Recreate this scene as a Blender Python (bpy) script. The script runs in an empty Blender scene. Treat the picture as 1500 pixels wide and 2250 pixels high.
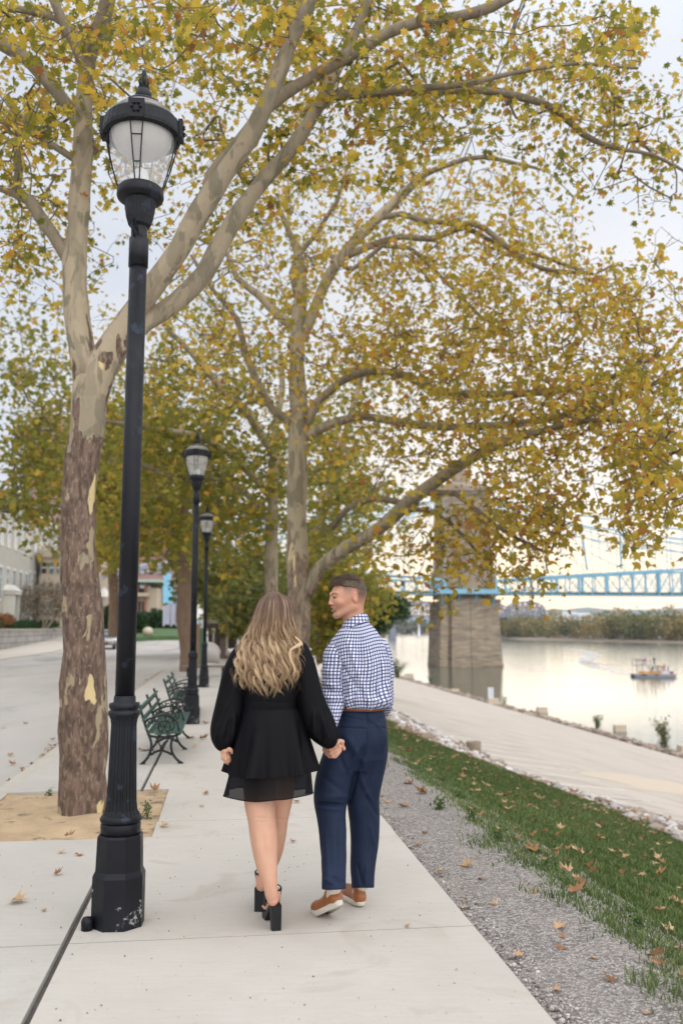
import bpy, math, random
import numpy as np
from mathutils import Vector, Matrix
SC = bpy.context.scene
COL = SC.collection
R = math.radians
rng = np.random.default_rng(7)
random.seed(7)

# ---------------------------------------------------------------- camera
F_, TH, H = 1950., math.atan(255/1950.), 1.55
cT, sT = math.cos(TH), math.sin(TH)
cam_d = bpy.data.cameras.new('camera'); cam = bpy.data.objects.new('camera', cam_d); COL.objects.link(cam)
cam.location = (0, 0, H); cam.rotation_euler = (R(90)+TH, 0, 0)
cam_d.sensor_fit = 'VERTICAL'; cam_d.sensor_height = 36.; cam_d.lens = 36*F_/2250
cam_d.clip_start = .1; cam_d.clip_end = 9000
cam_d.dof.use_dof = True; cam_d.dof.focus_distance = 5.0; cam_d.dof.aperture_fstop = 1.9
SC.camera = cam
SC.render.resolution_x, SC.render.resolution_y = 682, 1024
SC.view_settings.view_transform = 'Standard'; SC.view_settings.look = 'None'
SC.view_settings.gamma = 1; SC.view_settings.use_curve_mapping = False
SC.view_settings.exposure = 0.30
SC.render.engine = 'CYCLES'
cy = SC.cycles
cy.use_denoising = True; cy.max_bounces = 6; cy.diffuse_bounces = 3; cy.glossy_bounces = 3
cy.transmission_bounces = 4; cy.transparent_max_bounces = 8; cy.caustics_reflective = False; cy.caustics_refractive = False
cy.sample_clamp_indirect = 6

def ray(px, py):
    x = px-750.; y = 1125.-py
    return np.array([x, F_*cT-y*sT, F_*sT+y*cT])
def P(px, py, Y):
    r = ray(px, py); t = Y/r[1]; return np.array([r[0]*t, Y, H+r[2]*t])
def G(px, py, z=0.):
    r = ray(px, py); t = (z-H)/r[2]; return np.array([r[0]*t, r[1]*t, z])
def mpp(px, py, Y):                       # metres per photo pixel
    return P(px+1, py, Y)[0]-P(px, py, Y)[0]

# ---------------------------------------------------------------- world
SUN_AZ, SUN_EL = R(11), R(7)
W = bpy.data.worlds.new("World"); SC.world = W; W.use_nodes = True
nt = W.node_tree; nt.nodes.clear()
def N(nt, t, **k):
    n = nt.nodes.new(t)
    for a, b in k.items():
        if a.startswith('i_'):
            key = a[2:]; key = int(key) if key.isdigit() else key.replace('_', ' ')
            n.inputs[key].default_value = b
        else: setattr(n, a, b)
    return n
def LK(nt, a, b): nt.links.new(a, b)
sky = N(nt, 'ShaderNodeTexSky', sky_type='NISHITA', sun_disc=False, sun_elevation=SUN_EL, sun_rotation=SUN_AZ)
tc = N(nt, 'ShaderNodeTexCoord')
sep = N(nt, 'ShaderNodeSeparateXYZ'); LK(nt, tc.outputs['Generated'], sep.inputs[0])
# flat cloud layer: project the direction on a plane overhead
def M(nt, op, a, b=None, clamp=False):
    n = nt.nodes.new('ShaderNodeMath'); n.operation = op; n.use_clamp = clamp
    for i, v in enumerate((a, b)):
        if v is None: continue
        if isinstance(v, (int, float)): n.inputs[i].default_value = v
        else: LK(nt, v, n.inputs[i])
    return n.outputs[0]
def MR(nt, v, a, b, c, d):
    n = nt.nodes.new('ShaderNodeMapRange'); LK(nt, v, n.inputs[0])
    for i, q in enumerate((a, b, c, d)): n.inputs[i+1].default_value = q
    return n.outputs[0]
def MIX(nt, f, a, b, mode='MIX'):
    n = nt.nodes.new('ShaderNodeMix'); n.data_type = 'RGBA'; n.blend_type = mode
    for i, v in ((0, f), (6, a), (7, b)):
        if isinstance(v, (int, float)): n.inputs[i].default_value = v
        elif isinstance(v, (tuple, list)): n.inputs[i].default_value = (*v, 1)[:4]
        else: LK(nt, v, n.inputs[i])
    return n.outputs[2]
zc = M(nt, 'ADD', M(nt, 'MAXIMUM', sep.outputs[2], 0.), 0.12)
cx_ = M(nt, 'DIVIDE', sep.outputs[0], zc); cy_ = M(nt, 'DIVIDE', sep.outputs[1], zc)
cmb = N(nt, 'ShaderNodeCombineXYZ'); LK(nt, cx_, cmb.inputs[0]); LK(nt, cy_, cmb.inputs[1])
cn = N(nt, 'ShaderNodeTexNoise', i_Scale=.55, i_Detail=5., i_Roughness=.55, i_Distortion=.4); LK(nt, cmb.outputs[0], cn.inputs['Vector'])
cloud = MR(nt, cn.outputs[0], .36, .66, 0, 1)
# overcast: grey-blue deck with brighter thin places; brighter overhead and behind the camera
base = MIX(nt, cloud, (.76, .835, .97), (1.0, 1.0, 1.02))
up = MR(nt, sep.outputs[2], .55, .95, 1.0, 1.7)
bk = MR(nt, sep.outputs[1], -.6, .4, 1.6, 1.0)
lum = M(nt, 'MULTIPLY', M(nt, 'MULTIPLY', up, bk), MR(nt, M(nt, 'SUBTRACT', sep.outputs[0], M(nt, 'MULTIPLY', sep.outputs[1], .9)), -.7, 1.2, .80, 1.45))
# dusk glow low over the river, ahead and slightly right
sd = (math.sin(SUN_AZ)*math.cos(R(4)), math.cos(SUN_AZ)*math.cos(R(4)), math.sin(R(4)))
dt = N(nt, 'ShaderNodeVectorMath', operation='DOT_PRODUCT'); LK(nt, tc.outputs['Generated'], dt.inputs[0]); dt.inputs[1].default_value = sd
g1 = M(nt, 'POWER', MR(nt, dt.outputs['Value'], .90, 1., 0, 1), 2.0)
hz = M(nt, 'POWER', MR(nt, M(nt, 'ABSOLUTE', M(nt, 'SUBTRACT', sep.outputs[2], .055)), 0, .10, 1, 0), 1.3)
glow = M(nt, 'MULTIPLY', M(nt, 'MULTIPLY', hz, MR(nt, dt.outputs['Value'], .94, .998, 0, 1)), MR(nt, cn.outputs[0], .35, .6, 1.2, .5), True)
c1 = MIX(nt, glow, base, (1.22, 1.07, .80))
c2 = MIX(nt, M(nt, 'MULTIPLY', g1, .25, True), c1, (1.15, 1.10, 1.0))
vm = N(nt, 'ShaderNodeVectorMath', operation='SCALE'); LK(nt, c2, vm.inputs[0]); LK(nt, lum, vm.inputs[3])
sk = N(nt, 'ShaderNodeVectorMath', operation='SCALE'); LK(nt, sky.outputs[0], sk.inputs[0]); sk.inputs[3].default_value = .07
bg1 = N(nt, 'ShaderNodeBackground', i_Strength=.12); LK(nt, sk.outputs[0], bg1.inputs[0])
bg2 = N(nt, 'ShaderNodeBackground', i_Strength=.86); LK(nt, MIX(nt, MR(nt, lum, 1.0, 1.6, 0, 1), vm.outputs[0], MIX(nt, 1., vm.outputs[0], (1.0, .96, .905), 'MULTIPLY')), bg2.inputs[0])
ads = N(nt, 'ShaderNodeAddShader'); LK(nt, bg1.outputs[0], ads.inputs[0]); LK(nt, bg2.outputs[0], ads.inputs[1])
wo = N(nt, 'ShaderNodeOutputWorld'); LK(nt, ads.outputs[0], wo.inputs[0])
W.cycles.sampling_method = 'MANUAL'; W.cycles.sample_map_resolution = 512

# ---------------------------------------------------------------- sun (veiled, low)
sl = bpy.data.lights.new('sun', 'SUN'); sl.energy = .6; sl.angle = R(55); sl.color = (1, .93, .84)
so = bpy.data.objects.new('sun', sl); COL.objects.link(so)
sv = Vector((math.sin(SUN_AZ)*math.cos(SUN_EL), math.cos(SUN_AZ)*math.cos(SUN_EL), math.sin(SUN_EL)))
so.rotation_euler = sv.to_track_quat('Z', 'Y').to_euler(); so.location = (20, 60, 40)

# ================================================================ helpers
def tag(o, label=None, cat=None, group=None, kind=None):
    if label: o['label'] = label
    if cat: o['category'] = cat
    if group: o['group'] = group
    if kind: o['kind'] = kind
    return o
def thing(name, label, cat, loc=(0, 0, 0), rotz=0, group=None):
    o = bpy.data.objects.new(name, None); COL.objects.link(o)
    o.location = tuple(float(v) for v in loc); o.rotation_euler = (0, 0, rotz); o.empty_display_size = .2
    return tag(o, label, cat, group)
def wmat(o):
    m = Matrix.LocRotScale(o.location, o.rotation_euler, o.scale)
    return wmat(o.parent) @ m if o.parent else m
def link(name, me, mat=None, parent=None, smooth=False, world=False):
    """one mesh object; world=True: vertices are in world space and get brought into the parent's"""
    o = bpy.data.objects.new(name, me); COL.objects.link(o)
    if mat is not None:
        for m in (mat if isinstance(mat, (list, tuple)) else [mat]): me.materials.append(m)
    if parent is not None:
        o.parent = parent
        if world: me.transform(wmat(parent).inverted())
    if len(me.polygons): me.polygons.foreach_set('use_smooth', [bool(smooth)]*len(me.polygons)); me.update()
    return o
def mesh(name, V, Fc, attrs=None, mi=None):
    """V (n,3); Fc list of faces or (m,k) array; attrs {name:(kind,data per vertex)}"""
    me = bpy.data.meshes.new(name)
    V = np.asarray(V, np.float32)
    if isinstance(Fc, np.ndarray):
        tot = np.full(len(Fc), Fc.shape[1], np.int32); idx = Fc.astype(np.int32).ravel()
    else:
        tot = np.array([len(f) for f in Fc], np.int32); idx = np.array([i for f in Fc for i in f], np.int32)
    me.vertices.add(len(V)); me.vertices.foreach_set('co', V.ravel())
    me.loops.add(len(idx)); me.loops.foreach_set('vertex_index', idx)
    me.polygons.add(len(tot)); me.polygons.foreach_set('loop_start', np.concatenate([[0], np.cumsum(tot)[:-1]]).astype(np.int32))
    if mi is not None: me.polygons.foreach_set('material_index', np.asarray(mi, np.int32))
    me.update(calc_edges=True)
    for k, (kind, d) in (attrs or {}).items():
        d = np.asarray(d, np.float32)
        a = me.attributes.new(k, {'f': 'FLOAT', 'v': 'FLOAT_VECTOR', 'c': 'FLOAT_COLOR'}[kind], 'POINT')
        if kind == 'c' and d.shape[1] == 3: d = np.c_[d, np.ones(len(d))]
        a.data.foreach_set({'f': 'value', 'v': 'vector', 'c': 'color'}[kind], d.astype(np.float32).ravel())
    return me

class MB:
    """collects shapes into one mesh"""
    def __init__(s): s.V = []; s.F = []; s.A = []
    def add(s, V, Fc, a=0.):
        b = len(s.V); s.V += [tuple(map(float, v)) for v in V]; s.F += [tuple(i+b for i in f) for f in Fc]
        s.A += [a]*len(V); return s
    def box(s, x0, x1, y0, y1, z0, z1, m=None, a=0.):
        V = [(x, y, z) for x in (x0, x1) for y in (y0, y1) for z in (z0, z1)]
        if m is not None: V = [tuple(m @ Vector(v)) for v in V]
        return s.add(V, [(0, 1, 3, 2), (4, 6, 7, 5), (0, 4, 5, 1), (2, 3, 7, 6), (0, 2, 6, 4), (1, 5, 7, 3)], a)
    def prism(s, pts, z0, z1, m=None, top=None):
        n = len(pts); tp = top or pts
        V = [(p[0], p[1], z0) for p in pts]+[(p[0], p[1], z1) for p in tp]
        if m is not None: V = [tuple(m @ Vector(v)) for v in V]
        return s.add(V, [tuple(range(n))[::-1], tuple(range(n, 2*n))]+[(i, (i+1) % n, n+(i+1) % n, n+i) for i in range(n)])
    def lathe(s, prof, n=24, c=(0, 0), cap=True, off=0., a=0., fl=None):
        V = []
        for k, (r, z) in enumerate(prof):
            for i in range(n):
                t = 2*math.pi*i/n+off; rr = r*(fl(i, k) if fl else 1)
                V.append((c[0]+rr*math.cos(t), c[1]+rr*math.sin(t), z))
        Fc = [(k*n+i, k*n+(i+1) % n, (k+1)*n+(i+1) % n, (k+1)*n+i) for k in range(len(prof)-1) for i in range(n)]
        if cap: Fc += [tuple(range(n))[::-1], tuple(range((len(prof)-1)*n, len(prof)*n))]
        return s.add(V, Fc, a)
    def tube(s, pts, rad, n=8, flat=1., cap=True, a=0.):
        V, Fc = tube_arr(pts, rad, n, flat)
        k = len(pts)
        if cap: Fc = Fc+[tuple(range(n))[::-1], tuple(range((k-1)*n, k*n))]
        return s.add(V, Fc, a)
    def bar(s, p, q, w, h=None):
        """box bar between two points"""
        p, q = Vector(p), Vector(q); d = q-p; L = d.length; h = h or w
        m = Matrix.Translation((p+q)/2) @ d.to_track_quat('X', 'Z').to_matrix().to_4x4()
        return s.box(-L/2, L/2, -w/2, w/2, -h/2, h/2, m)
    def build(s, name, mat, parent=None, smooth=False, world=False, att=None):
        me = mesh(name, s.V, s.F, {att: ('f', s.A)} if att else None)
        return link(name, me, mat, parent, smooth, world)
def frames(pts):
    pts = np.asarray(pts, float); T = np.gradient(pts, axis=0)
    T /= np.linalg.norm(T, axis=1)[:, None]+1e-9
    u = np.cross(T[0], (0, 0, 1.)) if abs(T[0][2]) < .9 else np.cross(T[0], (0, 1., 0))
    u /= np.linalg.norm(u)+1e-9; U = []
    for t in T:
        u = u-t*np.dot(u, t); u /= np.linalg.norm(u)+1e-9; U.append(u.copy())
    U = np.array(U); return pts, T, U, np.cross(T, U)
def tube_arr(pts, rad, n=8, flat=1.):
    pts, T, U, B = frames(pts); rad = np.broadcast_to(rad, (len(pts),))
    V = []
    for p, u, b, r in zip(pts, U, B, rad):
        for i in range(n):
            t = 2*math.pi*i/n; V.append(p+u*(r*math.cos(t))+b*(r*flat*math.sin(t)))
    Fc = [(k*n+i, k*n+(i+1) % n, (k+1)*n+(i+1) % n, (k+1)*n+i) for k in range(len(pts)-1) for i in range(n)]
    return V, Fc
def spline(ctrl, step=None, n=None):
    """Catmull-Rom through rows of ctrl (any number of columns)"""
    c = np.asarray(ctrl, float); c = np.vstack([2*c[0]-c[1], c, 2*c[-1]-c[-2]]); out = []
    for i in range(1, len(c)-2):
        L = np.linalg.norm(c[i+1][:3]-c[i][:3]); m = n or max(1, int(L/step))
        for k in range(m):
            t = k/m; a, b, d, e = c[i-1], c[i], c[i+1], c[i+2]
            out.append(.5*((2*b)+(-a+d)*t+(2*a-5*b+4*d-e)*t*t+(-a+3*b-3*d+e)*t**3))
    out.append(c[-2]); return np.array(out)
def copy_tree(o, parent=None):
    c = o.copy(); COL.objects.link(c)
    if parent is not None: c.parent = parent
    for ch in [x for x in list(bpy.data.objects) if x.parent == o]: copy_tree(ch, c)
    return c

# ---------------------------------------------------------------- materials
def newmat(name):
    m = bpy.data.materials.new(name); m.use_nodes = True; t = m.node_tree
    return m, t, t.nodes['Principled BSDF']
def pm(name, c1, c2=None, scale=4., rough=.7, bump=0., bscale=None, metal=0., detail=4., spec=.5, stretch=(1, 1, 1), c3=None, s3=1., t3=(.5, .6), coord='Object'):
    m, t, b = newmat(name); b.inputs['Roughness'].default_value = rough; b.inputs['Metallic'].default_value = metal
    b.inputs['Specular IOR Level'].default_value = spec
    co = N(t, 'ShaderNodeTexCoord'); mp = N(t, 'ShaderNodeMapping'); mp.inputs['Scale'].default_value = stretch
    LK(t, co.outputs[coord], mp.inputs[0])
    col = None
    if c2 is not None:
        n = N(t, 'ShaderNodeTexNoise', i_Scale=scale, i_Detail=detail, i_Roughness=.6); LK(t, mp.outputs[0], n.inputs['Vector'])
        col = MIX(t, MR(t, n.outputs[0], .32, .68, 0, 1), c1, c2)
    else: b.inputs['Base Color'].default_value = (*c1, 1)
    if c3 is not None:
        n3 = N(t, 'ShaderNodeTexNoise', i_Scale=s3, i_Detail=6., i_Roughness=.65); LK(t, mp.outputs[0], n3.inputs['Vector'])
        col = MIX(t, MR(t, n3.outputs[0], t3[0], t3[1], 0, 1), col, c3)
    if col is not None: LK(t, col, b.inputs['Base Color'])
    if bump:
        nb = N(t, 'ShaderNodeTexNoise', i_Scale=bscale or scale*6, i_Detail=5.); LK(t, mp.outputs[0], nb.inputs['Vector'])
        bp = N(t, 'ShaderNodeBump', i_Strength=bump, i_Distance=.02); LK(t, nb.outputs[0], bp.inputs['Height']); LK(t, bp.outputs[0], b.inputs['Normal'])
    return m
def attr(t, name): return N(t, 'ShaderNodeAttribute', attribute_name=name)
# ================================================================ ground: u = across the path (right +), v = along it
AL = math.atan(260/1966.); cA, sA = math.cos(AL), math.sin(AL)
def XY(u, v): return np.array([u*cA-v*sA, u*sA+v*cA])
def UV(x, y): return (x*cA+y*sA, -x*sA+y*cA)
WZ = -8.95
PU = [-3000, -400, -70, -16.2, -15.6, -15.5, -11.6, -11.5, -2.1, -2.0, 1.3, 2.0, 6.0, 8.4, 36.6, 38.7, 42, 60, 3500]
PZ = [60, 30, 5, 1.0, .9, -.05, -.05, -.2, -.2, -.06, -.06, -.07, -1.80, -2.60, -8.80, -8.99, -11.5, -14, -14]
def rise(u, v):
    k = np.clip((np.asarray(v, float)-60)/48, 0, 1); k = k*k*(3-2*k)*1.1
    w = np.clip((1.0-np.asarray(u, float))/3., 0, 1); return k*w
def foot_u(v):                           # the bank is wider close by: where it meets the parking lot
    k = np.clip((25-np.asarray(v, float))/7, 0, 1); return 8.4+3.6*k*k*(3-2*k)
def wg(v): k = np.clip((25-np.asarray(v, float))/9, 0, 1); return .575+.10*k      # share of the bank that is grass
def bank_u(w, v): return 2+w*(foot_u(v)-2)
def gz(u, v):
    u = np.asarray(u, float); v = np.asarray(v, float); z = np.interp(u, PU, PZ); uf = foot_u(v); zf_ = -2.6-.2199*(uf-8.4); w = (u-2)/(uf-2)
    b = -.07+(zf_+.07)*np.interp(w, [0, .625, 1], [0, .684, 1])
    return np.where((u > 2) & (u < uf), b, z)+rise(u, v)
def hit(px, py, lift=0.):                # where the photo's line of sight meets the terrain
    r = ray(px, py); t = np.geomspace(2, 1500, 6000)/r[1]
    x, y, z = r[0]*t, r[1]*t, H+r[2]*t; u, v = UV(x, y)
    i = np.argmax(z < np.maximum(gz(u, v), WZ)+lift); return np.array([x[i], y[i], z[i]])
def sheet(name, us, vs, lift, mat, kind='structure', zf=None, jit=None, th=None):
    U, Vv = np.meshgrid(us, vs, indexing='ij')
    if jit is not None: U = U+jit(U, Vv)
    Z = (gz(U, Vv) if zf is None else zf(U, Vv))+lift
    X = U*cA-Vv*sA; Y = U*sA+Vv*cA; n, m = U.shape
    i = np.arange(n*m).reshape(n, m)
    Fq = np.stack([i[:-1, :-1], i[1:, :-1], i[1:, 1:], i[:-1, 1:]], -1).reshape(-1, 4)
    o = link(name, mesh(name, np.stack([X, Y, Z], -1).reshape(-1, 3), Fq, {'uv2': ('v', np.stack([U, Vv, Z*0], -1).reshape(-1, 3))}), mat, None, True)
    if kind: o['kind'] = kind
    return o
vs_far = np.concatenate([np.arange(-12, 60, 1.), np.arange(60, 200, 5.), np.geomspace(200, 5000, 24)])
m_ground = pm('ground_soil', (.16, .13, .085), (.10, .10, .05), .5, .95, .4, 3.)
sheet('ground', np.array(sorted(set(PU+[-30, -20, -8, -5, 0]+[2+.5*i for i in range(25)]))), vs_far, -.06, m_ground)

# road: pale worn concrete / asphalt
m_road = pm('road_concrete', (.36, .335, .305), (.44, .41, .375), .45, .85, .3, 40., c3=(.27, .25, .23), s3=.35, t3=(.55, .64), stretch=(1, .35, 1))
sheet('road', np.linspace(-11.5, -2.15, 14), vs_far[vs_far < 120], .07, m_road, zf=lambda u, v: -.2+rise(u, v)+0*u)
sheet('far_pavement', np.linspace(-15.5, -11.5, 5), vs_far[vs_far < 120], .06, pm('far_pavement_concrete', (.45, .40, .33), (.5, .46, .4), 1., .9))
def along_box(name, u0, u1, z0, z1, v0, v1, mat, kind='structure', step=3.):
    vs = np.arange(v0, v1+step, step); b = MB(); V = []
    for v in vs:
        rr = float(rise(u0, v))
        for (u, z) in ((u0, z0), (u1, z0), (u1, z1), (u0, z1)):
            p = XY(u, v); V.append((p[0], p[1], z+rr))
    Fc = [(4*k+i, 4*k+(i+1) % 4, 4*k+4+(i+1) % 4, 4*k+4+i) for k in range(len(vs)-1) for i in range(4)]
    b.add(V, Fc+[(3, 2, 1, 0), tuple(4*(len(vs)-1)+i for i in range(4))]); o = b.build(name, mat); o['kind'] = kind; return o
m_conc = None
def concrete_mat(name, ca, cb, stain):
    m, t, b = newmat(name); b.inputs['Roughness'].default_value = .86; b.inputs['Specular IOR Level'].default_value = .25
    co = N(t, 'ShaderNodeTexCoord')
    n1 = N(t, 'ShaderNodeTexNoise', i_Scale=.9, i_Detail=6., i_Roughness=.62); LK(t, co.outputs['Object'], n1.inputs['Vector'])
    mp = N(t, 'ShaderNodeMapping'); mp.inputs['Rotation'].default_value = (0, 0, -AL); mp.inputs['Scale'].default_value = (3., 26., 1)
    LK(t, co.outputs['Object'], mp.inputs[0])
    n2 = N(t, 'ShaderNodeTexNoise', i_Scale=1.6, i_Detail=4., i_Roughness=.7); LK(t, mp.outputs[0], n2.inputs['Vector'])   # broom strokes
    n3 = N(t, 'ShaderNodeTexNoise', i_Scale=55., i_Detail=3.); LK(t, co.outputs['Object'], n3.inputs['Vector'])
    n4 = N(t, 'ShaderNodeTexNoise', i_Scale=1.7, i_Detail=5., i_Roughness=.55, i_Distortion=1.2); LK(t, co.outputs['Object'], n4.inputs['Vector'])
    c = MIX(t, MR(t, n1.outputs[0], .3, .7, 0, 1), ca, cb)
    c = MIX(t, MR(t, n2.outputs[0], .35, .65, 0, .22), c, tuple(v*.80 for v in ca))
    c = MIX(t, MR(t, n3.outputs[0], .60, .72, 0, .22), c, tuple(v*.62 for v in ca))
    c = MIX(t, MR(t, n4.outputs[0], .58, .66, 0, .34), c, stain)
    LK(t, c, b.inputs['Base Color'])
    bp = N(t, 'ShaderNodeBump', i_Strength=.25, i_Distance=.003); LK(t, n3.outputs[0], bp.inputs['Height']); LK(t, bp.outputs[0], b.inputs['Normal'])
    return m
m_conc = concrete_mat('path_concrete', (.45, .42, .37), (.525, .49, .445), (.345, .30, .235))
m_conc2 = concrete_mat('path_concrete_grey', (.42, .395, .355), (.49, .465, .425), (.34, .30, .245))
m_kerb = pm('kerb_concrete', (.40, .365, .31), (.47, .43, .37), 3., .9, .3, 40.)
along_box('kerb', -2.16, -2.0, -.2, -.012, -6, 120, m_kerb)
# slabs with real gaps; the tree pit is left open
cross = [-1.6, 1.75, 4.77, 7.56, 10.5, 13.6, 16.7, 19.8, 23, 26.2, 29.4, 32.6, 36, 40, 44, 48, 54, 60, 68, 78, 90, 104, 120]
b1, b2 = MB(), MB()
def slab(b, u0, u1, v0, v1, g=.006):
    u0 += g; u1 -= g; v0 += g; v1 -= g; n = 4; V = []; dz = random.uniform(-.002, .002)
    for z in (0, 1):
        for (u, v) in ((u0, v0), (u1, v0), (u1, v1), (u0, v1)):
            p = XY(u, v); V.append((p[0], p[1], (-.055 if z == 0 else dz)+float(rise(u, v))))
    b.add(V, [(3, 2, 1, 0), (4, 5, 6, 7)]+[(i, (i+1) % 4, 4+(i+1) % 4, 4+i) for i in range(4)])
for a, c in zip(cross[:-1], cross[1:]):
    if a == 7.56 or a == 4.77:                          # tree pit between v 7.0 and 9.05
        ul = -.50
        if a == 4.77:
            slab(b1, -.735, 1.335, a, 7.03); slab(b1, -.50, 1.335, 7.03, c, .0)
            slab(b2, -2.0, -.76, a, 7.03)
        else:
            slab(b1, -.50, 1.335, a, 9.05, .008); slab(b1, -.735, 1.335, 9.05, c, .001)
            slab(b2, -2.0, -.76, 9.05, c)
    else:
        u_r = 1.335
        slab(b1, -.735, u_r, a, c); slab(b2, -2.0, -.76, a, c)
tag(b1.build('path', m_conc), kind='structure'); tag(b2.build('path_strip', m_conc2), kind='structure')
# dark joint filler under the gaps
m_jf = pm('joint_filler', (.07, .065, .06), (.12, .11, .10), 8., .9); jz = lambda u, v: -.033+rise(u, v)+0*u
sheet('path_joint', np.linspace(-.49, 1.32, 3), vs_far[vs_far < 120], 0, m_jf, zf=jz)
sheet('path_joint', np.linspace(-1.99, -.495, 3), np.linspace(-12, 7.03, 8), 0, m_jf, zf=jz); sheet('path_joint', np.linspace(-1.99, -.495, 3), np.linspace(9.05, 120, 60), 0, m_jf, zf=jz)
# tree pit: sandy soil
def pitz(u, v):
    d = np.hypot(u+1.12, v-7.82); return -.022+.05*np.exp(-(d/.45)**2)+.012*np.sin(u*9+v*5)*np.cos(v*11)
m_pit = pm('pit_soil', (.52, .385, .235), (.40, .285, .17), 3.5, .97, .9, 60., c3=(.17, .13, .09), s3=5., t3=(.56, .66))
sheet('tree_pit_soil', np.linspace(-2.0, -.50, 40), np.linspace(7.03, 9.05, 50), 0, m_pit, zf=pitz)

# gravel shoulder
m_grav, t, b = newmat('gravel_stone'); b.inputs['Roughness'].default_value = .9
co = N(t, 'ShaderNodeTexCoord')
vo = N(t, 'ShaderNodeTexVoronoi', i_Scale=75.); LK(t, co.outputs['Object'], vo.inputs['Vector'])
n1 = N(t, 'ShaderNodeTexNoise', i_Scale=2., i_Detail=5.); LK(t, co.outputs['Object'], n1.inputs['Vector'])
sp = N(t, 'ShaderNodeSeparateColor'); LK(t, vo.outputs['Color'], sp.inputs[0])
c = MIX(t, sp.outputs[0], (.16, .14, .13), (.54, .495, .455))
c = MIX(t, MR(t, vo.outputs['Distance'], .3, .7, 0, .6), c, (.09, .08, .075))
c = MIX(t, MR(t, n1.outputs[0], .5, .7, 0, .5), c, (.36, .31, .27))
LK(t, c, b.inputs['Base Color'])
bp = N(t, 'ShaderNodeBump', i_Strength=1., i_Distance=.012, invert=True); LK(t, vo.outputs['Distance'], bp.inputs['Height']); LK(t, bp.outputs[0], b.inputs['Normal'])
sheet('gravel_path', np.linspace(1.30, 2.75, 26), np.concatenate([np.arange(1.5, 30, .25), np.arange(30, 120, 3)]), .004, m_grav,
      zf=lambda u, v: gz(u, v)+.03*np.clip((u-1.3)/.25, 0, 1)+.006*np.sin(u*21)*np.sin(v*17)+.012)
# single stones on the gravel, many too many to count
def blobs(n, us, vs, smin, smax, zoff, seed, sub=0, flat=.6, bank=False):
    r = np.random.default_rng(seed); ico = bpy.data.meshes.new('t')
    import bmesh
    bm = bmesh.new(); bmesh.ops.create_icosphere(bm, subdivisions=1, radius=1); bm.to_mesh(ico)
    bv = np.array([v.co[:] for v in bm.verts]); bf = np.array([[v.index for v in f.verts] for f in bm.faces]); bm.free()
    V = []; Fc = []; A = []
    for i in range(n):
        u, v = us(r), vs(r)
        if bank: u = float(bank_u(wg(v)+u*(1.0-wg(v)), v))
        s = smin*(smax/smin)**(r.random()**2)
        k = bv*(1+r.normal(0, .17, (len(bv), 1)))*np.array([1, r.uniform(.6, 1), r.uniform(flat*.7, flat*1.3)])*s
        a = r.uniform(0, 6.28); ca, sa = math.cos(a), math.sin(a); q = k.copy(); q[:, 0] = k[:, 0]*ca-k[:, 1]*sa; q[:, 1] = k[:, 0]*sa+k[:, 1]*ca
        p = XY(u, v); q += (p[0], p[1], float(gz(u, v))+zoff(s)); V.append(q); Fc.append(bf+i*len(bv)); A.append(np.full(len(bv), r.random()))
    return np.concatenate(V), np.concatenate(Fc), np.concatenate(A)
def rnd_mat(name, cols, rough=.9, bump=.3, bs=30., trans=0., pos=None, mott=.45):
    m, t, b = newmat(name); b.inputs['Roughness'].default_value = rough; b.inputs['Specular IOR Level'].default_value = .25
    a = attr(t, 'rnd'); cr = N(t, 'ShaderNodeValToRGB'); LK(t, a.outputs['Fac'], cr.inputs[0])
    e = cr.color_ramp; n = len(cols)
    while len(e.elements) < n: e.elements.new(.5)
    for i, c in enumerate(cols): e.elements[i].position = pos[i] if pos else i/(n-1); e.elements[i].color = (*c, 1)
    co = N(t, 'ShaderNodeTexCoord'); nn = N(t, 'ShaderNodeTexNoise', i_Scale=bs, i_Detail=4.); LK(t, co.outputs['Object'], nn.inputs['Vector'])
    c = MIX(t, MR(t, nn.outputs[0], .35, .7, 0, mott), cr.outputs[0], (.5, .5, .5), 'MULTIPLY')
    LK(t, c, b.inputs['Base Color'])
    if bump:
        bp = N(t, 'ShaderNodeBump', i_Strength=bump, i_Distance=.01); LK(t, nn.outputs[0], bp.inputs['Height']); LK(t, bp.outputs[0], b.inputs['Normal'])
    if trans:
        tr = N(t, 'ShaderNodeBsdfTranslucent'); LK(t, c, tr.inputs[0]); mx = N(t, 'ShaderNodeMixShader'); mx.inputs[0].default_value = trans
        LK(t, b.outputs[0], mx.inputs[1]); LK(t, tr.outputs[0], mx.inputs[2]); LK(t, mx.outputs[0], t.nodes['Material Output'].inputs[0])
    return m
V, Fc, A = blobs(11000, lambda r: r.uniform(1.33, 2.4), lambda r: 3.0+22*r.random()**2.2, .006, .015, lambda s: .035, 3)
o = link('gravel', mesh('gravel', V, Fc, {'rnd': ('f', A)}), rnd_mat('gravel_stones', [(.13, .11, .105), (.30, .265, .25), (.42, .37, .34), (.60, .56, .53)]), None, False); tag(o, 'fine grey pink gravel beside the pale path', 'gravel', kind='stuff')

V, Fc, A = blobs(1100, lambda r: r.uniform(-1.9, 1.3), lambda r: 3.+14*r.random()**1.6, .0018, .0055, lambda s: .064, 13)
o = link('grit', mesh('grit', V, Fc, {'rnd': ('f', A)}), rnd_mat('grit_specks', [(.05, .04, .03), (.20, .15, .10), (.38, .33, .27)]), None, False); tag(o, 'specks of grit scattered on the concrete path', 'grit', kind='stuff')
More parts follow.
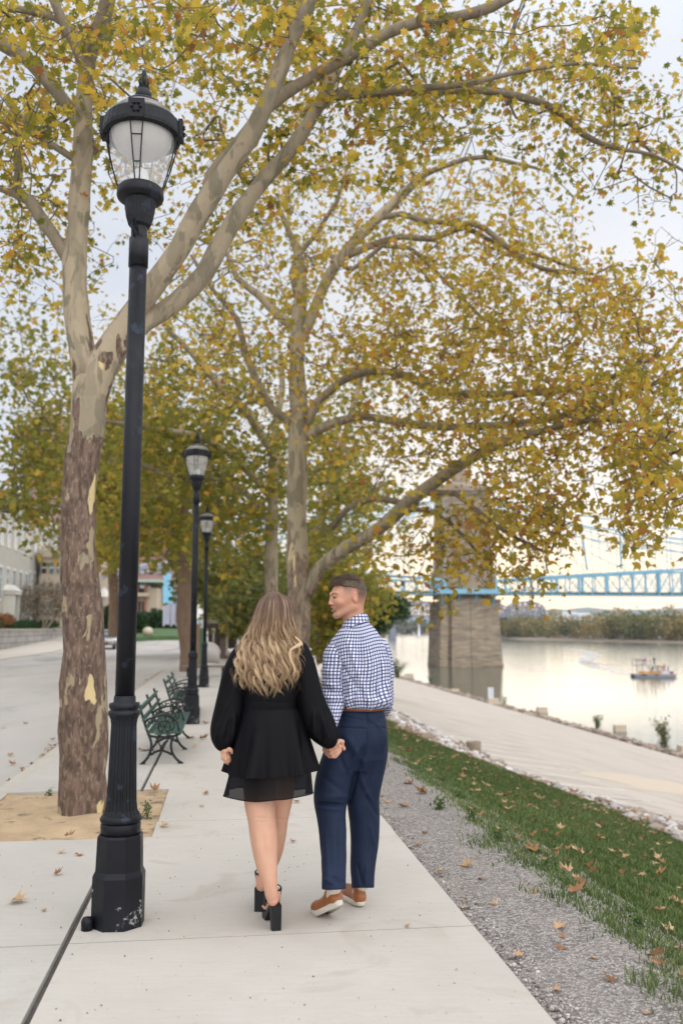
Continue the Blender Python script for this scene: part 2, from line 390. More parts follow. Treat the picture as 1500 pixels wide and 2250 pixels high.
# lawn bank
m_lawn = pm('lawn_soil', (.085, .13, .035), (.06, .095, .03), 6., .95, .6, 60., c3=(.13, .12, .07), s3=2.2, t3=(.60, .70))
sheet('lawn', np.linspace(-.01, 1.06, 44), np.concatenate([np.arange(1.5, 40, .5), np.arange(40, 140, 4)]), .012, m_lawn, jit=lambda U, V: bank_u(U*wg(V), V)-U,
      zf=lambda u, v: gz(u, v)+.01*np.sin(u*3+v)*np.clip((u-2.2)/1, 0, 1)+np.where(u < 2.35, -.06*(2.35-u)/.45, .01))
def grass():
    r = np.random.default_rng(11); n = 380000
    v = 2.6+34*r.random(n)**1.7; u = 1.75+(bank_u(wg(v)*1.04, v)-1.75)*r.random(n)
    edge = 1.90+.045*np.clip(v-3.5, -2, 10)+.08*np.sin(v*1.7)+.06*np.sin(v*4.3+1)+.05*np.sin(v*9.1)
    keep = (u > edge+r.exponential(.06, n)*r.choice([-1, 1], n)*1.2) & ((np.sin(u*3.1+v*.7)+np.sin(v*2.3-u*1.7)+2.6 > r.random(n)*1.1) | (u < 2.3))
    v, u = v[keep], u[keep]; n = len(u)
    X = u*cA-v*sA; Y = u*sA+v*cA; Z = gz(u, v)+.022
    hgt = r.uniform(.03, .065, n)*(1+.5*(np.sin(u*7+v*5) > .7)); wd = r.uniform(.002, .0042, n)*(1+v/7); a = r.uniform(0, 6.28, n)
    lean = r.uniform(.1, .9, n); la = r.uniform(0, 6.28, n)
    dx, dy = np.cos(a)*wd, np.sin(a)*wd; lx, ly = np.cos(la)*hgt*lean, np.sin(la)*hgt*lean
    V = np.stack([np.stack([X-dx, Y-dy, Z-.02], -1), np.stack([X+dx, Y+dy, Z-.02], -1),
                  np.stack([X+dx*.7+lx*.4, Y+dy*.7+ly*.4, Z+hgt*.6], -1), np.stack([X-dx*.7+lx*.4, Y-dy*.7+ly*.4, Z+hgt*.6], -1),
                  np.stack([X+lx, Y+ly, Z+hgt], -1)], 1).reshape(-1, 3)
    i = np.arange(n)*5
    Fl = [tuple(q) for q in np.stack([i, i+1, i+2, i+3], -1)]+[tuple(q) for q in np.stack([i+3, i+2, i+4], -1)]
    rn = np.repeat(np.clip(r.random(n)*.7+.3*(np.sin(u*2.1)*np.sin(v*1.3)*.5+.5), 0, 1), 5)
    o = link('grass', mesh('grass', V, Fl, {'rnd': ('f', rn)}), rnd_mat('grass_blade', [(.075, .12, .036), (.125, .18, .058), (.20, .245, .085), (.36, .31, .16)], .6, 0, 5., .25, pos=[0, .45, .88, 1.]))
    tag(o, 'short green grass on the bank beside the gravel', 'grass', kind='stuff')
grass()

# rubble strip of pale rocks
m_rub = pm('rubble_soil', (.30, .22, .14), (.20, .14, .09), 4., .95, .8, 30.)
sheet('rubble_bed', np.linspace(0, 1, 16), np.concatenate([np.arange(1.5, 50, .5), np.arange(50, 160, 4)]), .02, m_rub, jit=lambda U, V: bank_u(wg(V)-.03+U*(1.06-wg(V)), V)-U,
      zf=lambda u, v: gz(u, v)+.07*np.sin(u*5+v*2.2)*np.sin(v*3.1))
V, Fc, A = blobs(11000, lambda r: float(np.clip(r.normal(.5, .27), -.1, 1.1)), lambda r: 10+90*r.random()**1.7, .04, .21, lambda s: s*.25+.02, 5, flat=.6, bank=True)
o = link('rubble', mesh('rubble', V, Fc, {'rnd': ('f', A)}), rnd_mat('rubble_rock', [(.20, .145, .10), (.38, .33, .29), (.56, .53, .51), (.72, .69, .66)], .9, .6, 7.), None, False)
tag(o, 'broken pale rocks heaped along the foot of the grass bank', 'rubble', kind='stuff')

# riverside parking lot sloping to the water
m_lot = pm('lot_concrete', (.43, .37, .31), (.48, .42, .355), .35, .9, .3, 30., c3=(.37, .32, .27), s3=.5, t3=(.5, .62), stretch=(1, 2.2, 1))
sheet('parking_lot', np.linspace(0, 1, 24), np.concatenate([np.arange(-12, 60, 1.), np.arange(60, 320, 6)]), .012, m_lot, jit=lambda U, V: foot_u(V)-.2+U*(36.6-foot_u(V))-U)
m_line = pm('line_paint', (.80, .79, .76), (.64, .61, .57), 3., .8)
def stripe(b, u0, u1, v, w=.11, l=.018, dv=0.):
    V = []
    for (u, vv) in ((u0, v-w/2), (u1, v-w/2+dv), (u1, v+w/2+dv), (u0, v+w/2)):
        p = XY(u, vv); V.append((p[0], p[1], float(gz(u, vv))+l))
    b.add(V, [(0, 1, 2, 3)])
b = MB()
for k in range(34): stripe(b, 8.9, 12.5+random.uniform(-.1, .1), 22.6+k*1.85, .10, .018, 2.9)
for k in range(40): stripe(b, 29., 34.5+random.uniform(-.1, .1), 38+k*2.6, .13, .018, 4.4)
tag(b.build('road_marking', m_line), kind='structure')
m_sand = pm('sand_patch', (.52, .42, .31), (.49, .42, .34), 2., .95, .4, 20.)
c0 = hit(1420, 1722); cu, cv = UV(c0[0], c0[1])
b = MB(); ring = []
for k in range(28):
    a = k/28*6.283; q = 1+.18*math.sin(3*a+1)+.1*math.sin(5*a); u, v = cu+3.2*q*math.cos(a)-.7*math.sin(a), cv+2.9*q*math.cos(a)+1.5*math.sin(a)
    p = XY(u, v); ring.append((p[0], p[1], float(gz(u, v))+.016))
p = XY(cu, cv); b.add([(p[0], p[1], float(gz(cu, cv))+.05)]+ring, [(0, 1+i, 1+(i+1) % 28) for i in range(28)])
tag(b.build('sand', m_sand, None, True), kind='structure')
# rocks at the water's edge
V, Fc, A = blobs(2600, lambda r: float(r.normal(37.6, .62)), lambda r: 30+190*r.random()**1.5, .12, .5, lambda s: s*.1, 9)
o = link('shore_rocks', mesh('shore_rocks', V, Fc, {'rnd': ('f', A)}), rnd_mat('shore_rock', [(.16, .12, .09), (.34, .27, .21), (.44, .37, .30)], .9, .5, 3.), None, False)
tag(o, 'brown rocks and drift along the river edge of the parking lot', 'rocks', kind='stuff')

# river
m_wat, t, b = newmat('river_water'); b.inputs['Base Color'].default_value = (.075, .085, .06, 1); b.inputs['Roughness'].default_value = .13; b.inputs['IOR'].default_value = 1.33
b.inputs['Specular IOR Level'].default_value = .9
co = N(t, 'ShaderNodeTexCoord'); mp = N(t, 'ShaderNodeMapping'); mp.inputs['Scale'].default_value = (.5, 1.6, 1); LK(t, co.outputs['Object'], mp.inputs[0])
n1 = N(t, 'ShaderNodeTexNoise', i_Scale=.9, i_Detail=4.); LK(t, mp.outputs[0], n1.inputs['Vector'])
n2 = N(t, 'ShaderNodeTexNoise', i_Scale=.03, i_Detail=4.); LK(t, mp.outputs[0], n2.inputs['Vector'])
bp = N(t, 'ShaderNodeBump', i_Distance=.14); LK(t, n1.outputs[0], bp.inputs['Height']); LK(t, MR(t, n2.outputs[0], .38, .62, .035, .14), bp.inputs['Strength'])
LK(t, bp.outputs[0], b.inputs['Normal'])
b_ = MB(); V = []
for (u, v) in ((36.0, -60), (3400, -60), (3400, 7500), (36.0, 7500)): p = XY(u, v); V.append((p[0], p[1], WZ))
b_.add(V, [(0, 1, 2, 3)]); tag(b_.build('water', m_wat), kind='structure')
# ================================================================ trees
def bark_mat(name, zb, brown=(.085, .058, .044), cream=(.36, .30, .21), olive=(.185, .165, .115), amt=.5, sc=1.):
    """plane-tree bark: brown plates low down, flaking to cream with olive patches higher up"""
    m, t, b = newmat(name); b.inputs['Roughness'].default_value = .85; b.inputs['Specular IOR Level'].default_value = .2
    g = N(t, 'ShaderNodeNewGeometry'); sp = N(t, 'ShaderNodeSeparateXYZ'); LK(t, g.outputs['Position'], sp.inputs[0])
    mp = N(t, 'ShaderNodeMapping'); mp.inputs['Scale'].default_value = (3.2*sc, 3.2*sc, 1.15*sc); LK(t, g.outputs['Position'], mp.inputs[0])
    def nz(s, d, loc):
        q = N(t, 'ShaderNodeVectorMath', operation='ADD'); LK(t, mp.outputs[0], q.inputs[0]); q.inputs[1].default_value = (loc, loc*.7, loc*1.3)
        n = N(t, 'ShaderNodeTexNoise', i_Scale=s, i_Detail=d, i_Roughness=.5, i_Distortion=.5); LK(t, q.outputs[0], n.inputs['Vector']); return n.outputs[0]
    a, c, d, f = nz(1.6, 3., 0), nz(2.6, 4., 7), nz(7., 5., 3), nz(1.1, 3., 13)
    up = MIX(t, MR(t, a, .52, .56, 0, 1), cream, tuple(.5*(x+y) for x, y in zip(cream, olive)))
    up = MIX(t, MR(t, c, .535, .57, 0, .9), up, olive)
    up = MIX(t, MR(t, d, .4, .75, 0, .35), up, (.36, .26, .18))
    lo = MIX(t, MR(t, d, .38, .62, 0, 1), brown, tuple(v*2.1 for v in brown))
    lo = MIX(t, MR(t, c, .615, .63, 0, .9), lo, (.33, .27, .17))
    lo = MIX(t, MR(t, f, .615, .625, 0, 1), lo, (.58, .46, .24))
    lo = MIX(t, MR(t, nz(14., 4., 21), .56, .62, 0, .35), lo, (.36, .28, .20))
    h = M(t, 'ADD', sp.outputs[2], M(t, 'MULTIPLY', M(t, 'SUBTRACT', a, .5), 5.5))
    k = MR(t, h, zb-.05, zb+.05, 0, 1)
    dk = attr(t, 'dk').outputs['Fac']; LK(t, MIX(t, M(t, 'MULTIPLY', dk, .78), MIX(t, k, lo, up), MIX(t, d, (.075, .058, .040), (.20, .165, .115))), b.inputs['Base Color'])
    bp = N(t, 'ShaderNodeBump', i_Strength=.7, i_Distance=.02); LK(t, d, bp.inputs['Height'])
    b2 = N(t, 'ShaderNodeBump', i_Strength=.6, i_Distance=.012); LK(t, c, b2.inputs['Height']); LK(t, bp.outputs[0], b2.inputs['Normal'])
    LK(t, b2.outputs[0], b.inputs['Normal']); return m
m_barkA = bark_mat('plane_bark_near', 3.45)
m_barkB = bark_mat('plane_bark', 2.6, brown=(.13, .095, .07), olive=(.17, .15, .10), cream=(.33, .28, .19), sc=.7)
m_barkE = pm('bark_brown', (.15, .095, .06), (.22, .15, .10), 3., .9, .8, 12., stretch=(2, 2, .5))
m_twig = pm('twig_bark', (.095, .075, .052), (.15, .12, .085), 5., .85)
def leaf_mat(name, cols, pos, tr=.58):
    return rnd_mat(name, cols, .55, 0, 14., tr, pos=pos, mott=.28)
LC = dict(olive=(.27, .25, .04), green=(.13, .15, .03), yel=(.58, .43, .065), gold=(.68, .45, .07), org=(.52, .25, .06), brn=(.25, .11, .045))
m_leafA = leaf_mat('plane_leaf', [LC['green'], LC['olive'], LC['yel'], LC['gold'], LC['org'], LC['brn']], [0, .28, .55, .78, .9, 1])
m_leafB = leaf_mat('plane_leaf_turning', [LC['olive'], (.40, .32, .055), LC['yel'], LC['gold'], LC['org'], LC['brn']], [0, .28, .5, .7, .86, 1])
m_leafG = leaf_mat('plane_leaf_far', [(.17, .18, .035), (.24, .24, .045), LC['olive'], (.44, .34, .06), LC['gold'], LC['org']], [0, .3, .55, .75, .92, 1])

# a plane leaf: five pointed lobes, folded along its midrib
_an = np.radians([90, 70, 52, 34, 12, -8, -40, -90, -140, 188, 168, 146, 128, 110])
_rr = np.array([1., .52, .82, .46, .86, .42, .52, .22, .52, .42, .86, .46, .82, .52])
LO = np.c_[np.cos(_an)*_rr, np.sin(_an)*_rr+.25, -.28*np.abs(np.cos(_an)*_rr)**1.3]
LEAF_HI = (np.vstack([[0, .2, 0], LO]), np.array([[0, 1+i, 1+(i+1) % 14] for i in range(14)]))
_a2 = np.radians([90, 60, 25, -20, -90, 200, 155, 120]); _r2 = np.array([1., .5, .9, .5, .35, .5, .9, .5])
L2 = np.c_[np.cos(_a2)*_r2, np.sin(_a2)*_r2+.2, -.25*np.abs(np.cos(_a2)*_r2)]
LEAF_LO = (L2, np.array([[0, 1, 7], [1, 2, 3], [1, 3, 4], [1, 4, 7], [7, 4, 5], [7, 5, 6]]))
def leaves_mesh(name, pts, size, seed, hi=True, hang=.5, tone=None):
    r = np.random.default_rng(seed); n = len(pts); bv, bf = LEAF_HI if hi else LEAF_LO
    s = size*r.uniform(.5, 1.35, n)
    # tip direction: outward and drooping; normal random about up
    a = r.uniform(0, 6.283, n); tz = r.normal(-hang, .45, n); t = np.stack([np.cos(a), np.sin(a), tz], -1); t /= np.linalg.norm(t, axis=1)[:, None]
    nn = r.normal(0, 1, (n, 3)); nn[:, 2] += .7; x = np.cross(t, nn); x /= np.linalg.norm(x, axis=1)[:, None]+1e-9; z = np.cross(x, t)
    curl = r.uniform(.3, 1.8, n)
    L = bv[None]*np.array([1., 1., 1.])*s[:, None, None]; L[:, :, 2] *= curl[:, None]
    V = pts[:, None]+L[:, :, :1]*x[:, None]+L[:, :, 1:2]*t[:, None]+L[:, :, 2:3]*z[:, None]
    Fc = (bf[None]+(np.arange(n)*len(bv))[:, None, None]).reshape(-1, 3)
    c = r.beta(1.6, 2.1, n) if tone is None else np.clip(tone+r.normal(0, .17, n), 0, 1)
    c = np.where(r.random(n) < .05, r.uniform(.85, 1, n), c)
    return mesh(name, V.reshape(-1, 3), Fc, {'rnd': ('f', np.repeat(c, len(bv)))})

class Tree:
    def __init__(s, seed):
        s.r = np.random.default_rng(seed); s.X = np.zeros((0, 3)); s.par = []; s.rad = []; s.fix = []; s.chains = []
    def limb(s, ctrl, attach=True, step=.16):
        """ctrl rows: photo x, photo y, distance, half width in photo px -> a limb standing there in space"""
        c = []
        for px, py, Y, w in ctrl: c.append([*P(px, py, Y), w*mpp(px, py, Y)])
        q = spline(c, step); s._chain(q[:, :3], q[:, 3], attach)
    def limb3(s, c, attach=True, step=.25): q = spline(c, step); s._chain(q[:, :3], q[:, 3], attach)
    def _chain(s, pts, rad, attach):
        p = -1
        if attach and len(s.X): p = int(np.argmin(((s.X-pts[0])**2).sum(1)))
        b = len(s.X); s.X = np.vstack([s.X, pts])
        for i in range(len(pts)): s.par.append(p if i == 0 else b+i-1); s.rad.append(rad[i]); s.fix.append(True)
        s.chains.append(((p,) if p >= 0 and attach else ())+tuple(range(b, b+len(pts))))
    def grow(s, T, step=.22, droop=.0, wob=.05, zmin=None):
        r = s.r; cap = len(s.X)+len(T)*60; A = np.empty((cap, 3)); n = len(s.X); A[:n] = s.X
        d0 = np.array([((A[:n]-t)**2).sum(1).min() for t in T]); T = T[np.argsort(d0)]
        rad = np.array(s.rad); okm = np.zeros(cap, bool); okm[:n] = rad < .13
        if not okm[:n].any(): okm[:n] = True
        par = s.par; tips = []
        for t in T:
            dd = ((A[:n]-t)**2).sum(1)+np.where(okm[:n], 0, 25.); dd = dd*(1+.25*r.random(n))
            j = int(np.argmin(dd)); p0 = A[j]; L = np.linalg.norm(t-p0)
            k = max(2, int(L/step)); pj = par[j]
            td = (p0-A[pj]) if pj >= 0 else np.array([0, 0, 1.]); td = td/(np.linalg.norm(td)+1e-9)
            c = p0+td*L*.38+np.array([0, 0, .10*L]); prev = j; ch = [j]
            for i in range(1, k+1):
                w = i/k; q = (1-w)**2*p0+2*w*(1-w)*c+w*w*t; q = q+r.normal(0, wob*step*2, 3)*(i < k); q[2] -= droop*L*w*w*.3
                if n >= cap: break
                A[n] = q; okm[n] = True; par.append(prev); s.rad.append(0); s.fix.append(False); ch.append(n); prev = n; n += 1
            s.chains.append(tuple(ch)); tips.append(prev)
        s.X = A[:n].copy()
        return tips
    def finish(s, rtip=.0035, ex=2.3):
        n = len(s.X); acc = np.zeros(n); rad = np.array(s.rad); kids = np.zeros(n, int)
        for i in range(n):
            if s.par[i] >= 0: kids[s.par[i]] += 1
        for i in range(n-1, -1, -1):
            if not s.fix[i]: rad[i] = max(rtip, acc[i]**(1/ex)) if acc[i] > 0 else rtip
            if s.par[i] >= 0 and not s.fix[i]: acc[s.par[i]] += rad[i]**ex
        s.rad = np.minimum(rad, .09*np.where(s.fix, 99, 1))
    def wood(s, fixed, nside=(14, 5)):
        V = []; Fc = []; b = 0; s.dk = []
        for ch in s.chains:
            f = s.fix[ch[-1]]
            if f != fixed or len(ch) < 2: continue
            ns = nside[0] if f else nside[1]; rr = np.array([s.rad[c] for c in ch])
            if not f: rr[0] = min(rr[0], rr[1]*1.15)
            else: rr[0] = min(rr[0], rr[1])
            pts = s.X[list(ch)]
            v, q = tube_arr(pts, rr, ns); q = q+[tuple(range((len(ch)-1)*ns, len(ch)*ns))]
            v = np.array(v)
            if f:
                ph = s.r.uniform(0, 6, 3); k = np.linalg.norm(v-np.repeat(pts, ns, 0), axis=1)[:, None]
                v = v+(v-np.repeat(pts, ns, 0))*(.07*np.sin(v[:, 2:3]*5+ph[0])*np.sin(v[:, :1]*14+ph[1])+.05*np.sin(v[:, 2:3]*13+v[:, 1:2]*9+ph[2]))
            V.append(v); Fc += [tuple(i+b for i in g) for g in q]; b += len(v); s.dk.append(np.repeat(np.clip((.10-rr)/.055, 0, 1), ns))
        s.dk = np.concatenate(s.dk); return np.concatenate(V), Fc
    def leafpts(s, tips, per, spread, back=5):
        pts = []
        for t in tips:
            ch = [t]
            while len(ch) < back and s.par[ch[-1]] >= 0 and not s.fix[ch[-1]]: ch.append(s.par[ch[-1]])
            k = s.r.poisson(per)
            for _ in range(k): pts.append(s.X[ch[int(len(ch)*s.r.random()**2.1)]]+s.r.normal(0, spread, 3))
        return np.array(pts)
def cloud_pts(r, cl, dens=1.):
    """cl rows: photo centre x, y, half width, half height, nearest, farthest distance, count -> points in that volume of air"""
    out = []
    for (x, y, rx, ry, Y0, Y1, n) in cl:
        for _ in range(int(n*dens)):
            a = r.uniform(0, 6.283); q = math.sqrt(r.random()); out.append(P(x+rx*q*math.cos(a), y+ry*q*math.sin(a), r.uniform(Y0, Y1)))
    return np.array(out)
def make_tree(name, label, loc, tr, bark, leafm, clouds, per, size, spread, seed, group, hi=True, step=.22, tone=None, zlo=None, rtip=.0035, dens=.82, hang=.5):
    r = np.random.default_rng(seed); T = cloud_pts(r, clouds, dens)
    if zlo is not None: T = T[T[:, 2] > zlo]
    tips = tr.grow(T, step); tr.finish(rtip)
    root = thing(name, label, 'tree', loc, 0, group)
    V, Fc = tr.wood(True); link('trunk', mesh('trunk', V, Fc, {'dk': ('f', tr.dk)}), bark, root, True, True)
    V, Fc = tr.wood(False); link('twigs', mesh('twigs', V, Fc), m_twig, root, True, True)
    pts = tr.leafpts(tips, per, spread)
    link('crown', leaves_mesh('crown', pts, size, seed, hi, tone=tone, hang=hang), leafm, root, False, True)
    return root
GT = 'plane trees along the riverside path'

# --- near tree, in the pit beside the first lamp
YA = 7.75
ta = Tree(1)
ta.limb([(186, 1812, YA, 66), (185, 1790, YA, 60), (184, 1760, YA, 56), (183, 1700, YA, 52), (184, 1600, YA, 51), (183, 1500, YA, 51), (186, 1430, YA, 49), (184, 1350, YA, 44), (175, 1250, YA, 40), (170, 1150, YA, 38), (172, 1080, YA, 37), (182, 1010, YA, 36), (194, 940, YA, 38), (197, 880, YA, 38), (196, 830, YA, 36)], False)
ta.limb([(196, 850, YA, 36), (184, 780, YA, 28), (172, 710, YA, 28), (165, 630, YA, 27), (164, 570, YA, 26), (172, 500, YA, 22), (177, 420, YA, 23), (182, 330, YA-.1, 22), (184, 230, YA-.2, 19), (195, 140, YA-.3, 15), (212, 60, YA-.4, 11), (240, -20, YA-.5, 9), (262, -130, YA-.6, 6)])
ta.limb([(200, 870, YA, 38), (222, 810, YA, 38), (255, 755, YA, 33), (285, 700, YA, 26), (335, 630, YA-.1, 24), (395, 545, YA-.2, 24), (440, 465, YA-.3, 24), (495, 380, YA-.4, 22), (555, 290, YA-.5, 20), (600, 190, YA-.6, 18), (640, 90, YA-.6, 16), (685, -10, YA-.7, 13), (740, -130, YA-.8, 9)])
ta.limb([(262, 750, YA, 28), (320, 705, YA+.1, 23), (385, 665, YA+.2, 21), (450, 600, YA+.3, 21), (505, 500, YA+.4, 20), (575, 400, YA+.5, 17), (640, 325, YA+.6, 16), (695, 240, YA+.7, 14), (745, 140, YA+.8, 12), (790, 50, YA+.9, 10), (840, -80, YA+1, 7)])
ta.limb([(450, 450, YA-.3, 15), (465, 385, YA-.3, 14), (530, 305, YA-.2, 13), (600, 225, YA-.1, 13), (700, 160, YA, 13), (790, 110, YA, 12), (850, 72, YA, 13), (920, 50, YA, 12), (1000, 38, YA, 11), (1080, 15, YA, 11), (1160, -30, YA, 8)])
ta.limb([(700, 225, YA+.7, 12), (760, 200, YA+.8, 12), (850, 200, YA+1., 11), (950, 200, YA+1.3, 10), (1050, 198, YA+1.5, 8), (1150, 215, YA+1.8, 8), (1220, 240, YA+2, 8), (1280, 295, YA+2.2, 7), (1350, 325, YA+2.4, 5), (1430, 340, YA+2.6, 4), (1510, 380, YA+2.8, 3)])
ta.limb([(700, 215, YA+.7, 9), (800, 208, YA+.6, 8), (900, 195, YA+.5, 8), (1020, 185, YA+.6, 6), (1130, 160, YA+.8, 5), (1260, 140, YA+1, 4), (1400, 150, YA+1.2, 3)])
ta.limb([(203, 330, YA, 15), (175, 270, YA, 15), (120, 195, YA, 15), (60, 130, YA, 15), (0, 95, YA, 14), (-90, 60, YA, 9)])
ta.limb([(150, 570, YA, 15), (120, 520, YA, 13), (95, 485, YA, 14), (65, 440, YA, 14), (30, 425, YA+.1, 8), (-40, 400, YA+.2, 6)])
ta.limb([(60, 440, YA, 9), (38, 410, YA, 9), (42, 370, YA, 9), (36, 310, YA, 7), (60, 250, YA, 4)])
ta.limb([(165, 350, YA, 8), (110, 315, YA+.1, 8), (60, 285, YA+.2, 7), (0, 265, YA+.3, 7), (-80, 250, YA+.4, 4)])
ta.limb([(185, 140, YA-.3, 12), (155, 80, YA-.3, 12), (118, 0, YA-.3, 10), (90, -90, YA-.3, 7)])
ta.limb([(200, 120, YA-.3, 9), (228, 70, YA-.3, 9), (246, 0, YA-.3, 8), (275, -90, YA-.3, 5)])
ta.limb([(190, 90, YA-.3, 8), (120, 40, YA-.2, 7), (40, 20, YA-.1, 8), (-30, 15, YA, 7)])
ta.limb([(640, 90, YA-.6, 8), (600, 50, YA-.6, 7), (560, 20, YA-.6, 6), (520, -20, YA-.6, 4)])
clA = [(90, 120, 210, 190, 6.3, 10, 120), (120, 330, 190, 140, 6.8, 11, 70), (330, 180, 170, 200, 7.5, 13, 95), (420, 420, 160, 150, 8.5, 13, 75), (90, 560, 170, 130, 9, 14, 70),
       (520, 80, 180, 130, 6.5, 11, 80), (560, 320, 130, 170, 8.5, 13, 70), (800, 60, 210, 120, 7, 11, 95), (780, 290, 190, 130, 7.5, 11.5, 90), (960, 190, 190, 150, 7.5, 12, 100),
       (1080, 70, 60, 60, 7.5, 11, 8), (1180, 250, 190, 140, 8.5, 13, 95), (1250, 90, 180, 90, 9, 13, 60), (1390, 180, 160, 170, 9, 13, 70), (1400, 380, 150, 90, 9.5, 13, 28), (400, 30, 90, 60, 5.4, 6.4, 9), (350, 110, 70, 60, 5.2, 6.2, 7), (1350, 90, 60, 80, 5.2, 6, 6)]
make_tree('plane_tree', 'leaning plane tree with peeling brown and cream bark beside the nearest black lamp', G(184, 1797), ta, m_barkA, m_leafA, clA, 9.5, .062, .10, 21, GT, dens=1.25)

# --- second tree, behind the couple, long limbs out over the bank
YB = 18.
tb = Tree(2)
tb.limb([(658, 1560, YB, 32), (658, 1500, YB, 28), (656, 1440, YB, 25), (655, 1300, YB, 25), (652, 1150, YB, 22), (654, 1000, YB, 22), (656, 900, YB, 21), (652, 800, YB, 17), (655, 710, YB, 17), (662, 620, YB, 13), (656, 560, YB, 10), (640, 520, YB, 7), (610, 450, YB, 5)], False, .3)
tb.limb([(678, 1300, YB, 16), (700, 1250, YB-.1, 15), (760, 1205, YB-.4, 15), (830, 1165, YB-.8, 15), (890, 1110, YB-1.2, 15), (960, 1055, YB-1.8, 14), (1030, 1010, YB-2.3, 12), (1100, 975, YB-2.8, 10), (1180, 950, YB-3.2, 8), (1280, 925, YB-3.6, 6), (1390, 930, YB-4, 5), (1500, 985, YB-4.3, 4)], step=.3)
tb.limb([(672, 960, YB, 12), (720, 935, YB-.2, 10), (790, 915, YB-.5, 9), (860, 925, YB-.8, 9), (950, 937, YB-1.1, 9), (1050, 937, YB-1.6, 9), (1140, 930, YB-2, 8), (1230, 915, YB-2.4, 8), (1330, 890, YB-2.8, 7), (1420, 850, YB-3.2, 6), (1520, 800, YB-3.6, 4)], step=.3)
tb.limb([(674, 930, YB, 10), (700, 880, YB-.1, 9), (745, 840, YB-.3, 9), (810, 815, YB-.6, 9), (890, 825, YB-.9, 9), (960, 858, YB-1.2, 9), (1050, 866, YB-1.5, 8), (1160, 864, YB-2, 8), (1250, 855, YB-2.5, 7), (1340, 830, YB-3, 6), (1450, 780, YB-3.5, 4)], step=.3)
tb.limb([(664, 740, YB, 13), (690, 680, YB, 12), (725, 600, YB, 12), (775, 535, YB, 11), (830, 480, YB, 11), (885, 425, YB, 10), (930, 385, YB-.2, 7), (990, 360, YB-.4, 6), (1060, 345, YB-.6, 5), (1180, 370, YB-.8, 3)], step=.3)
tb.limb([(745, 570, YB, 8), (800, 545, YB, 8), (880, 520, YB, 7), (950, 525, YB-.3, 7), (1040, 492, YB-.6, 7), (1110, 540, YB-1, 6), (1190, 590, YB-1.3, 5), (1300, 600, YB-1.6, 4)], step=.3)
tb.limb([(838, 478, YB, 7), (880, 470, YB, 7), (930, 485, YB-.2, 7), (1010, 495, YB-.4, 6), (1080, 530, YB-.6, 5), (1180, 560, YB-.9, 4), (1290, 600, YB-1.2, 3)], step=.3)
tb.limb([(725, 560, YB, 6), (770, 595, YB, 6), (840, 540, YB, 5), (900, 545, YB, 5), (980, 620, YB-.2, 4), (1060, 700, YB-.4, 3)], step=.3)
tb.limb([(885, 430, YB, 6), (880, 370, YB, 5), (872, 300, YB, 4), (868, 230, YB, 3)], step=.3)
tb.limb([(645, 720, YB, 12), (610, 690, YB, 11), (570, 650, YB+.2, 9), (520, 610, YB+.4, 6), (500, 560, YB+.6, 5), (430, 520, YB+.8, 4)], step=.3)
tb.limb([(640, 930, YB, 11), (600, 900, YB-.2, 9), (565, 840, YB-.4, 9), (540, 780, YB-.6, 8), (520, 700, YB-.8, 6), (470, 640, YB-1, 5), (420, 560, YB-1.2, 4)], step=.3)
tb.limb([(650, 640, YB, 7), (640, 600, YB, 6), (655, 560, YB, 6), (690, 520, YB, 5), (740, 440, YB, 4), (760, 380, YB, 3)], step=.3)
tb.limb([(930, 1085, YB-1.6, 7), (1000, 1085, YB-2.2, 6), (1060, 1135, YB-2.8, 5), (1130, 1180, YB-3.3, 4), (1200, 1215, YB-3.6, 3)], step=.3)
tb.limb([(880, 1120, YB-1.2, 6), (930, 1120, YB-1.6, 5), (990, 1150, YB-2, 4), (1050, 1215, YB-2.4, 3)], step=.3)
tb.limb([(880, 1105, YB-1, 7), (820, 1095, YB-.6, 7), (760, 1120, YB-.3, 7), (730, 1160, YB, 6)], step=.3)
clB = [(760, 480, 200, 130, 15, 21, 100), (960, 480, 200, 150, 15, 21, 110), (1130, 500, 150, 130, 14, 20, 80), (1180, 660, 190, 100, 14, 20, 120), (950, 680, 200, 130, 15, 21, 130),
       (760, 700, 160, 130, 15, 22, 95), (520, 680, 170, 130, 15, 22, 100), (350, 760, 160, 150, 16, 23, 80), (540, 860, 170, 110, 15.5, 22, 70), (850, 820, 190, 110, 14.5, 21, 120), (1060, 810, 200, 120, 14, 20, 150),
       (1270, 780, 180, 110, 13.5, 19, 130), (1420, 720, 130, 120, 13, 18, 80), (1380, 900, 150, 110, 12, 16, 120), (1180, 940, 200, 70, 13, 18, 90), (980, 960, 190, 70, 14, 18.5, 60), (820, 990, 140, 90, 15, 19, 65), (1290, 1040, 170, 100, 12, 16, 100),
       (1440, 1040, 90, 110, 11, 15, 75), (1130, 1120, 120, 90, 12.5, 16, 55), (1000, 1170, 130, 80, 14, 17, 45), (1200, 1150, 70, 70, 12.5, 15, 32), (1410, 1160, 60, 50, 11, 13.5, 22), (880, 1230, 130, 60, 14, 17, 28), (1100, 1240, 120, 60, 13, 16, 28),
       (1300, 640, 120, 70, 13, 17, 28), (1450, 560, 60, 60, 12, 15, 9), (960, 1290, 60, 60, 14, 16, 9), (1160, 1290, 45, 40, 13, 15, 7), (640, 400, 120, 100, 16, 22, 28), (620, 560, 110, 90, 16, 21, 40)]
make_tree('plane_tree', 'wide plane tree right behind the couple with long limbs reaching over the water', G(658, 1560), tb, m_barkB, m_leafB, clB, 7.0, .084, .19, 22, GT, hi=False, step=.32, dens=1.25, rtip=.005)

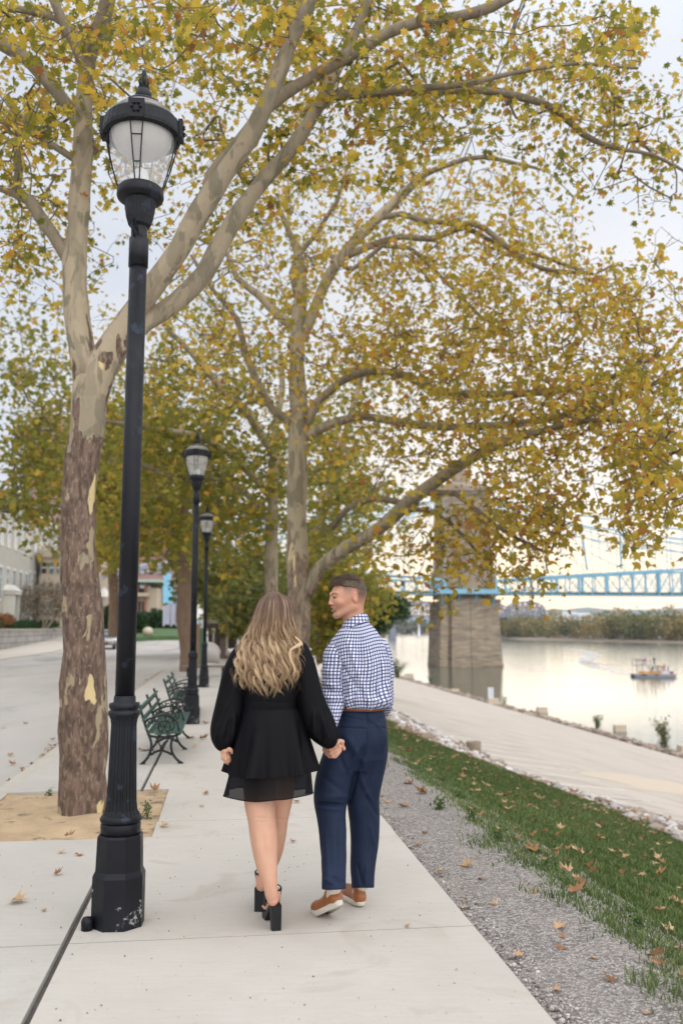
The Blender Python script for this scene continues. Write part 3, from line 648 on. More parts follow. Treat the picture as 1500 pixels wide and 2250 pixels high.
# --- thinner tree behind and left of it
YC = 27.
tcx = Tree(3)
tcx.limb([(597, 1508, YC, 22), (596, 1440, YC, 17), (596, 1300, YC, 15), (596, 1200, YC, 15), (600, 1100, YC, 13), (604, 1000, YC, 12), (606, 930, YC, 9), (620, 860, YC, 7), (618, 780, YC, 5)], False, .4)
tcx.limb([(600, 990, YC, 11), (570, 950, YC-.4, 11), (545, 905, YC-.8, 10), (500, 870, YC-1.2, 8), (460, 820, YC-1.6, 8), (420, 775, YC-2, 7), (365, 720, YC-2.4, 5)], step=.4)
tcx.limb([(598, 1090, YC, 9), (545, 1035, YC-.8, 9), (495, 990, YC-1.4, 8), (440, 960, YC-2, 8), (350, 945, YC-2.6, 7), (270, 930, YC-3, 5), (200, 925, YC-3.4, 3)], step=.4)
tcx.limb([(596, 1150, YC, 7), (540, 1085, YC-.5, 7), (480, 1050, YC-1, 6), (400, 1055, YC-1.5, 6), (310, 1020, YC-2, 5), (240, 1010, YC-2.5, 3)], step=.4)
tcx.limb([(604, 1000, YC, 8), (640, 940, YC, 7), (700, 870, YC, 5), (720, 780, YC, 4)], step=.4)
clC = [(470, 780, 160, 120, 24, 31, 75), (370, 880, 170, 100, 23, 30, 90), (520, 960, 150, 100, 23, 30, 75), (400, 1030, 160, 100, 23, 29, 85), (560, 1090, 130, 110, 24, 31, 75), (700, 1000, 120, 110, 24, 31, 65), (740, 1150, 90, 110, 24, 31, 55), (300, 930, 110, 110, 23, 29, 65), (500, 1180, 110, 80, 24, 30, 50)]
make_tree('plane_tree', 'slender plane tree standing just left of the wide one behind the couple', G(597, 1505), tcx, m_barkB, m_leafG, clC, 13, .135, .24, 23, GT, hi=False, step=.45, dens=.9, rtip=.007)

# --- pale leaning tree further back
YD = 38.
td = Tree(4)
td.limb([(705, 1458, YD, 10), (695, 1380, YD, 10), (690, 1280, YD, 10), (698, 1180, YD, 11), (720, 1090, YD, 10), (752, 980, YD, 9), (780, 880, YD, 7), (800, 800, YD, 5)], False, .5)
td.limb([(700, 1190, YD, 7), (740, 1140, YD, 6), (800, 1090, YD, 5), (850, 1060, YD, 4)], step=.5)
td.limb([(694, 1240, YD, 5), (650, 1180, YD, 4), (600, 1120, YD, 4)], step=.5)
clD = [(760, 900, 130, 120, 34, 43, 60), (700, 1090, 130, 120, 34, 43, 70), (800, 1130, 90, 90, 34, 42, 50), (740, 1260, 100, 70, 34, 44, 60), (790, 1310, 80, 50, 34, 42, 30)]
make_tree('plane_tree', 'pale leaning plane tree glimpsed behind the right side of the wide trunk', G(705, 1452), td, m_barkB, m_leafG, clD, 14, .19, .34, 24, GT, hi=False, step=.6, rtip=.01)

# --- brown tree on the kerb side beyond the benches
YE = 32.5
te = Tree(5)
te.limb([(414, 1482, YE, 26), (414, 1465, YE, 19), (412, 1400, YE, 18), (410, 1362, YE, 22), (404, 1345, YE, 17), (408, 1280, YE, 17), (408, 1210, YE, 14), (404, 1150, YE, 11), (410, 1080, YE, 8), (420, 1000, YE, 5)], False, .4)
te.limb([(405, 1225, YE, 9), (385, 1185, YE, 9), (365, 1165, YE, 7), (330, 1130, YE, 5), (290, 1100, YE, 4)], step=.4)
te.limb([(408, 1200, YE, 8), (440, 1150, YE, 7), (470, 1080, YE, 5), (500, 1030, YE, 4)], step=.4)
te.limb([(404, 1160, YE, 6), (360, 1080, YE, 5), (310, 1010, YE, 4)], step=.4)
clE = [(300, 1050, 110, 110, 28, 37, 75), (400, 1080, 120, 100, 28, 36, 80), (330, 1180, 110, 60, 28, 36, 50), (470, 1150, 90, 90, 28, 37, 60), (270, 1190, 60, 60, 28, 34, 30), (380, 960, 140, 90, 28, 37, 55)]
make_tree('plane_tree', 'brown barked street tree with a knot in its trunk beyond the benches', G(414, 1478), te, m_barkE, m_leafG, clE, 14, .17, .30, 25, GT, hi=False, step=.5, tone=.52, rtip=.01)
# ================================================================ lamps
def paint_mat(name, base, worn, amt=.60, rough=.42, band=None, s=9.):
    m, t, b = newmat(name); b.inputs['Roughness'].default_value = rough; b.inputs['Specular IOR Level'].default_value = .25
    co = N(t, 'ShaderNodeTexCoord'); n1 = N(t, 'ShaderNodeTexNoise', i_Scale=s, i_Detail=6., i_Roughness=.65); LK(t, co.outputs['Object'], n1.inputs['Vector'])
    n2 = N(t, 'ShaderNodeTexNoise', i_Scale=2.2, i_Detail=3.); LK(t, co.outputs['Object'], n2.inputs['Vector'])
    k = MR(t, n1.outputs[0], amt, amt+.03, 0, 1)
    if band:
        sp = N(t, 'ShaderNodeSeparateXYZ'); LK(t, co.outputs['Object'], sp.inputs[0])
        k = M(t, 'MULTIPLY', k, MR(t, sp.outputs[2], band[0], band[1], 1, 0))
    c = MIX(t, MR(t, n2.outputs[0], .35, .65, 0, 1), base, tuple(v*1.9+.002 for v in base))
    LK(t, MIX(t, k, c, worn), b.inputs['Base Color'])
    LK(t, MR(t, n1.outputs[0], .3, .7, rough-.1, rough+.2), b.inputs['Roughness'])
    bp = N(t, 'ShaderNodeBump', i_Strength=.15, i_Distance=.004); LK(t, n1.outputs[0], bp.inputs['Height']); LK(t, bp.outputs[0], b.inputs['Normal'])
    return m
m_blk = paint_mat('black_cast_iron', (.0045, .005, .0075), (.022, .029, .043), .60)
m_base = paint_mat('black_iron_base', (.0045, .005, .0075), (.34, .34, .33), .60, band=(.18, .24), s=7.)
m_dome = pm('lamp_dome_weathered', (.10, .09, .08), (.30, .27, .24), 14., .55, .1, stretch=(1, 1, 3), metal=.3)
m_glass, t, b = newmat('lamp_glass'); b.inputs['Base Color'].default_value = (.80, .81, .84, 1); b.inputs['Roughness'].default_value = .16
b.inputs['Alpha'].default_value = .30
co = N(t, 'ShaderNodeTexCoord'); sp = N(t, 'ShaderNodeSeparateXYZ'); LK(t, co.outputs['Object'], sp.inputs[0])
ang = M(t, 'ARCTAN2', sp.outputs[1], sp.outputs[0]); rib = M(t, 'SINE', M(t, 'MULTIPLY', ang, 90.))
bp = N(t, 'ShaderNodeBump', i_Strength=.35, i_Distance=.003); LK(t, rib, bp.inputs['Height']); LK(t, bp.outputs[0], b.inputs['Normal'])
m_refl = pm('lamp_reflector', (.40, .36, .29), (.50, .46, .39), 5., .35, spec=.6)
m_bulb = pm('lamp_bulb_socket', (.72, .72, .70), rough=.3)
def make_lamp(label, loc, rotz=0.):
    L = thing('street_lamp', label, 'street lamp', loc, rotz, 'black street lamps along the path')
    o8 = math.pi/8
    b = MB(); b.lathe([(.141, 0), (.141, .255), (.126, .285)], 8, off=o8); b.build('plinth', m_base, L)
    b = MB(); b.lathe([(.127, .28), (.122, .45), (.116, .462)], 8, off=o8); b.build('base', m_base, L)
    b = MB(); b.lathe([(.104, .455), (.106, .515), (.100, .522)], 32); b.lathe([(.095, .52), (.108, .528), (.112, .54), (.106, .552), (.098, .562)], 32); b.build('collar', m_blk, L, True)
    fl = lambda i, k: 1-.055*(i % 4 in (0, 1))
    b = MB(); b.lathe([(.099, .558), (.085, .585), (.079, .63), (.074, .80), (.068, 1.03), (.072, 1.06), (.080, 1.078)], 96, fl=fl); b.build('fluted_shaft', m_blk, L)
    b = MB(); b.lathe([(.074, 1.075), (.083, 1.08), (.087, 1.092), (.083, 1.105), (.074, 1.108), (.074, 1.113), (.080, 1.118), (.084, 1.130), (.080, 1.145), (.060, 1.15), (.058, 1.182), (.054, 1.185)], 40); b.build('ring', m_blk, L, True)
    b = MB(); b.lathe([(.0525, 1.18), (.0500, 3.64)], 32); b.build('pole', m_blk, L, True)
    b = MB(); b.lathe([(.056, 3.63), (.056, 3.80), (.047, 3.805), (.047, 3.87), (.052, 3.88)], 32)
    b.tube([(-.02, -.052, 3.80), (-.035, -.062, 3.86), (-.02, -.062, 3.90), (.0, -.058, 3.83)], .007, 6)
    b.build('sleeve', m_blk, L, True)
    fl2 = lambda i, k: 1-.04*(i % 2)
    b = MB(); b.lathe([(.050, 3.87), (.064, 3.885), (.078, 3.93), (.092, 4.02), (.096, 4.04)], 72, fl=fl2); b.build('fitter', m_blk, L)
    b = MB(); b.lathe([(.094, 4.03), (.130, 4.045), (.136, 4.06), (.134, 4.10), (.120, 4.115)], 40); b.build('cup', m_blk, L, True)
    g = MB(); g.lathe([(.118, 4.10), (.135, 4.16), (.158, 4.24), (.178, 4.33), (.190, 4.42), (.193, 4.47)], 64, cap=False); gl = g.build('globe', m_glass, L, True)
    r_ = MB(); r_.lathe([(.180, 4.455), (.172, 4.41), (.148, 4.365), (.110, 4.335), (.055, 4.322), (.0, 4.32)], 40, cap=False); r_.build('reflector', m_refl, L, True)
    q = MB(); q.lathe([(.045, 4.10), (.05, 4.16), (.04, 4.22), (.012, 4.24)], 16); q.build('bulb', m_bulb, L, True)
    b = MB()
    b.lathe([(.196, 4.425), (.226, 4.430), (.230, 4.45), (.222, 4.52), (.206, 4.535)], 72, cap=False, fl=lambda i, k: 1-.012*(i % 2)*(k in (2, 3)))
    for k in range(4):
        a = k*math.pi/2-math.pi/2; m = Matrix.Translation((.226*math.cos(a), .226*math.sin(a), 4.475)) @ Matrix.Rotation(a, 4, 'Z')
        b.box(-.012, .014, -.045, .045, -.05, .062, m)
        for j in range(6):
            a2 = j*math.pi/3; c = m @ Vector((.016, .024*math.cos(a2), .006+.026*math.sin(a2)))
            b.lathe([(.0, c.z-.011), (.011, c.z), (.0, c.z+.011)], 6, (c.x, c.y), cap=False)
    b.build('band', m_blk, L)
    b = MB()
    for k in range(4):
        a = k*math.pi/2-math.pi/2
        zs = np.linspace(4.10, 4.43, 9); rs = np.interp(zs, [4.10, 4.16, 4.24, 4.33, 4.43], [.126, .145, .168, .190, .207])
        wds = np.interp(zs, [4.10, 4.43], [.012, .036])
        for sg in (-1, 1):
            pts = [(rr*math.cos(a)-sg*w*math.sin(a), rr*math.sin(a)+sg*w*math.cos(a), z) for rr, w, z in zip(rs, wds, zs)]
            b.tube(pts, .0042, 5)
        for z in (4.20, 4.345):
            rr = float(np.interp(z, zs, rs)); w = float(np.interp(z, zs, wds)); b.bar((rr*math.cos(a)+w*math.sin(a), rr*math.sin(a)-w*math.cos(a), z), (rr*math.cos(a)-w*math.sin(a), rr*math.sin(a)+w*math.cos(a), z), .006)
    b.build('cage', m_blk, L)
    b = MB(); b.lathe([(.206, 4.525), (.185, 4.565), (.15, 4.60), (.112, 4.625), (.112, 4.63)], 48); b.lathe([(.100, 4.625), (.075, 4.65), (.052, 4.66)], 40); dm = b.build('dome', m_dome, L, True)
    b = MB(); b.lathe([(.114, 4.615), (.120, 4.625), (.108, 4.640), (.098, 4.642)], 40); b.lathe([(.052, 4.655), (.050, 4.70), (.036, 4.735), (.03, 4.745)], 24); b.build('cap', m_blk, L, True)
    b = MB(); b.lathe([(.030, 4.74), (.036, 4.748), (.018, 4.76), (.013, 4.775), (.016, 4.80), (.013, 4.85), (.004, 4.87)], 12)
    for k in range(4):
        a = k*math.pi/2+.4; b.tube([(.018*math.cos(a), .018*math.sin(a), 4.755), (.026*math.cos(a), .026*math.sin(a), 4.79), (.020*math.cos(a), .020*math.sin(a), 4.815)], [.009, .008, .003], 6)
    b.build('finial', m_blk, L, True)
    b = MB(); b.lathe([(.030, .0), (.032, .045), (.024, .062), (.0, .068)], 12, (-.142, -.085)); b.build('anchor_cap', m_blk, L, True)
    return L
_SCL = .957
lamp1 = make_lamp('nearest black street lamp with worn grey patches on its eight sided foot', (-1.18, 4.93, 0), R(4))
pl = G(421, 1590); pl2 = G(448, 1510)
lamp2 = copy_tree(lamp1); lamp2.location = (pl[0], pl[1], 0); lamp2['label'] = 'black street lamp beside the farther green bench, middle one of the row'
lamp3 = copy_tree(lamp1); lamp3.location = (pl2[0], pl2[1], 0); lamp3['label'] = 'small looking black street lamp farthest along the path, past both benches'

# ================================================================ benches
m_slat = pm('green_painted_wood', (.012, .055, .042), (.03, .085, .07), 6., .45, .25, 50., stretch=(1, .2, 1), c3=(.12, .15, .13), s3=4., t3=(.58, .72))
m_iron = paint_mat('bench_black_iron', (.010, .012, .012), (.05, .06, .06), .6, .38)
def make_bench(label, p, rotz):
    B = thing('park_bench', label, 'bench', p, rotz, 'green slatted benches between the lamps')
    Lb = 2.45
    def prof(pts): return spline([(x, 0, z) for x, z in pts], .03)
    seat = [(.075, .345), (.155, .330), (.235, .330), (.315, .338), (.390, .345)]
    for i, (x, z) in enumerate(seat):
        b = MB(); b.box(x-.036, x+.036, .0, Lb, z, z+.022); b.build('seat_slat', m_slat, B)
    for i, (x, z) in enumerate([(.030, .42), (-.008, .52), (-.048, .63)]):
        m = Matrix.Translation((x, 0, z)) @ Matrix.Rotation(R(20), 4, 'Y')
        b = MB(); b.box(-.011, .011, .0, Lb, -.042, .042, m); b.build('back_slat', m_slat, B)
    for k, y in enumerate((.03, Lb/2, Lb-.03)):
        b = MB()
        def t(pts, r=.013, **kw):
            q = prof(pts); q[:, 1] = y; b.tube(q, r, 8, **kw)
        t([(-.085, .70), (-.03, .55), (.012, .42), (.045, .335), (.075, .26), (.08, .17), (.045, .075), (-.01, .012)], .0155)   # back upright and rear leg
        t([(.045, .322), (.12, .305), (.25, .305), (.37, .318), (.415, .345)], .013)                                # seat rail
        t([(.33, .31), (.305, .23), (.315, .14), (.36, .06), (.415, .012)], .0155)                                   # front leg
        t([(.075, .10), (.13, .135), (.19, .15), (.25, .135), (.32, .10)], .014)                                    # low arch
        t([(.19, .15), (.185, .20), (.16, .24), (.12, .255)], .009); t([(.19, .15), (.20, .20), (.23, .24), (.27, .255)], .009)
        t([(.0, .46), (.03, .50), (.10, .525), (.20, .55), (.30, .535), (.365, .47), (.385, .40), (.40, .345)], .0125)  # arm rest
        t([(.03, .50), (.05, .46), (.09, .455), (.10, .485), (.075, .495)], .008)                                   # scroll
        t([(.075, .47), (.13, .49), (.17, .46), (.20, .42)], .007); t([(.30, .53), (.33, .47), (.335, .41), (.30, .37)], .008)
        a = np.linspace(0, 2*math.pi, 25); c = (.225, .415)
        b.tube([(c[0]+.068*math.cos(v), y, c[1]+.068*math.sin(v)) for v in a], .008, 6, cap=False)
        for j in range(6):
            v = j*math.pi/3; b.bar((c[0], y, c[1]), (c[0]+.066*math.cos(v), y, c[1]+.066*math.sin(v)), .009)
        t([(.09, .10), (.115, .13), (.10, .16), (.08, .15)], .007)
        for x in (-.012, .418):
            b.box(x-.032, x+.032, y-.022, y+.022, .001, .009); b.lathe([(.022, .006), (.020, .022), (.0, .03)], 10, (x, y))
        b.build('arm_frame', m_iron, B, True)
    return B
pb = XY(-.875, 10.66)
bench1 = make_bench('nearer green slatted bench with scrolled black iron arms beside the plane tree', (pb[0], pb[1], 0), AL)
pb = XY(-.895, 15.45)
bench2 = copy_tree(bench1); bench2.location = (pb[0], pb[1], 0); bench2['label'] = 'farther green slatted bench partly hidden behind the middle lamp base'
# bench3: pale plank bench by the third lamp
q = G(452, 1487); pk = thing('plank_bench', 'low plank seat behind the farthest lamp post', 'bench', (q[0], q[1], 0), AL)
b = MB(); b.box(-.75, .75, -.16, .16, .30, .36); b.build('seat', pm('grey_wood', (.22, .17, .12), (.16, .12, .09), 5., .8), pk)
for x in (-.55, .55):
    b = MB(); b.box(x-.05, x+.05, -.13, .13, 0, .30); b.build('leg', m_iron, pk)

# ================================================================ fallen leaves
m_dry = rnd_mat('dry_leaf', [(.20, .095, .045), (.38, .20, .095), (.50, .31, .17), (.60, .43, .26)], .7, 0, 18., .15)
def dry_leaf(seed, size):
    r = np.random.default_rng(seed); bv, bf = LEAF_HI; V = bv*size
    x, y = bv[:, 0], bv[:, 1]-.2
    V[:, 2] = size*(r.uniform(.2, 1.1)*x*x+r.uniform(-.2, .9)*y*y+r.uniform(-.5, .5)*x*y+r.normal(0, .09, len(bv)))
    V[:, 2] *= .9; V[:, 2] -= V[:, 2].min()-.002; st = np.array([[0, -.35*size, .01], [.02*size, -.8*size, .03*size], [.025*size, -.8*size, .03*size]])
    n = len(V); return np.vstack([V, st]), np.vstack([bf, [[n, n+1, n+2]]])
LV = [dry_leaf(i, .07) for i in range(9)]
spots = [(24, 1982, 1.7, 'ragged tan leaf lying on the grey slab left of the lamp foot'), (120, 1922, .7, None), (132, 1875, .6, None), (175, 1877, .6, None), (98, 2002, .4, None), (145, 1838, .8, 'brown leaf at the near edge of the sandy tree pit'),
         (353, 1817, .8, 'pale brown leaf at the corner of the tree pit'), (345, 1737, .9, None), (451, 1746, .5, None), (446, 1772, .4, None), (645, 1850, .5, None), (650, 1762, .6, None),
         (310, 1648, .9, 'yellow leaf on the path just before the nearer bench'), (415, 1622, .6, None), (441, 1624, .7, None), (427, 1641, .5, None), (452, 1590, .5, None), (890, 2037, .45, None), (1000, 2250-120, .2, None)]
grav_spots = [(1015, 1907, 1.25, 'large curled rust leaf on the gravel edge, highest of the big ones'), (958, 1916, .8, None), (1052, 1932, .8, None), (1092, 1990, 1.05, 'cupped orange brown leaf in the middle of the gravel'), (1017, 1996, .45, None), (1222, 2042, 1.3, 'pale grey tan leaf lying flat on the gravel'),
              (1233, 2062, .55, None), (1147, 2103, 1.2, 'brown curled leaf on the gravel near the slab edge'), (1213, 2176, .8, 'small brown leaf lying lowest on the gravel'), (1350, 2161, 1.0, 'twisted brown leaf on the gravel below the grass'), (1422, 2227, .6, None), (1180, 1960, .7, None), (903, 1724, .8, None), (936, 1744, 1.0, None), (880, 1772, 1.1, None), (930, 1831, .6, None), (912, 1857, .6, None), (838, 1751, .5, None), (856, 1765, .5, None), (1305, 2105, .6, None), (1237, 2082, .8, None)]
road_spots = [(18, 1660, .7), (33, 1680, .7), (82, 1692, 1.1), (50, 1697, .8), (22, 1718, .9), (118, 1640, .9), (60, 1702, .5), (33, 1738, .6), (8, 1600, .5), (60, 1590, .5)]
k = 0
def put_leaf(px, py, s, label, gen, z0, k):
    p = G(px, py, z0); V, Fc = LV[k % 9]
    r = random.Random(k); V = V*s*p[1]/6.2*(.85 if s > 1 else 1); V = V.copy()
    me = mesh('fallen_leaf', V, Fc, {'rnd': ('f', np.clip(np.full(len(V), r.random())+np.random.default_rng(k).normal(0, .08, len(V)), 0, 1))})
    o = link('fallen_leaf', me, m_dry, None, False); o.location = tuple(p); o.rotation_euler = (0, 0, r.uniform(0, 6.28))
    tag(o, label or gen, 'leaf', 'fallen leaves lying on the ground')
ORD = ['lowest', 'second', 'third', 'fourth', 'fifth', 'sixth', 'seventh', 'eighth', 'ninth', 'tenth', 'eleventh', 'twelfth', 'thirteenth', 'fourteenth', 'fifteenth', 'sixteenth', 'seventeenth', 'eighteenth', 'nineteenth', 'twentieth', 'uppermost']
def ordered(rows, what):
    o = sorted(range(len(rows)), key=lambda i: -rows[i][1]); return {i: what % (ORD[min(k, 20)]+(' from below' if 0 < k < 20 else '')) for k, i in enumerate(o)}
for rows, what, z0 in ((spots, 'small dry leaf on the pale path, %s among those there', .004), (grav_spots, 'dry brown leaf on the grey gravel, %s among those there', -.022), ([(x, y, s*.8, None) for x, y, s in road_spots], 'dry brown leaf on the road by the kerb, %s', -.12)):
    lab = ordered(rows, what)
    for i, (x, y, s, l) in enumerate(rows): put_leaf(x, y, s, l, lab[i], z0, k); k += 1
def litter(name, label, n, us, vs, seed, smin, smax, zl=.05):
    r = np.random.default_rng(seed); V = []; Fc = []; A = []
    b = 0
    for i in range(n):
        v0, f0 = LV[r.integers(9)]; u, v = us(r), vs(r); u = u if u < -1 else float(2.05+(bank_u(wg(v), v)-2.05)*u); s = r.uniform(smin, smax); a = r.uniform(0, 6.28); q = v0*s
        ca, sa = math.cos(a), math.sin(a); q = np.c_[q[:, 0]*ca-q[:, 1]*sa, q[:, 0]*sa+q[:, 1]*ca, q[:, 2]]; tl = r.uniform(-.4, .4); q[:, 2] += q[:, 0]*tl
        p = XY(u, v); q += (p[0], p[1], float(gz(u, v))+zl); V.append(q); Fc.append(f0+b); b += len(q); A.append(np.full(len(q), r.random()))
    o = link(name, mesh(name, np.concatenate(V), np.concatenate(Fc), {'rnd': ('f', np.concatenate(A))}), m_dry, None, False)
    tag(o, label, 'leaves', kind='stuff')
litter('leaf_litter', 'dry tan leaves scattered over the grass bank', 900, lambda r: r.random(), lambda r: 3.0+30*r.random()**1.5, 41, .45, 1.25, .075)
litter('rubble_leaves', 'brown leaves caught among the pale rocks', 1500, lambda r: float(np.clip(r.normal(1.18, .2), .8, 1.6)), lambda r: 8+60*r.random()**1.5, 42, .7, 1.5, .10)
litter('kerb_leaves', 'brown leaves gathered along the kerb of the road', 260, lambda r: -2.17-abs(r.normal(0, .10)), lambda r: 11+26*r.random(), 43, .5, .9, .09)

# weeds in the pit and in the gravel edge
def weed(px, py, z0, n, hgt, label, seed, name='weed', cat='plant', spread=.5, col=None, leafs=.02, grp=None):
    r = np.random.default_rng(seed); p = G(px, py, z0) if z0 is not None else hit(px, py); root = thing(name, label, cat, p, 0, grp)
    b = MB(); pts = []
    for i in range(n):
        a = r.uniform(0, 6.28); h = hgt*r.uniform(.6, 1.1); d = np.array([math.cos(a), math.sin(a), 0])*h*spread*r.uniform(.2, 1)
        q = spline([(0, 0, 0), tuple(d*.3+np.array([0, 0, h*.5])), tuple(d+np.array([0, 0, h]))], h/5+.001); b.tube(q, [max(.002, hgt*.008)]*len(q), 4)
        for j in range(len(q)):
            for _ in range(5): pts.append(q[j]+r.normal(0, leafs*1.6, 3))
    b.build('stem', m_twig, root, True)
    link('leaves', leaves_mesh('leaves', np.array(pts), leafs, seed, False, hang=.1), col or m_weed, root, False)
    return root
m_weed = rnd_mat('weed_leaf', [(.04, .09, .02), (.08, .15, .035), (.16, .20, .06)], .6, 0, 8., .3)
m_shrub = rnd_mat('shrub_leaf', [(.045, .08, .02), (.10, .14, .04), (.22, .21, .07), (.40, .25, .08)], .6, 0, 8., .3)
weed(322, 1800, -.02, 6, .16, 'small green weed in the sandy pit right of the tree trunk', 51, leafs=.014)
weed(108, 1750, -.02, 5, .05, 'low grassy tuft at the far edge of the sandy pit', 52, leafs=.01)
for i, (x, y, s) in enumerate([(965, 1790, .13), (1040, 1818, .12), (1095, 1860, .14), (1200, 1925, .12), (1400, 2058, .10), (1010, 1765, .1)]):
    q = hit(x, y); weed(x, y, None, 7, s, 'low leafy weed at the gravel edge of the grass, %s from the top' % ['second', 'third', 'fourth', 'fifth', 'lowest, counted', 'first'][i], 53+i, leafs=.017, grp='weeds along the gravel edge')
# ================================================================ people: signed distance shapes meshed with surface nets
class SDF:
    def __init__(s): s.p = []
    def cone(s, a, b, ra, rb, k=.01): s.p.append(('c', np.array(a, float), np.array(b, float), ra, rb, k, 1)); return s
    def ell(s, c, r, Rm=None, k=.01, sub=False): s.p.append(('e', np.array(c, float), np.array(r, float), np.eye(3) if Rm is None else np.array(Rm, float), 0, k, -1 if sub else 1)); return s
    def chain(s, pts, k=.012):
        """rows photo x, y, distance, radius px"""
        q = [[*P(x, y, Y), r*mpp(x, y, Y)] for x, y, Y, r in pts]
        if len(q) > 4: q = spline(q, n=3)
        q = [(np.array(v[:3]), v[3]) for v in q]
        for (a, ra), (b, rb) in zip(q[:-1], q[1:]): s.cone(a, b, ra, rb, k)
        return s
    def col(s, rows, k=.01, n=2.3):
        """rows: photo y, x left, x right, distance, half depth: a body column of super-ellipse sections"""
        t = []
        for (y, xl, xr, Y, b) in rows:
            c = P((xl+xr)/2, y, Y); t.append((c[2], c[0], Y, (xr-xl)/2*mpp(750, y, Y), b))
        t = np.array(t)[::-1]; s.p.append(('k', t, None, n, 0, k, 1)); return s
    def half(s, n, c): s.p.append(('h', np.array(n, float), None, c, 0, 0, 0)); return s
    def bbox(s, p):
        if p[0] == 'c': r = max(p[3], p[4]); return np.minimum(p[1], p[2])-r, np.maximum(p[1], p[2])+r
        if p[0] == 'e': r = p[2].max(); return p[1]-r, p[1]+r
        t = p[1]; return (np.array([(t[:, 1]-t[:, 3]).min(), (t[:, 2]-t[:, 4]).min(), t[0, 0]-.02]), np.array([(t[:, 1]+t[:, 3]).max(), (t[:, 2]+t[:, 4]).max(), t[-1, 0]+.02]))
    def mesh(s, res, smooth=1):
        bb = [s.bbox(p) for p in s.p if p[0] != 'h' and p[6] > 0]
        lo = np.min([b[0] for b in bb], 0)-4*res; hi = np.max([b[1] for b in bb], 0)+4*res
        n = np.ceil((hi-lo)/res).astype(int)+1; ax = [lo[i]+res*np.arange(n[i]) for i in range(3)]
        D = np.full(n, 1., np.float32)
        for p in s.p:
            if p[0] == 'h':
                g = ax[0][:, None, None]*p[1][0]+ax[1][None, :, None]*p[1][1]+ax[2][None, None, :]*p[1][2]-p[3]
                D = np.maximum(D, g.astype(np.float32)); continue
            b0, b1 = s.bbox(p); pad = p[5]+3*res
            i0 = np.clip(np.floor((b0-pad-lo)/res).astype(int), 0, n); i1 = np.clip(np.ceil((b1+pad-lo)/res).astype(int)+1, 0, n)
            sl = tuple(slice(a, b) for a, b in zip(i0, i1))
            X, Y, Z = np.meshgrid(*[ax[i][sl[i]] for i in range(3)], indexing='ij')
            if p[0] == 'c':
                a, b = p[1], p[2]; ba = b-a; L2 = (ba@ba)+1e-12
                t = np.clip(((X-a[0])*ba[0]+(Y-a[1])*ba[1]+(Z-a[2])*ba[2])/L2, 0, 1)
                d = np.sqrt((X-a[0]-t*ba[0])**2+(Y-a[1]-t*ba[1])**2+(Z-a[2]-t*ba[2])**2)-(p[3]+t*(p[4]-p[3]))
            elif p[0] == 'e':
                Rm = p[3]; x, y, z = X-p[1][0], Y-p[1][1], Z-p[1][2]
                q = [(Rm[0, j]*x+Rm[1, j]*y+Rm[2, j]*z) for j in range(3)]
                k0 = np.sqrt(sum((q[j]/p[2][j])**2 for j in range(3)))+1e-9; k1 = np.sqrt(sum((q[j]/p[2][j]**2)**2 for j in range(3)))+1e-9
                d = k0*(k0-1)/k1
            else:
                t = p[1]; z = Z; f = [np.interp(z, t[:, 0], t[:, j]) for j in range(1, 5)]; e = p[3]
                k0 = (np.abs((X-f[0])/f[2])**e+np.abs((Y-f[1])/f[3])**e)**(1/e)
                d = (k0-1)*np.minimum(f[2], f[3]); d = np.maximum(d, np.maximum(t[0, 0]-z, z-t[-1, 0]))
            o = D[sl]; k = p[5]
            if p[6] > 0:
                h = np.clip(.5+.5*(o-d)/k, 0, 1); D[sl] = o*(1-h)+d*h-k*h*(1-h)
            else:
                dn = -d; h = np.clip(.5-.5*(o-dn)/k, 0, 1); D[sl] = o*(1-h)+dn*h+k*h*(1-h)
        return nets(D, lo, res, smooth)
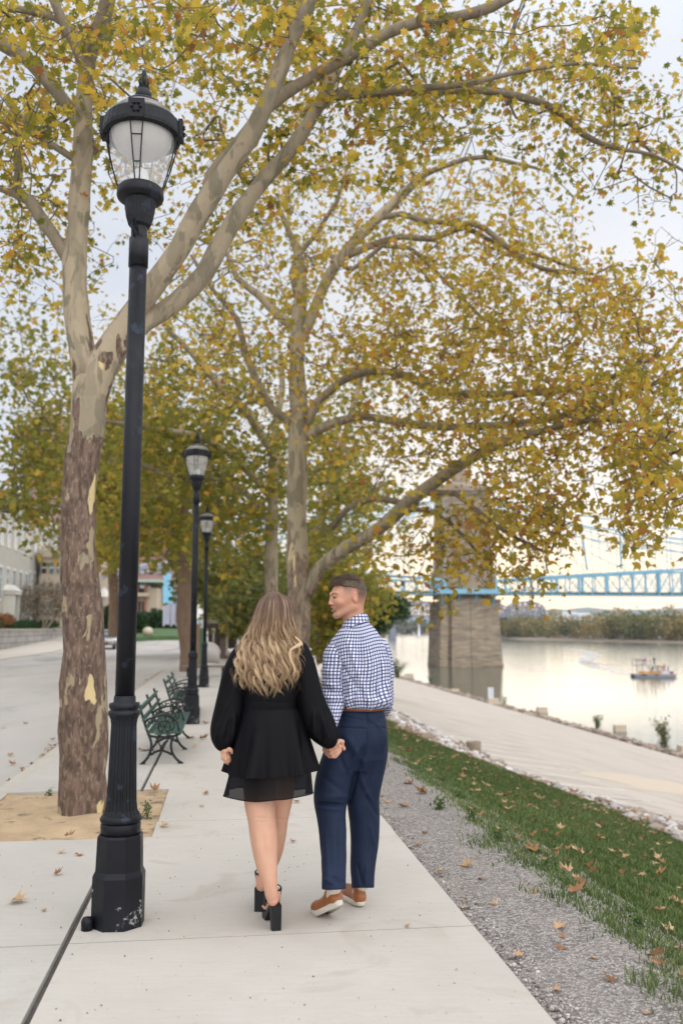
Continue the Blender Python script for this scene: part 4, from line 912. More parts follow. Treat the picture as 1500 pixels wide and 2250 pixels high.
def nets(D, lo, res, smooth):
    S = D < 0; n = D.shape
    cnt = np.zeros(tuple(v-1 for v in n), np.int8)
    cs = [(i, j, k) for i in (0, 1) for j in (0, 1) for k in (0, 1)]
    for (i, j, k) in cs: cnt += S[i:n[0]-1+i, j:n[1]-1+j, k:n[2]-1+k]
    I = np.argwhere((cnt > 0) & (cnt < 8)); idm = np.full(cnt.shape, -1, np.int32); idm[tuple(I.T)] = np.arange(len(I))
    v = np.stack([D[I[:, 0]+i, I[:, 1]+j, I[:, 2]+k] for (i, j, k) in cs], -1); C = np.array(cs, float)
    sm = np.zeros((len(I), 3)); c = np.zeros(len(I))
    for a in range(8):
        for b in range(a+1, 8):
            if abs(C[a]-C[b]).sum() != 1: continue
            m = (v[:, a] < 0) != (v[:, b] < 0); t = np.where(m, v[:, a]/(v[:, a]-v[:, b]+1e-20), 0)
            sm += m[:, None]*(C[a]+t[:, None]*(C[b]-C[a])); c += m
    V = lo+res*(I+sm/c[:, None]); Q = []
    for ax in range(3):
        s0 = [slice(None)]*3; s1 = [slice(None)]*3; s0[ax] = slice(0, -1); s1[ax] = slice(1, None)
        A, B = S[tuple(s0)], S[tuple(s1)]; e = np.argwhere(A != B); o = [a for a in range(3) if a != ax]
        e = e[(e[:, o[0]] > 0) & (e[:, o[1]] > 0) & (e[:, o[0]] < n[o[0]]-1) & (e[:, o[1]] < n[o[1]]-1)]
        fl = A[tuple(e.T)]; q = []
        for (da, db) in ((-1, -1), (0, -1), (0, 0), (-1, 0)):
            k = e.copy(); k[:, o[0]] += da; k[:, o[1]] += db; q.append(idm[tuple(k.T)])
        q = np.stack(q, -1); flip = fl if ax != 1 else ~fl
        q[~flip] = q[~flip][:, ::-1]; Q.append(q)
    Q = np.concatenate(Q); Q = Q[(Q >= 0).all(1)]
    for _ in range(smooth):
        ac = np.zeros_like(V); w = np.zeros(len(V))
        for a, b in ((0, 1), (1, 2), (2, 3), (3, 0)):
            for x, y in ((Q[:, a], Q[:, b]), (Q[:, b], Q[:, a])):
                for d in range(3): ac[:, d] += np.bincount(x, V[y, d], len(V))
                w += np.bincount(x, minlength=len(V))
        V = .5*V+.5*ac/np.maximum(w, 1)[:, None]
    return V, Q
def normals(V, Q):
    f = np.cross(V[Q[:, 2]]-V[Q[:, 0]], V[Q[:, 3]]-V[Q[:, 1]]); Nn = np.zeros_like(V)
    for k in range(4):
        for d in range(3): Nn[:, d] += np.bincount(Q[:, k], f[:, d], len(V))
    return Nn/(np.linalg.norm(Nn, axis=1)[:, None]+1e-12)
def proj(V):
    f = V[:, 1]*cT+(V[:, 2]-H)*sT; u = -V[:, 1]*sT+(V[:, 2]-H)*cT
    return 750+F_*V[:, 0]/f, 1125-F_*u/f
def folds(V, Q, L, noise=0., ns=9., aniso=(1, 1, 1), seed=1):
    """cloth folds: rows x1,y1,x2,y2,width,depth in photo pixels and metres, pressed into the real surface facing the walkers' backs"""
    Nn = normals(V, Q); x, y = proj(V); d = np.zeros(len(V)); face = np.clip(-Nn[:, 1]*2, 0, 1)
    for (x1, y1, x2, y2, w, h) in L:
        dx, dy = x2-x1, y2-y1; t = np.clip(((x-x1)*dx+(y-y1)*dy)/(dx*dx+dy*dy), 0, 1); q = (x-x1-t*dx)**2+(y-y1-t*dy)**2
        d += h*np.exp(-q/(w*w))*face*np.clip(4*t*(1-t)+.3, 0, 1)
    if noise:
        r = np.random.default_rng(seed); A = V*np.array(aniso)*ns; s = 0
        for k in range(10):
            u = r.normal(0, 1, 3); s = s+np.sin(A@u*(1+k*.22)+r.uniform(0, 6)+1.2*np.sin(A@r.normal(0, .7, 3)))/(1+k*.15)
        d += noise*s/3
    return V+Nn*d[:, None]
def basis(f, up=(0, 0, 1)):
    f = np.array(f, float); f /= np.linalg.norm(f); x = np.cross(f, up); x /= np.linalg.norm(x); return np.stack([x, f, np.cross(x, f)], 1)
def skin_mat(name):
    m, t, b = newmat(name); a = attr(t, 'col'); co = N(t, 'ShaderNodeTexCoord'); nn = N(t, 'ShaderNodeTexNoise', i_Scale=14., i_Detail=5.); LK(t, co.outputs['Object'], nn.inputs['Vector']); LK(t, MIX(t, MR(t, nn.outputs[0], .35, .68, 0, .35), a.outputs['Color'], MIX(t, 1., a.outputs['Color'], (.93, .72, .66), 'MULTIPLY')), b.inputs['Base Color']); b.inputs['Roughness'].default_value = .5
    b.inputs['Subsurface Weight'].default_value = .12; b.inputs['Subsurface Radius'].default_value = (.012, .005, .003); b.inputs['Subsurface Scale'].default_value = 1.
    b.inputs['Specular IOR Level'].default_value = .35; return m
m_skin = skin_mat('skin')
def cat_meshes(parts):
    V = []; Q = []; C = []; b = 0
    for v, q, c in parts:
        V.append(v); Q.append(q+b); C.append(np.broadcast_to(c, (len(v), 3))); b += len(v)
    return np.concatenate(V), np.concatenate(Q), np.concatenate(C)
SK = np.array([.50, .265, .175]); SKW = np.array([.55, .32, .22])

# ---------------------------------------------------------------- the man
YM = 5.2
man = thing('person', 'smiling man in checked shirt and navy trousers holding the hand of a woman', 'person', (XY(.60, 5.18)[0], XY(.60, 5.18)[1], 0), 0)
HC = P(763, 1313, YM); RH = basis((-.93, -.33, -.10))
def hl(p): return HC+RH@np.array(p, float)
def head_sdf(hl, RH, smile=True):
    s = SDF()
    s.ell(hl((0, -.022, .028)), (.076, .096, .094), RH, .01)
    s.ell(hl((0, .030, -.005)), (.064, .072, .090), RH, .02)
    s.cone(hl((0, .035, -.075)), hl((0, .078, -.098)), .034, .020, .02)
    for sg in (-1, 1):
        s.cone(hl((sg*.052, -.012, -.055)), hl((sg*.022, .070, -.092)), .020, .016, .02)
        s.ell(hl((sg*.040, .062, -.022)), (.022, .026, .022), RH, .015)
        s.cone(hl((sg*.012, .094, .030)), hl((sg*.046, .078, .032)), .010, .008, .010)
        s.ell(hl((sg*.030, .105, .010)), (.017, .016, .011), RH, .010, True)
        s.ell(hl((sg*.031, .0845, .009)), (.0125, .0125, .0115), RH, .003)
        s.ell(hl((sg*.011, .103, -.029)), (.0075, .009, .007), RH, .006)
        s.ell(hl((sg*.075, -.022, -.004)), (.010, .019, .032), RH, .006)
        s.ell(hl((sg*.086, -.018, .002)), (.006, .010, .018), RH, .005, True)
    s.cone(hl((0, .094, .022)), hl((0, .108, -.020)), .0075, .0095, .010)
    s.ell(hl((0, .1115, -.025)), (.0085, .0085, .008), RH, .006)
    if smile:
        s.ell(hl((0, .097, -.054)), (.024, .016, .0095), RH, .004, True)
        s.cone(hl((-.020, .088, -.046)), hl((0, .1015, -.045)), .004, .0055, .004); s.cone(hl((.020, .088, -.046)), hl((0, .1015, -.045)), .004, .0055, .004)
        s.cone(hl((-.018, .086, -.062)), hl((0, .097, -.067)), .004, .0065, .004); s.cone(hl((.018, .086, -.062)), hl((0, .097, -.067)), .004, .0065, .004)
    else:
        s.cone(hl((-.016, .09, -.056)), hl((.016, .09, -.056)), .006, .006, .006)
    return s
s = head_sdf(hl, RH)
nk = P(778, 1372, YM+.01)
s.cone(hl((0, -.035, -.045)), nk, .056, .058, .03)
s.cone(nk, P(780, 1400, YM), .058, .075, .03)
V1, Q1 = s.mesh(.0028, 1)
L = (V1-HC)@RH
def head_col(L, SK, hairc, fade=True, lips=(.45, .17, .13)):
    C = np.tile(SK, (len(L), 1)); x, y, z = L.T
    def mixc(m, c): m = np.clip(m, 0, 1)[:, None]; C[:] = C*(1-m)+np.array(c)*m
    mixc(.35*np.exp(-((y-.075)**2+(z+.025)**2)/.0008), (.62, .26, .18)); mixc(.4*np.exp(-((y-.118)**2+(z+.025)**2)/.0004), (.62, .27, .19))
    if fade:
        m = np.clip((.052-y)/.02, 0, 1)*np.clip((z-(-.005+np.where(y < -.03, -.045, .010)))/.065, 0, 1)
        mixc(.92*m, hairc)
        mixc(.25*np.clip((-.035-z)/.02, 0, 1)*np.clip((y-.0)/.03, 0, 1)*(z > -.13), (.35, .22, .16))
    lip = (np.abs(x) < .024) & (y > .082) & (z < -.040) & (z > -.073) & ((z > -.050) | (z < -.060)); mixc(lip*.75, lips)
    mixc(((y > .072) & (np.abs(z+.055) < .008) & (np.abs(x) < .020) & (y < .090))*.8, (.12, .04, .03))
    ey = np.hypot((np.abs(x)-.031)/.015, (z-.009)/.0065); mixc((y > .07)*(ey < 1)*1., (.12, .07, .055)); mixc((y > .07)*(ey < .5)*1., (.03, .02, .02))
    if not fade: pass
    mixc(((np.abs(x) > .074) & (y > -.05) & (y < .01))*.3, (.62, .24, .17))
    return C
C1 = head_col(L, SK, (.085, .056, .042))
# hidden frame of the body: torso, arms, legs, in a coarser mesh of the same skin
s = SDF(); s.col([(1385, 748, 815, YM, .07), (1430, 738, 838, YM, .085), (1500, 752, 846, YM, .085), (1560, 762, 836, YM+.01, .08), (1600, 758, 838, YM+.02, .07)], .03)
s.chain([(775, 1630, YM, 22), (745, 1700, YM-.02, 24), (727, 1780, YM-.03, 20), (730, 1860, YM-.08, 18), (734, 1930, YM-.24, 11)], .03)
s.chain([(812, 1630, YM, 22), (803, 1700, YM+.02, 22), (800, 1780, YM+.04, 20), (802, 1860, YM+.03, 18), (798, 1925, YM-.0, 11)], .03)
s.chain([(745, 1415, YM, 18), (734, 1470, YM-.02, 16), (733, 1520, YM-.03, 13), (727, 1570, YM-.10, 11), (726, 1612, YM-.16, 10)], .02)
s.chain([(835, 1425, YM, 17), (842, 1480, YM+.03, 14), (845, 1528, YM+.06, 12), (838, 1560, YM+.22, 11)], .02)
s.ell(P(832, 1575, YM+.28), (.03, .045, .05), None, .02)
V2, Q2 = s.mesh(.010, 1)
# his left hand: palm behind hers, four fingers wrapped round from the left, thumb on the far side
YH = YM-.20
s = SDF(); s.chain([(726, 1610, YH, 10), (728, 1628, YH, 10)], .01)
s.ell(P(729, 1641, YH+.012), (.030, .018, .042), None, .012)
for (pts) in ([(716, 1638, YH, 4.6), (712, 1640, YH-.022, 4.4), (722, 1637, YH-.046, 4.1), (732, 1634, YH-.048, 3.6)],
              [(714, 1644, YH, 4.8), (713, 1648, YH-.024, 4.6), (724, 1646, YH-.050, 4.3), (737, 1641, YH-.050, 3.8)],
              [(717, 1651, YH, 4.7), (718, 1656, YH-.024, 4.6), (727, 1655, YH-.050, 4.3), (738, 1649, YH-.050, 3.8)],
              [(721, 1657, YH, 4.4), (724, 1662, YH-.020, 4.2), (731, 1662, YH-.044, 4.0), (738, 1657, YH-.046, 3.5)],
              [(739, 1630, YH+.01, 5.5), (749, 1634, YH+.004, 5.0), (755, 1645, YH-.004, 4.4)]):
    s.chain(pts, .004)
V3, Q3 = s.mesh(.0028, 0)
Cm = np.tile(SK*np.array([1.05, 1.05, 1.08]), (len(V3), 1))
V, Q, C = cat_meshes([(V1, Q1, C1), (V2, Q2, SK), (V3, Q3, Cm)])
body = link('body', mesh('body', V, Q, {'col': ('c', C)}), m_skin, man, True, True)
# eyebrows
for sg in (-1, 1):
    b = MB(); b.tube([hl((sg*.012, .0985, .0265)), hl((sg*.024, .0965, .0305)), hl((sg*.037, .089, .0325)), hl((sg*.049, .076, .029))], [.0028, .0042, .0038, .0012], 6, flat=.7); b.build('eyebrow', pm('eyebrow_hair', (.05, .03, .02), rough=.8), man, True, True)
# teeth
s = SDF()
for i in range(9):
    a = (i-4)/4*.75; s.ell(hl((.023*math.sin(a), .066+.0255*math.cos(a), -.0505)), (.0034, .004, .0062), RH, .001)
V, Q = s.mesh(.0016, 0); link('teeth', mesh('teeth', V, Q), pm('teeth', (.80, .76, .68), rough=.3), man, True, True)
# hair
s = SDF(); s.ell(hl((0, -.020, .037)), (.0768, .099, .0935), RH, .01); s.ell(hl((0, .026, .082)), (.056, .056, .034), RH, .03)
nz_ = RH@np.array([0, -.30, .95]); s.half(-nz_, -(nz_@hl((0, .0, .058))))
nf = RH@np.array([0, 1, .25]); s.half(nf, nf@hl((0, .086, .075)))
V, Q = s.mesh(.0028, 0); Lh = (V-HC)@RH
tex = .0016*np.sin(Lh[:, 0]*420+3*np.sin(Lh[:, 1]*60))*np.clip((Lh[:, 2]-.06)/.03, 0, 1); V = V+normals(V, Q)*tex[:, None]
m_hairm = pm('brown_hair', (.055, .032, .019), (.11, .066, .040), 90., .5, .6, 160., stretch=(1, .25, 1))
link('hair', mesh('hair', V, Q), m_hairm, man, True, True)
def strands_short():
    r = np.random.default_rng(4); VV = []; FF = []; b = 0
    for i in range(700):
        x = r.uniform(-.062, .062); y = r.uniform(-.085, .07); rr = 1-(x/.08)**2-((y+.018)/.103)**2
        if rr < .12: continue
        z = .040+.091*math.sqrt(rr); p0 = np.array([x, y, z+.002]); q = [p0, p0+(r.normal(0, .004), .016, .006), p0+(r.normal(0, .006), .032, .003-.01*abs(x)/.06)]
        v, f = tube_arr([hl(k) for k in q], [.0013, .0011, .0004], 4); VV.append(np.array(v)); FF += [tuple(k+b for k in g) for g in f]; b += len(v)
    link('hair_top', mesh('hair_top', np.concatenate(VV), FF), m_hairm, man, True, True)
strands_short()

# shirt
m_shirt, t, b = newmat('checked_cotton'); b.inputs['Roughness'].default_value = .8; b.inputs['Specular IOR Level'].default_value = .2
a = attr(t, 'uvw'); sp = N(t, 'ShaderNodeSeparateXYZ'); LK(t, a.outputs['Vector'], sp.inputs[0])
def chk(o, per=.0190, w=.37):
    q = M(t, 'PINGPONG', o, per/2); return MR(t, q, per/2*(w-.09), per/2*(w+.09), 1, 0)
l1, l2 = chk(sp.outputs[0]), chk(sp.outputs[1])
c = MIX(t, M(t, 'MULTIPLY', l1, .88), (.64, .66, .77), (.03, .038, .15)); c = MIX(t, M(t, 'MULTIPLY', l2, .85), c, (.02, .026, .11), 'MIX')
LK(t, c, b.inputs['Base Color'])
co = N(t, 'ShaderNodeTexCoord'); nn = N(t, 'ShaderNodeTexNoise', i_Scale=22., i_Detail=3., i_Distortion=1.5); LK(t, co.outputs['Object'], nn.inputs['Vector'])
bp = N(t, 'ShaderNodeBump', i_Strength=.45, i_Distance=.012); LK(t, nn.outputs[0], bp.inputs['Height']); LK(t, bp.outputs[0], b.inputs['Normal'])
def uv_axis(V, line, rad):
    """cloth grain coordinates round and along a limb"""
    line = np.array(line); acc = np.zeros((len(V), 3)); W_ = np.zeros(len(V)); vv = np.zeros(len(V)); s0 = 0.
    for a, b in zip(line[:-1], line[1:]):
        d = b-a; L = np.linalg.norm(d); tt = np.clip((V-a)@d/L**2, 0, 1); c = a+tt[:, None]*d; q = ((V-c)**2).sum(1); w = np.exp(-q/.0012)+1e-12
        acc += w[:, None]*c; vv += w*(s0+tt*L); W_ += w; s0 += L
    c = acc/W_[:, None]; rel = V-c
    return np.stack([np.arctan2(rel[:, 0], -rel[:, 1])*rad, -V[:, 2]*.9+.1*vv/W_+.25*rel[:, 1]*0, V[:, 0]*0], -1)
rows = [(1362, 766, 806, YM, .055), (1376, 752, 818, YM, .075), (1392, 738, 832, YM, .095), (1420, 728, 848, YM, .112), (1450, 730, 856, YM, .122), (1490, 738, 858, YM, .125), (1525, 743, 861, YM, .130), (1541, 745, 862, YM, .132), (1551, 750, 856, YM, .122), (1559, 755, 843, YM+.005, .104)]
s = SDF(); s.col(rows, .012, 2.2); s.chain([(742, 1418, YM, 18), (838, 1428, YM, 16)], .02)
V, Q = s.mesh(.005, 1)
FL = [(735, 1440, 790, 1520, 4, -.006), (760, 1400, 815, 1560, 5, .007), (790, 1395, 796, 1555, 4, -.005), (815, 1420, 812, 1555, 5, .006), (838, 1440, 832, 1555, 4, -.006), (770, 1500, 765, 1560, 4, .008), (779, 1520, 776, 1560, 3, -.006), (850, 1500, 846, 1555, 4, .008), (822, 1500, 824, 1560, 3, -.005), (745, 1400, 830, 1408, 3, -.002), (748, 1500, 800, 1470, 5, .006), (750, 1535, 850, 1540, 4, .006)]
V = folds(V, Q, [(a, b_, c_, d_, w_, h_*1.7) for a, b_, c_, d_, w_, h_ in FL], .0035, 16., (1, 1, .5), 3)
cx0 = P(792, 1460, YM)[0]; uv = np.stack([np.arctan2(V[:, 0]-cx0, -(V[:, 1]-YM))*.150, V[:, 2]-.12*(V[:, 0]-cx0), V[:, 2]*0], -1)
# pleat and drape bend the check slightly
uv[:, 0] += .004*np.sin(V[:, 2]*22)+.004*np.sin(V[:, 2]*9+V[:, 0]*30); uv[:, 1] += .005*np.sin(V[:, 0]*34+V[:, 2]*7)
shirt = link('shirt', mesh('shirt', V, Q, {'uvw': ('v', uv)}), m_shirt, man, True, True)
def sleeve(name, pts, parent, FLs, seed, k=.012):
    s = SDF(); s.chain(pts, k); V, Q = s.mesh(.005, 1); V = folds(V, Q, [(a, b_, c_, d_, w_, h_*1.4) for a, b_, c_, d_, w_, h_ in FLs], .005, 20., (1, 1, .8), seed)
    uv = uv_axis(V, [P(x, y, Y) for x, y, Y, r in pts], .062)
    return link(name, mesh(name, V, Q, {'uvw': ('v', uv)}), m_shirt, parent, True, True)
sleeve('sleeve', [(744, 1418, YM, 20), (735, 1450, YM-.015, 25.5), (732, 1490, YM-.03, 24.5), (733, 1522, YM-.04, 24), (733, 1545, YM-.07, 22.5), (728, 1575, YM-.12, 17.5), (724, 1606, YM-.18, 12)], shirt,
       [(712, 1515, 755, 1525, 4, -.008), (710, 1532, 756, 1538, 4, .008), (712, 1500, 750, 1512, 4, .007), (715, 1548, 750, 1545, 3, -.007), (716, 1470, 752, 1490, 5, .004), (742, 1430, 756, 1500, 4, .006)], 5)
sleeve('sleeve', [(836, 1424, YM, 18), (843, 1455, YM+.01, 19), (846, 1495, YM+.02, 17.5), (847, 1535, YM+.04, 16.5), (842, 1556, YM+.14, 16), (835, 1566, YM+.24, 13)], shirt, [(840, 1480, 862, 1500, 3, .005), (845, 1520, 862, 1525, 4, -.006)], 6)
# collar: a standing band round the neck
b = MB(); n = 40; V = []; cc = P(779, 1371, YM+.005); tiltv = np.array([-.25, 0, .0])
for j, (zz, rr) in enumerate([(-.030, .076), (.030, .068), (.034, .071), (-.034, .088)]):
    for i in range(n):
        a = 2*math.pi*i/n; V.append((cc[0]+rr*1.0*math.cos(a), cc[1]+rr*1.0*math.sin(a), cc[2]+zz*.85-.25*rr*math.sin(a)+.42*rr*math.cos(a)))
V = np.array(V); Q = np.array([(j*n+i, j*n+(i+1) % n, (j+1)*n+(i+1) % n, (j+1)*n+i) for j in range(3) for i in range(n)])
uv = np.stack([np.arctan2(V[:, 0]-cc[0], -(V[:, 1]-cc[1]))*.07, V[:, 2], V[:, 2]*0], -1)
link('collar', mesh('collar', V, Q, {'uvw': ('v', uv)}), m_shirt, shirt, True, True)

# trousers
m_trou = pm('navy_twill', (.005, .0115, .031), (.0085, .018, .046), 6., .7, .15, 400., spec=.25)
s = SDF(); s.col([(1550, 752, 842, YM+.005, .095), (1562, 746, 844, YM+.005, .105), (1590, 740, 849, YM, .122), (1630, 738, 851, YM, .128), (1665, 736, 848, YM, .115), (1690, 742, 840, YM, .09)], .03, 2.4)
s.ell(P(768, 1622, YM-.055), (.075, .075, .085), None, .03); s.ell(P(822, 1620, YM-.05), (.068, .075, .085), None, .03)
s.chain([(768, 1620, YM, 36), (750, 1665, YM-.01, 40), (735, 1710, YM-.02, 40), (727, 1752, YM-.04, 36), (726, 1778, YM-.06, 31), (730, 1830, YM-.11, 28), (732, 1880, YM-.18, 26), (734, 1930, YM-.27, 25), (734, 1980, YM-.33, 25)], .018)
s.chain([(812, 1620, YM, 36), (812, 1660, YM+.01, 37), (803, 1710, YM+.02, 36), (797, 1752, YM+.03, 33.5), (800, 1800, YM+.04, 31), (801, 1850, YM+.04, 28.5), (797, 1900, YM+.01, 25), (797, 1935, YM-.02, 22), (797, 1975, YM-.03, 22)], .018)
zl_, zr_ = P(733, 1954, YM-.31)[2], P(797, 1950, YM-.03)[2]; kz = (zr_-zl_)/.28
s.half((0, kz, -1), kz*(YM-.31)-zl_)
V, Q = s.mesh(.005, 1)
FT = [(692, 1764, 758, 1769, 3, -.013), (694, 1775, 752, 1779, 5, .006), (700, 1752, 762, 1750, 6, .006), (785, 1690, 768, 1760, 4, -.010), (800, 1640, 786, 1690, 5, -.010), (755, 1700, 790, 1640, 5, .006), (700, 1700, 760, 1745, 6, -.004), (745, 1660, 770, 1720, 5, -.005),
      (805, 1750, 830, 1795, 5, -.008), (790, 1700, 825, 1790, 6, .006), (820, 1680, 800, 1760, 5, -.005), (812, 1810, 822, 1860, 5, .005), (712, 1820, 722, 1940, 6, .005), (745, 1800, 748, 1940, 5, -.006), (728, 1925, 755, 1940, 4, -.006), (712, 1930, 735, 1945, 4, .006), (785, 1900, 795, 1945, 4, -.005), (805, 1900, 802, 1945, 4, .006),
      (742, 1598, 806, 1602, 1.6, -.0035), (833, 1598, 849, 1600, 1.6, -.0035), (833, 1600, 836, 1655, 1.6, -.003), (806, 1602, 803, 1650, 1.6, -.003), (745, 1572, 805, 1584, 1.6, -.003), (818, 1590, 842, 1574, 1.6, -.003), (803, 1562, 808, 1600, 1.8, -.004), (808, 1575, 836, 1600, 4, .006), (760, 1615, 800, 1680, 7, .005)]
V = folds(V, Q, [(a, b_, c_, d_, w_, h_*1.5) for a, b_, c_, d_, w_, h_ in FT], .003, 11., (1, 1, .5), 8)
link('trousers', mesh('trousers', V, Q), m_trou, man, True, True)
# belt
m_belt = pm('brown_leather_belt', (.12, .035, .018), (.16, .05, .025), 20., .5)
b = MB(); V = []; n = 48
for (yy, k) in ((1553, 1.0), (1553, 1.03), (1560, 1.03), (1560, 1.0)):
    for i in range(n):
        a = 2*math.pi*i/n; c = P(796, yy, YM); x = math.cos(a); y = math.sin(a); ex = 2/2.4
        V.append((c[0]+.121*k*np.sign(x)*abs(x)**ex, YM+.110*k*np.sign(y)*abs(y)**ex, c[2]))
b.add(V, [(j*n+i, j*n+(i+1) % n, ((j+1) % 4)*n+(i+1) % n, ((j+1) % 4)*n+i) for j in range(4) for i in range(n)]); b.build('belt', m_belt, man, True, True)

# shoes: heel, ball, toe on a curved white sole
m_brog = pm('brown_leather', (.26, .085, .025), (.34, .12, .035), 12., .38, .1, 60.)
m_sole = pm('white_rubber_sole', (.66, .62, .54), (.56, .52, .44), 20., .6)
def shoe(heel, toe, lift, parent, up):
    """heel, toe: ground points under the foot; lift: heel height above the ground"""
    heel, toe = np.array(heel), np.array(toe); f = toe-heel; f[2] = 0; L = np.linalg.norm(f); f /= L; side = np.cross(f, (0, 0, 1))
    pit = math.atan2(lift, L*.68)
    def pt(x, y, z):      # x side, y 0 heel..1 toe, z height; the front third stays flat on the ground
        yy = y*L; br = .68*L
        if yy < br:
            d = br-yy; v = heel+f*(br-d*math.cos(pit)+z*math.sin(pit)); h = d*math.sin(pit)+z*math.cos(pit)
        else: v = heel+f*yy; h = z
        return v*np.array([1, 1, 0])+side*x+np.array([0, 0, h])
    s = SDF()
    for (y0, z0, r0, y1, z1, r1) in ((.10, .050, .034, .11, .092, .030), (.10, .045, .036, .35, .045, .035), (.35, .045, .035, .62, .036, .043), (.62, .036, .043, .82, .030, .040), (.82, .030, .040, .91, .028, .030), (.28, .070, .030, .62, .046, .030), (.10, .082, .031, .27, .084, .029)):
        s.cone((0, y0*L, z0), (0, y1*L, z1), r0, r1, .012)
    s.half((0, 0, -1), -.020)
    V, Q = s.mesh(.004, 1); V = np.array([pt(x, y/L, z) for x, y, z in V])
    o = link('shoe', mesh('shoe', V, Q), m_brog, parent, True, True)
    b = MB(); n = 44; rows = []
    for (z, g) in ((.0, .90), (.004, .97), (.014, 1.03), (.025, 1.02), (.029, .95)):
        for i in range(n):
            a = 2*math.pi*i/n; y = .5-.5*math.cos(a); w = (.040+.010*math.sin(math.pi*min(1, max(0, (y-.25)/.75))))*min(1, (abs(math.sin(a)))**.62*1.02)
            rib = 1+.02*(i % 2)*(z < .03)
            rows.append(pt(math.copysign(w*g*rib, math.sin(a)), .5+(y-.5)*(1.03 if g > 1 else 1), z+.012*max(0, (.25-y))*2))
    b.add(rows, [(j*n+i, j*n+(i+1) % n, (j+1)*n+(i+1) % n, (j+1)*n+i) for j in range(4) for i in range(n)]+[tuple(range(n))[::-1], tuple(range(4*n, 5*n))])
    b.build('sole', m_sole, o, True, True)
    s = SDF(); s.cone(pt(0, .20, .07), up, .033, .040, .01); V, Q = s.mesh(.005, 1)
    link('sock', mesh('sock', V, Q), m_sock, o, True, True)
    bl = MB()
    for yy in (.40, .47, .54): bl.tube([pt(-.022, yy, .078-.10*(yy-.4)), pt(0, yy, .088-.10*(yy-.4)), pt(.022, yy, .078-.10*(yy-.4))], .0026, 5)
    bl.build('lace', pm('dark_lace', (.06, .025, .012), rough=.8), o, True, True)
    return o
m_sock = pm('cream_sock', (.62, .57, .48), (.70, .65, .56), 60., .95)
hl_ = P(744, 1990, 4.88)
shoe((.010, 4.90, 0), (-.155, 5.145, 0), .105, man, P(736, 1944, 4.95))
shoe((.112, 5.20, 0), (.012, 5.47, 0), .004, man, P(797, 1940, 5.22))

# ---------------------------------------------------------------- the woman
YW = 4.95
wom = thing('person', 'woman with long wavy blonde hair in a short black dress and block heeled sandals', 'person', (XY(.27, 4.95)[0], XY(.27, 4.95)[1], 0), 0)
HW = P(605, 1352, YW); RW = basis((.30, .95, -.05))
def hw(p): return HW+RW@np.array(p, float)
s = head_sdf(hw, RW, False); s.cone(hw((0, -.02, -.05)), P(600, 1425, YW), .048, .052, .03)
V1, Q1 = s.mesh(.0032, 1); C1 = head_col((V1-HW)@RW, SKW, (.2, .13, .08), False)
s = SDF(); s.col([(1415, 560, 640, YW, .06), (1440, 538, 660, YW, .075), (1500, 545, 650, YW, .075), (1560, 552, 640, YW, .07), (1640, 535, 660, YW, .10)], .03)
# legs: the near one (her right is hidden behind it lower down)
s.chain([(575, 1640, YW-.03, 36), (571, 1700, YW-.05, 35), (571, 1760, YW-.08, 32), (575, 1800, YW-.10, 27.5), (579, 1832, YW-.11, 27.5), (582, 1865, YW-.13, 25), (586, 1900, YW-.15, 20.5), (591, 1930, YW-.17, 15.5), (595, 1955, YW-.18, 11.5), (598, 1975, YW-.18, 11)], .018)
s.chain([(620, 1640, YW+.02, 36), (619, 1700, YW+.02, 32), (614, 1760, YW+.03, 26), (609, 1800, YW+.06, 22), (605, 1835, YW+.10, 21.5), (600, 1870, YW+.14, 19), (592, 1900, YW+.17, 15), (581, 1930, YW+.19, 11), (575, 1945, YW+.19, 10.5)], .018)
s.ell(P(577, 1802, YW-.135), (.026, .02, .03), None, .02)
s.chain([(530, 1435, YW, 14), (512, 1500, YW, 12), (505, 1560, YW-.01, 11), (493, 1636, YW-.05, 8)], .015)
s.chain([(665, 1435, YW, 14), (680, 1500, YW+.02, 12), (692, 1560, YW+.03, 11), (722, 1630, YW+.05, 8)], .015)
V2, Q2 = s.mesh(.0055, 2)
V2 = folds(V2, Q2, [(558, 1796, 592, 1799, 2.2, -.0035), (562, 1805, 590, 1806, 2., -.0025), (564, 1825, 568, 1875, 7, .005), (590, 1825, 592, 1870, 6, .004), (578, 1835, 583, 1890, 4, -.003), (594, 1930, 596, 1965, 2.5, .003), (562, 1775, 558, 1800, 4, .003), (592, 1775, 594, 1800, 4, .003), (607, 1799, 626, 1800, 2, -.003)])
# feet in high sandals
s = SDF()
def foot(ax, ay, Ya, Gh, toe, hr=12):
    """ankle pixel, distance; heel height; direction of the toes"""
    a = P(ax, ay, Ya); gx, gy = Gh; f = np.array(toe, float); f /= np.linalg.norm(f); g = np.array([gx, gy, 0.])
    heel = g+np.array([0, 0, .150])+f*.004
    s.cone(a, heel+f*.02+np.array([0, 0, .02]), .028, .030, .015); s.ell(heel+f*.004, (.027, .030, .030), None, .012)
    m = g+f*.085+np.array([0, 0, .115]); ball = g+f*.165+np.array([0, 0, .055]); tp = g+f*.225+np.array([0, 0, .046])
    s.cone(heel+f*.02+np.array([0, 0, .015]), m, .028, .026, .012); s.cone(m, ball, .026, .024, .012); sd = np.cross(f, (0, 0, 1.))
    for j in range(5):
        o = sd*(-.026+.0125*j); s.cone(ball+o, tp+o*1.1-f*.008*j, .010, .0075, .005)
    return g, f, sd, heel, m, ball
F1 = foot(599, 1978, YW-.18, (G(603, 2046)[0], G(603, 2046)[1]+.045), (-.25, 1, 0))
F2 = foot(574, 1947, YW+.19, (G(570, 2004)[0], G(570, 2004)[1]+.045), (.10, 1, 0))
V4, Q4 = s.mesh(.0038, 1)
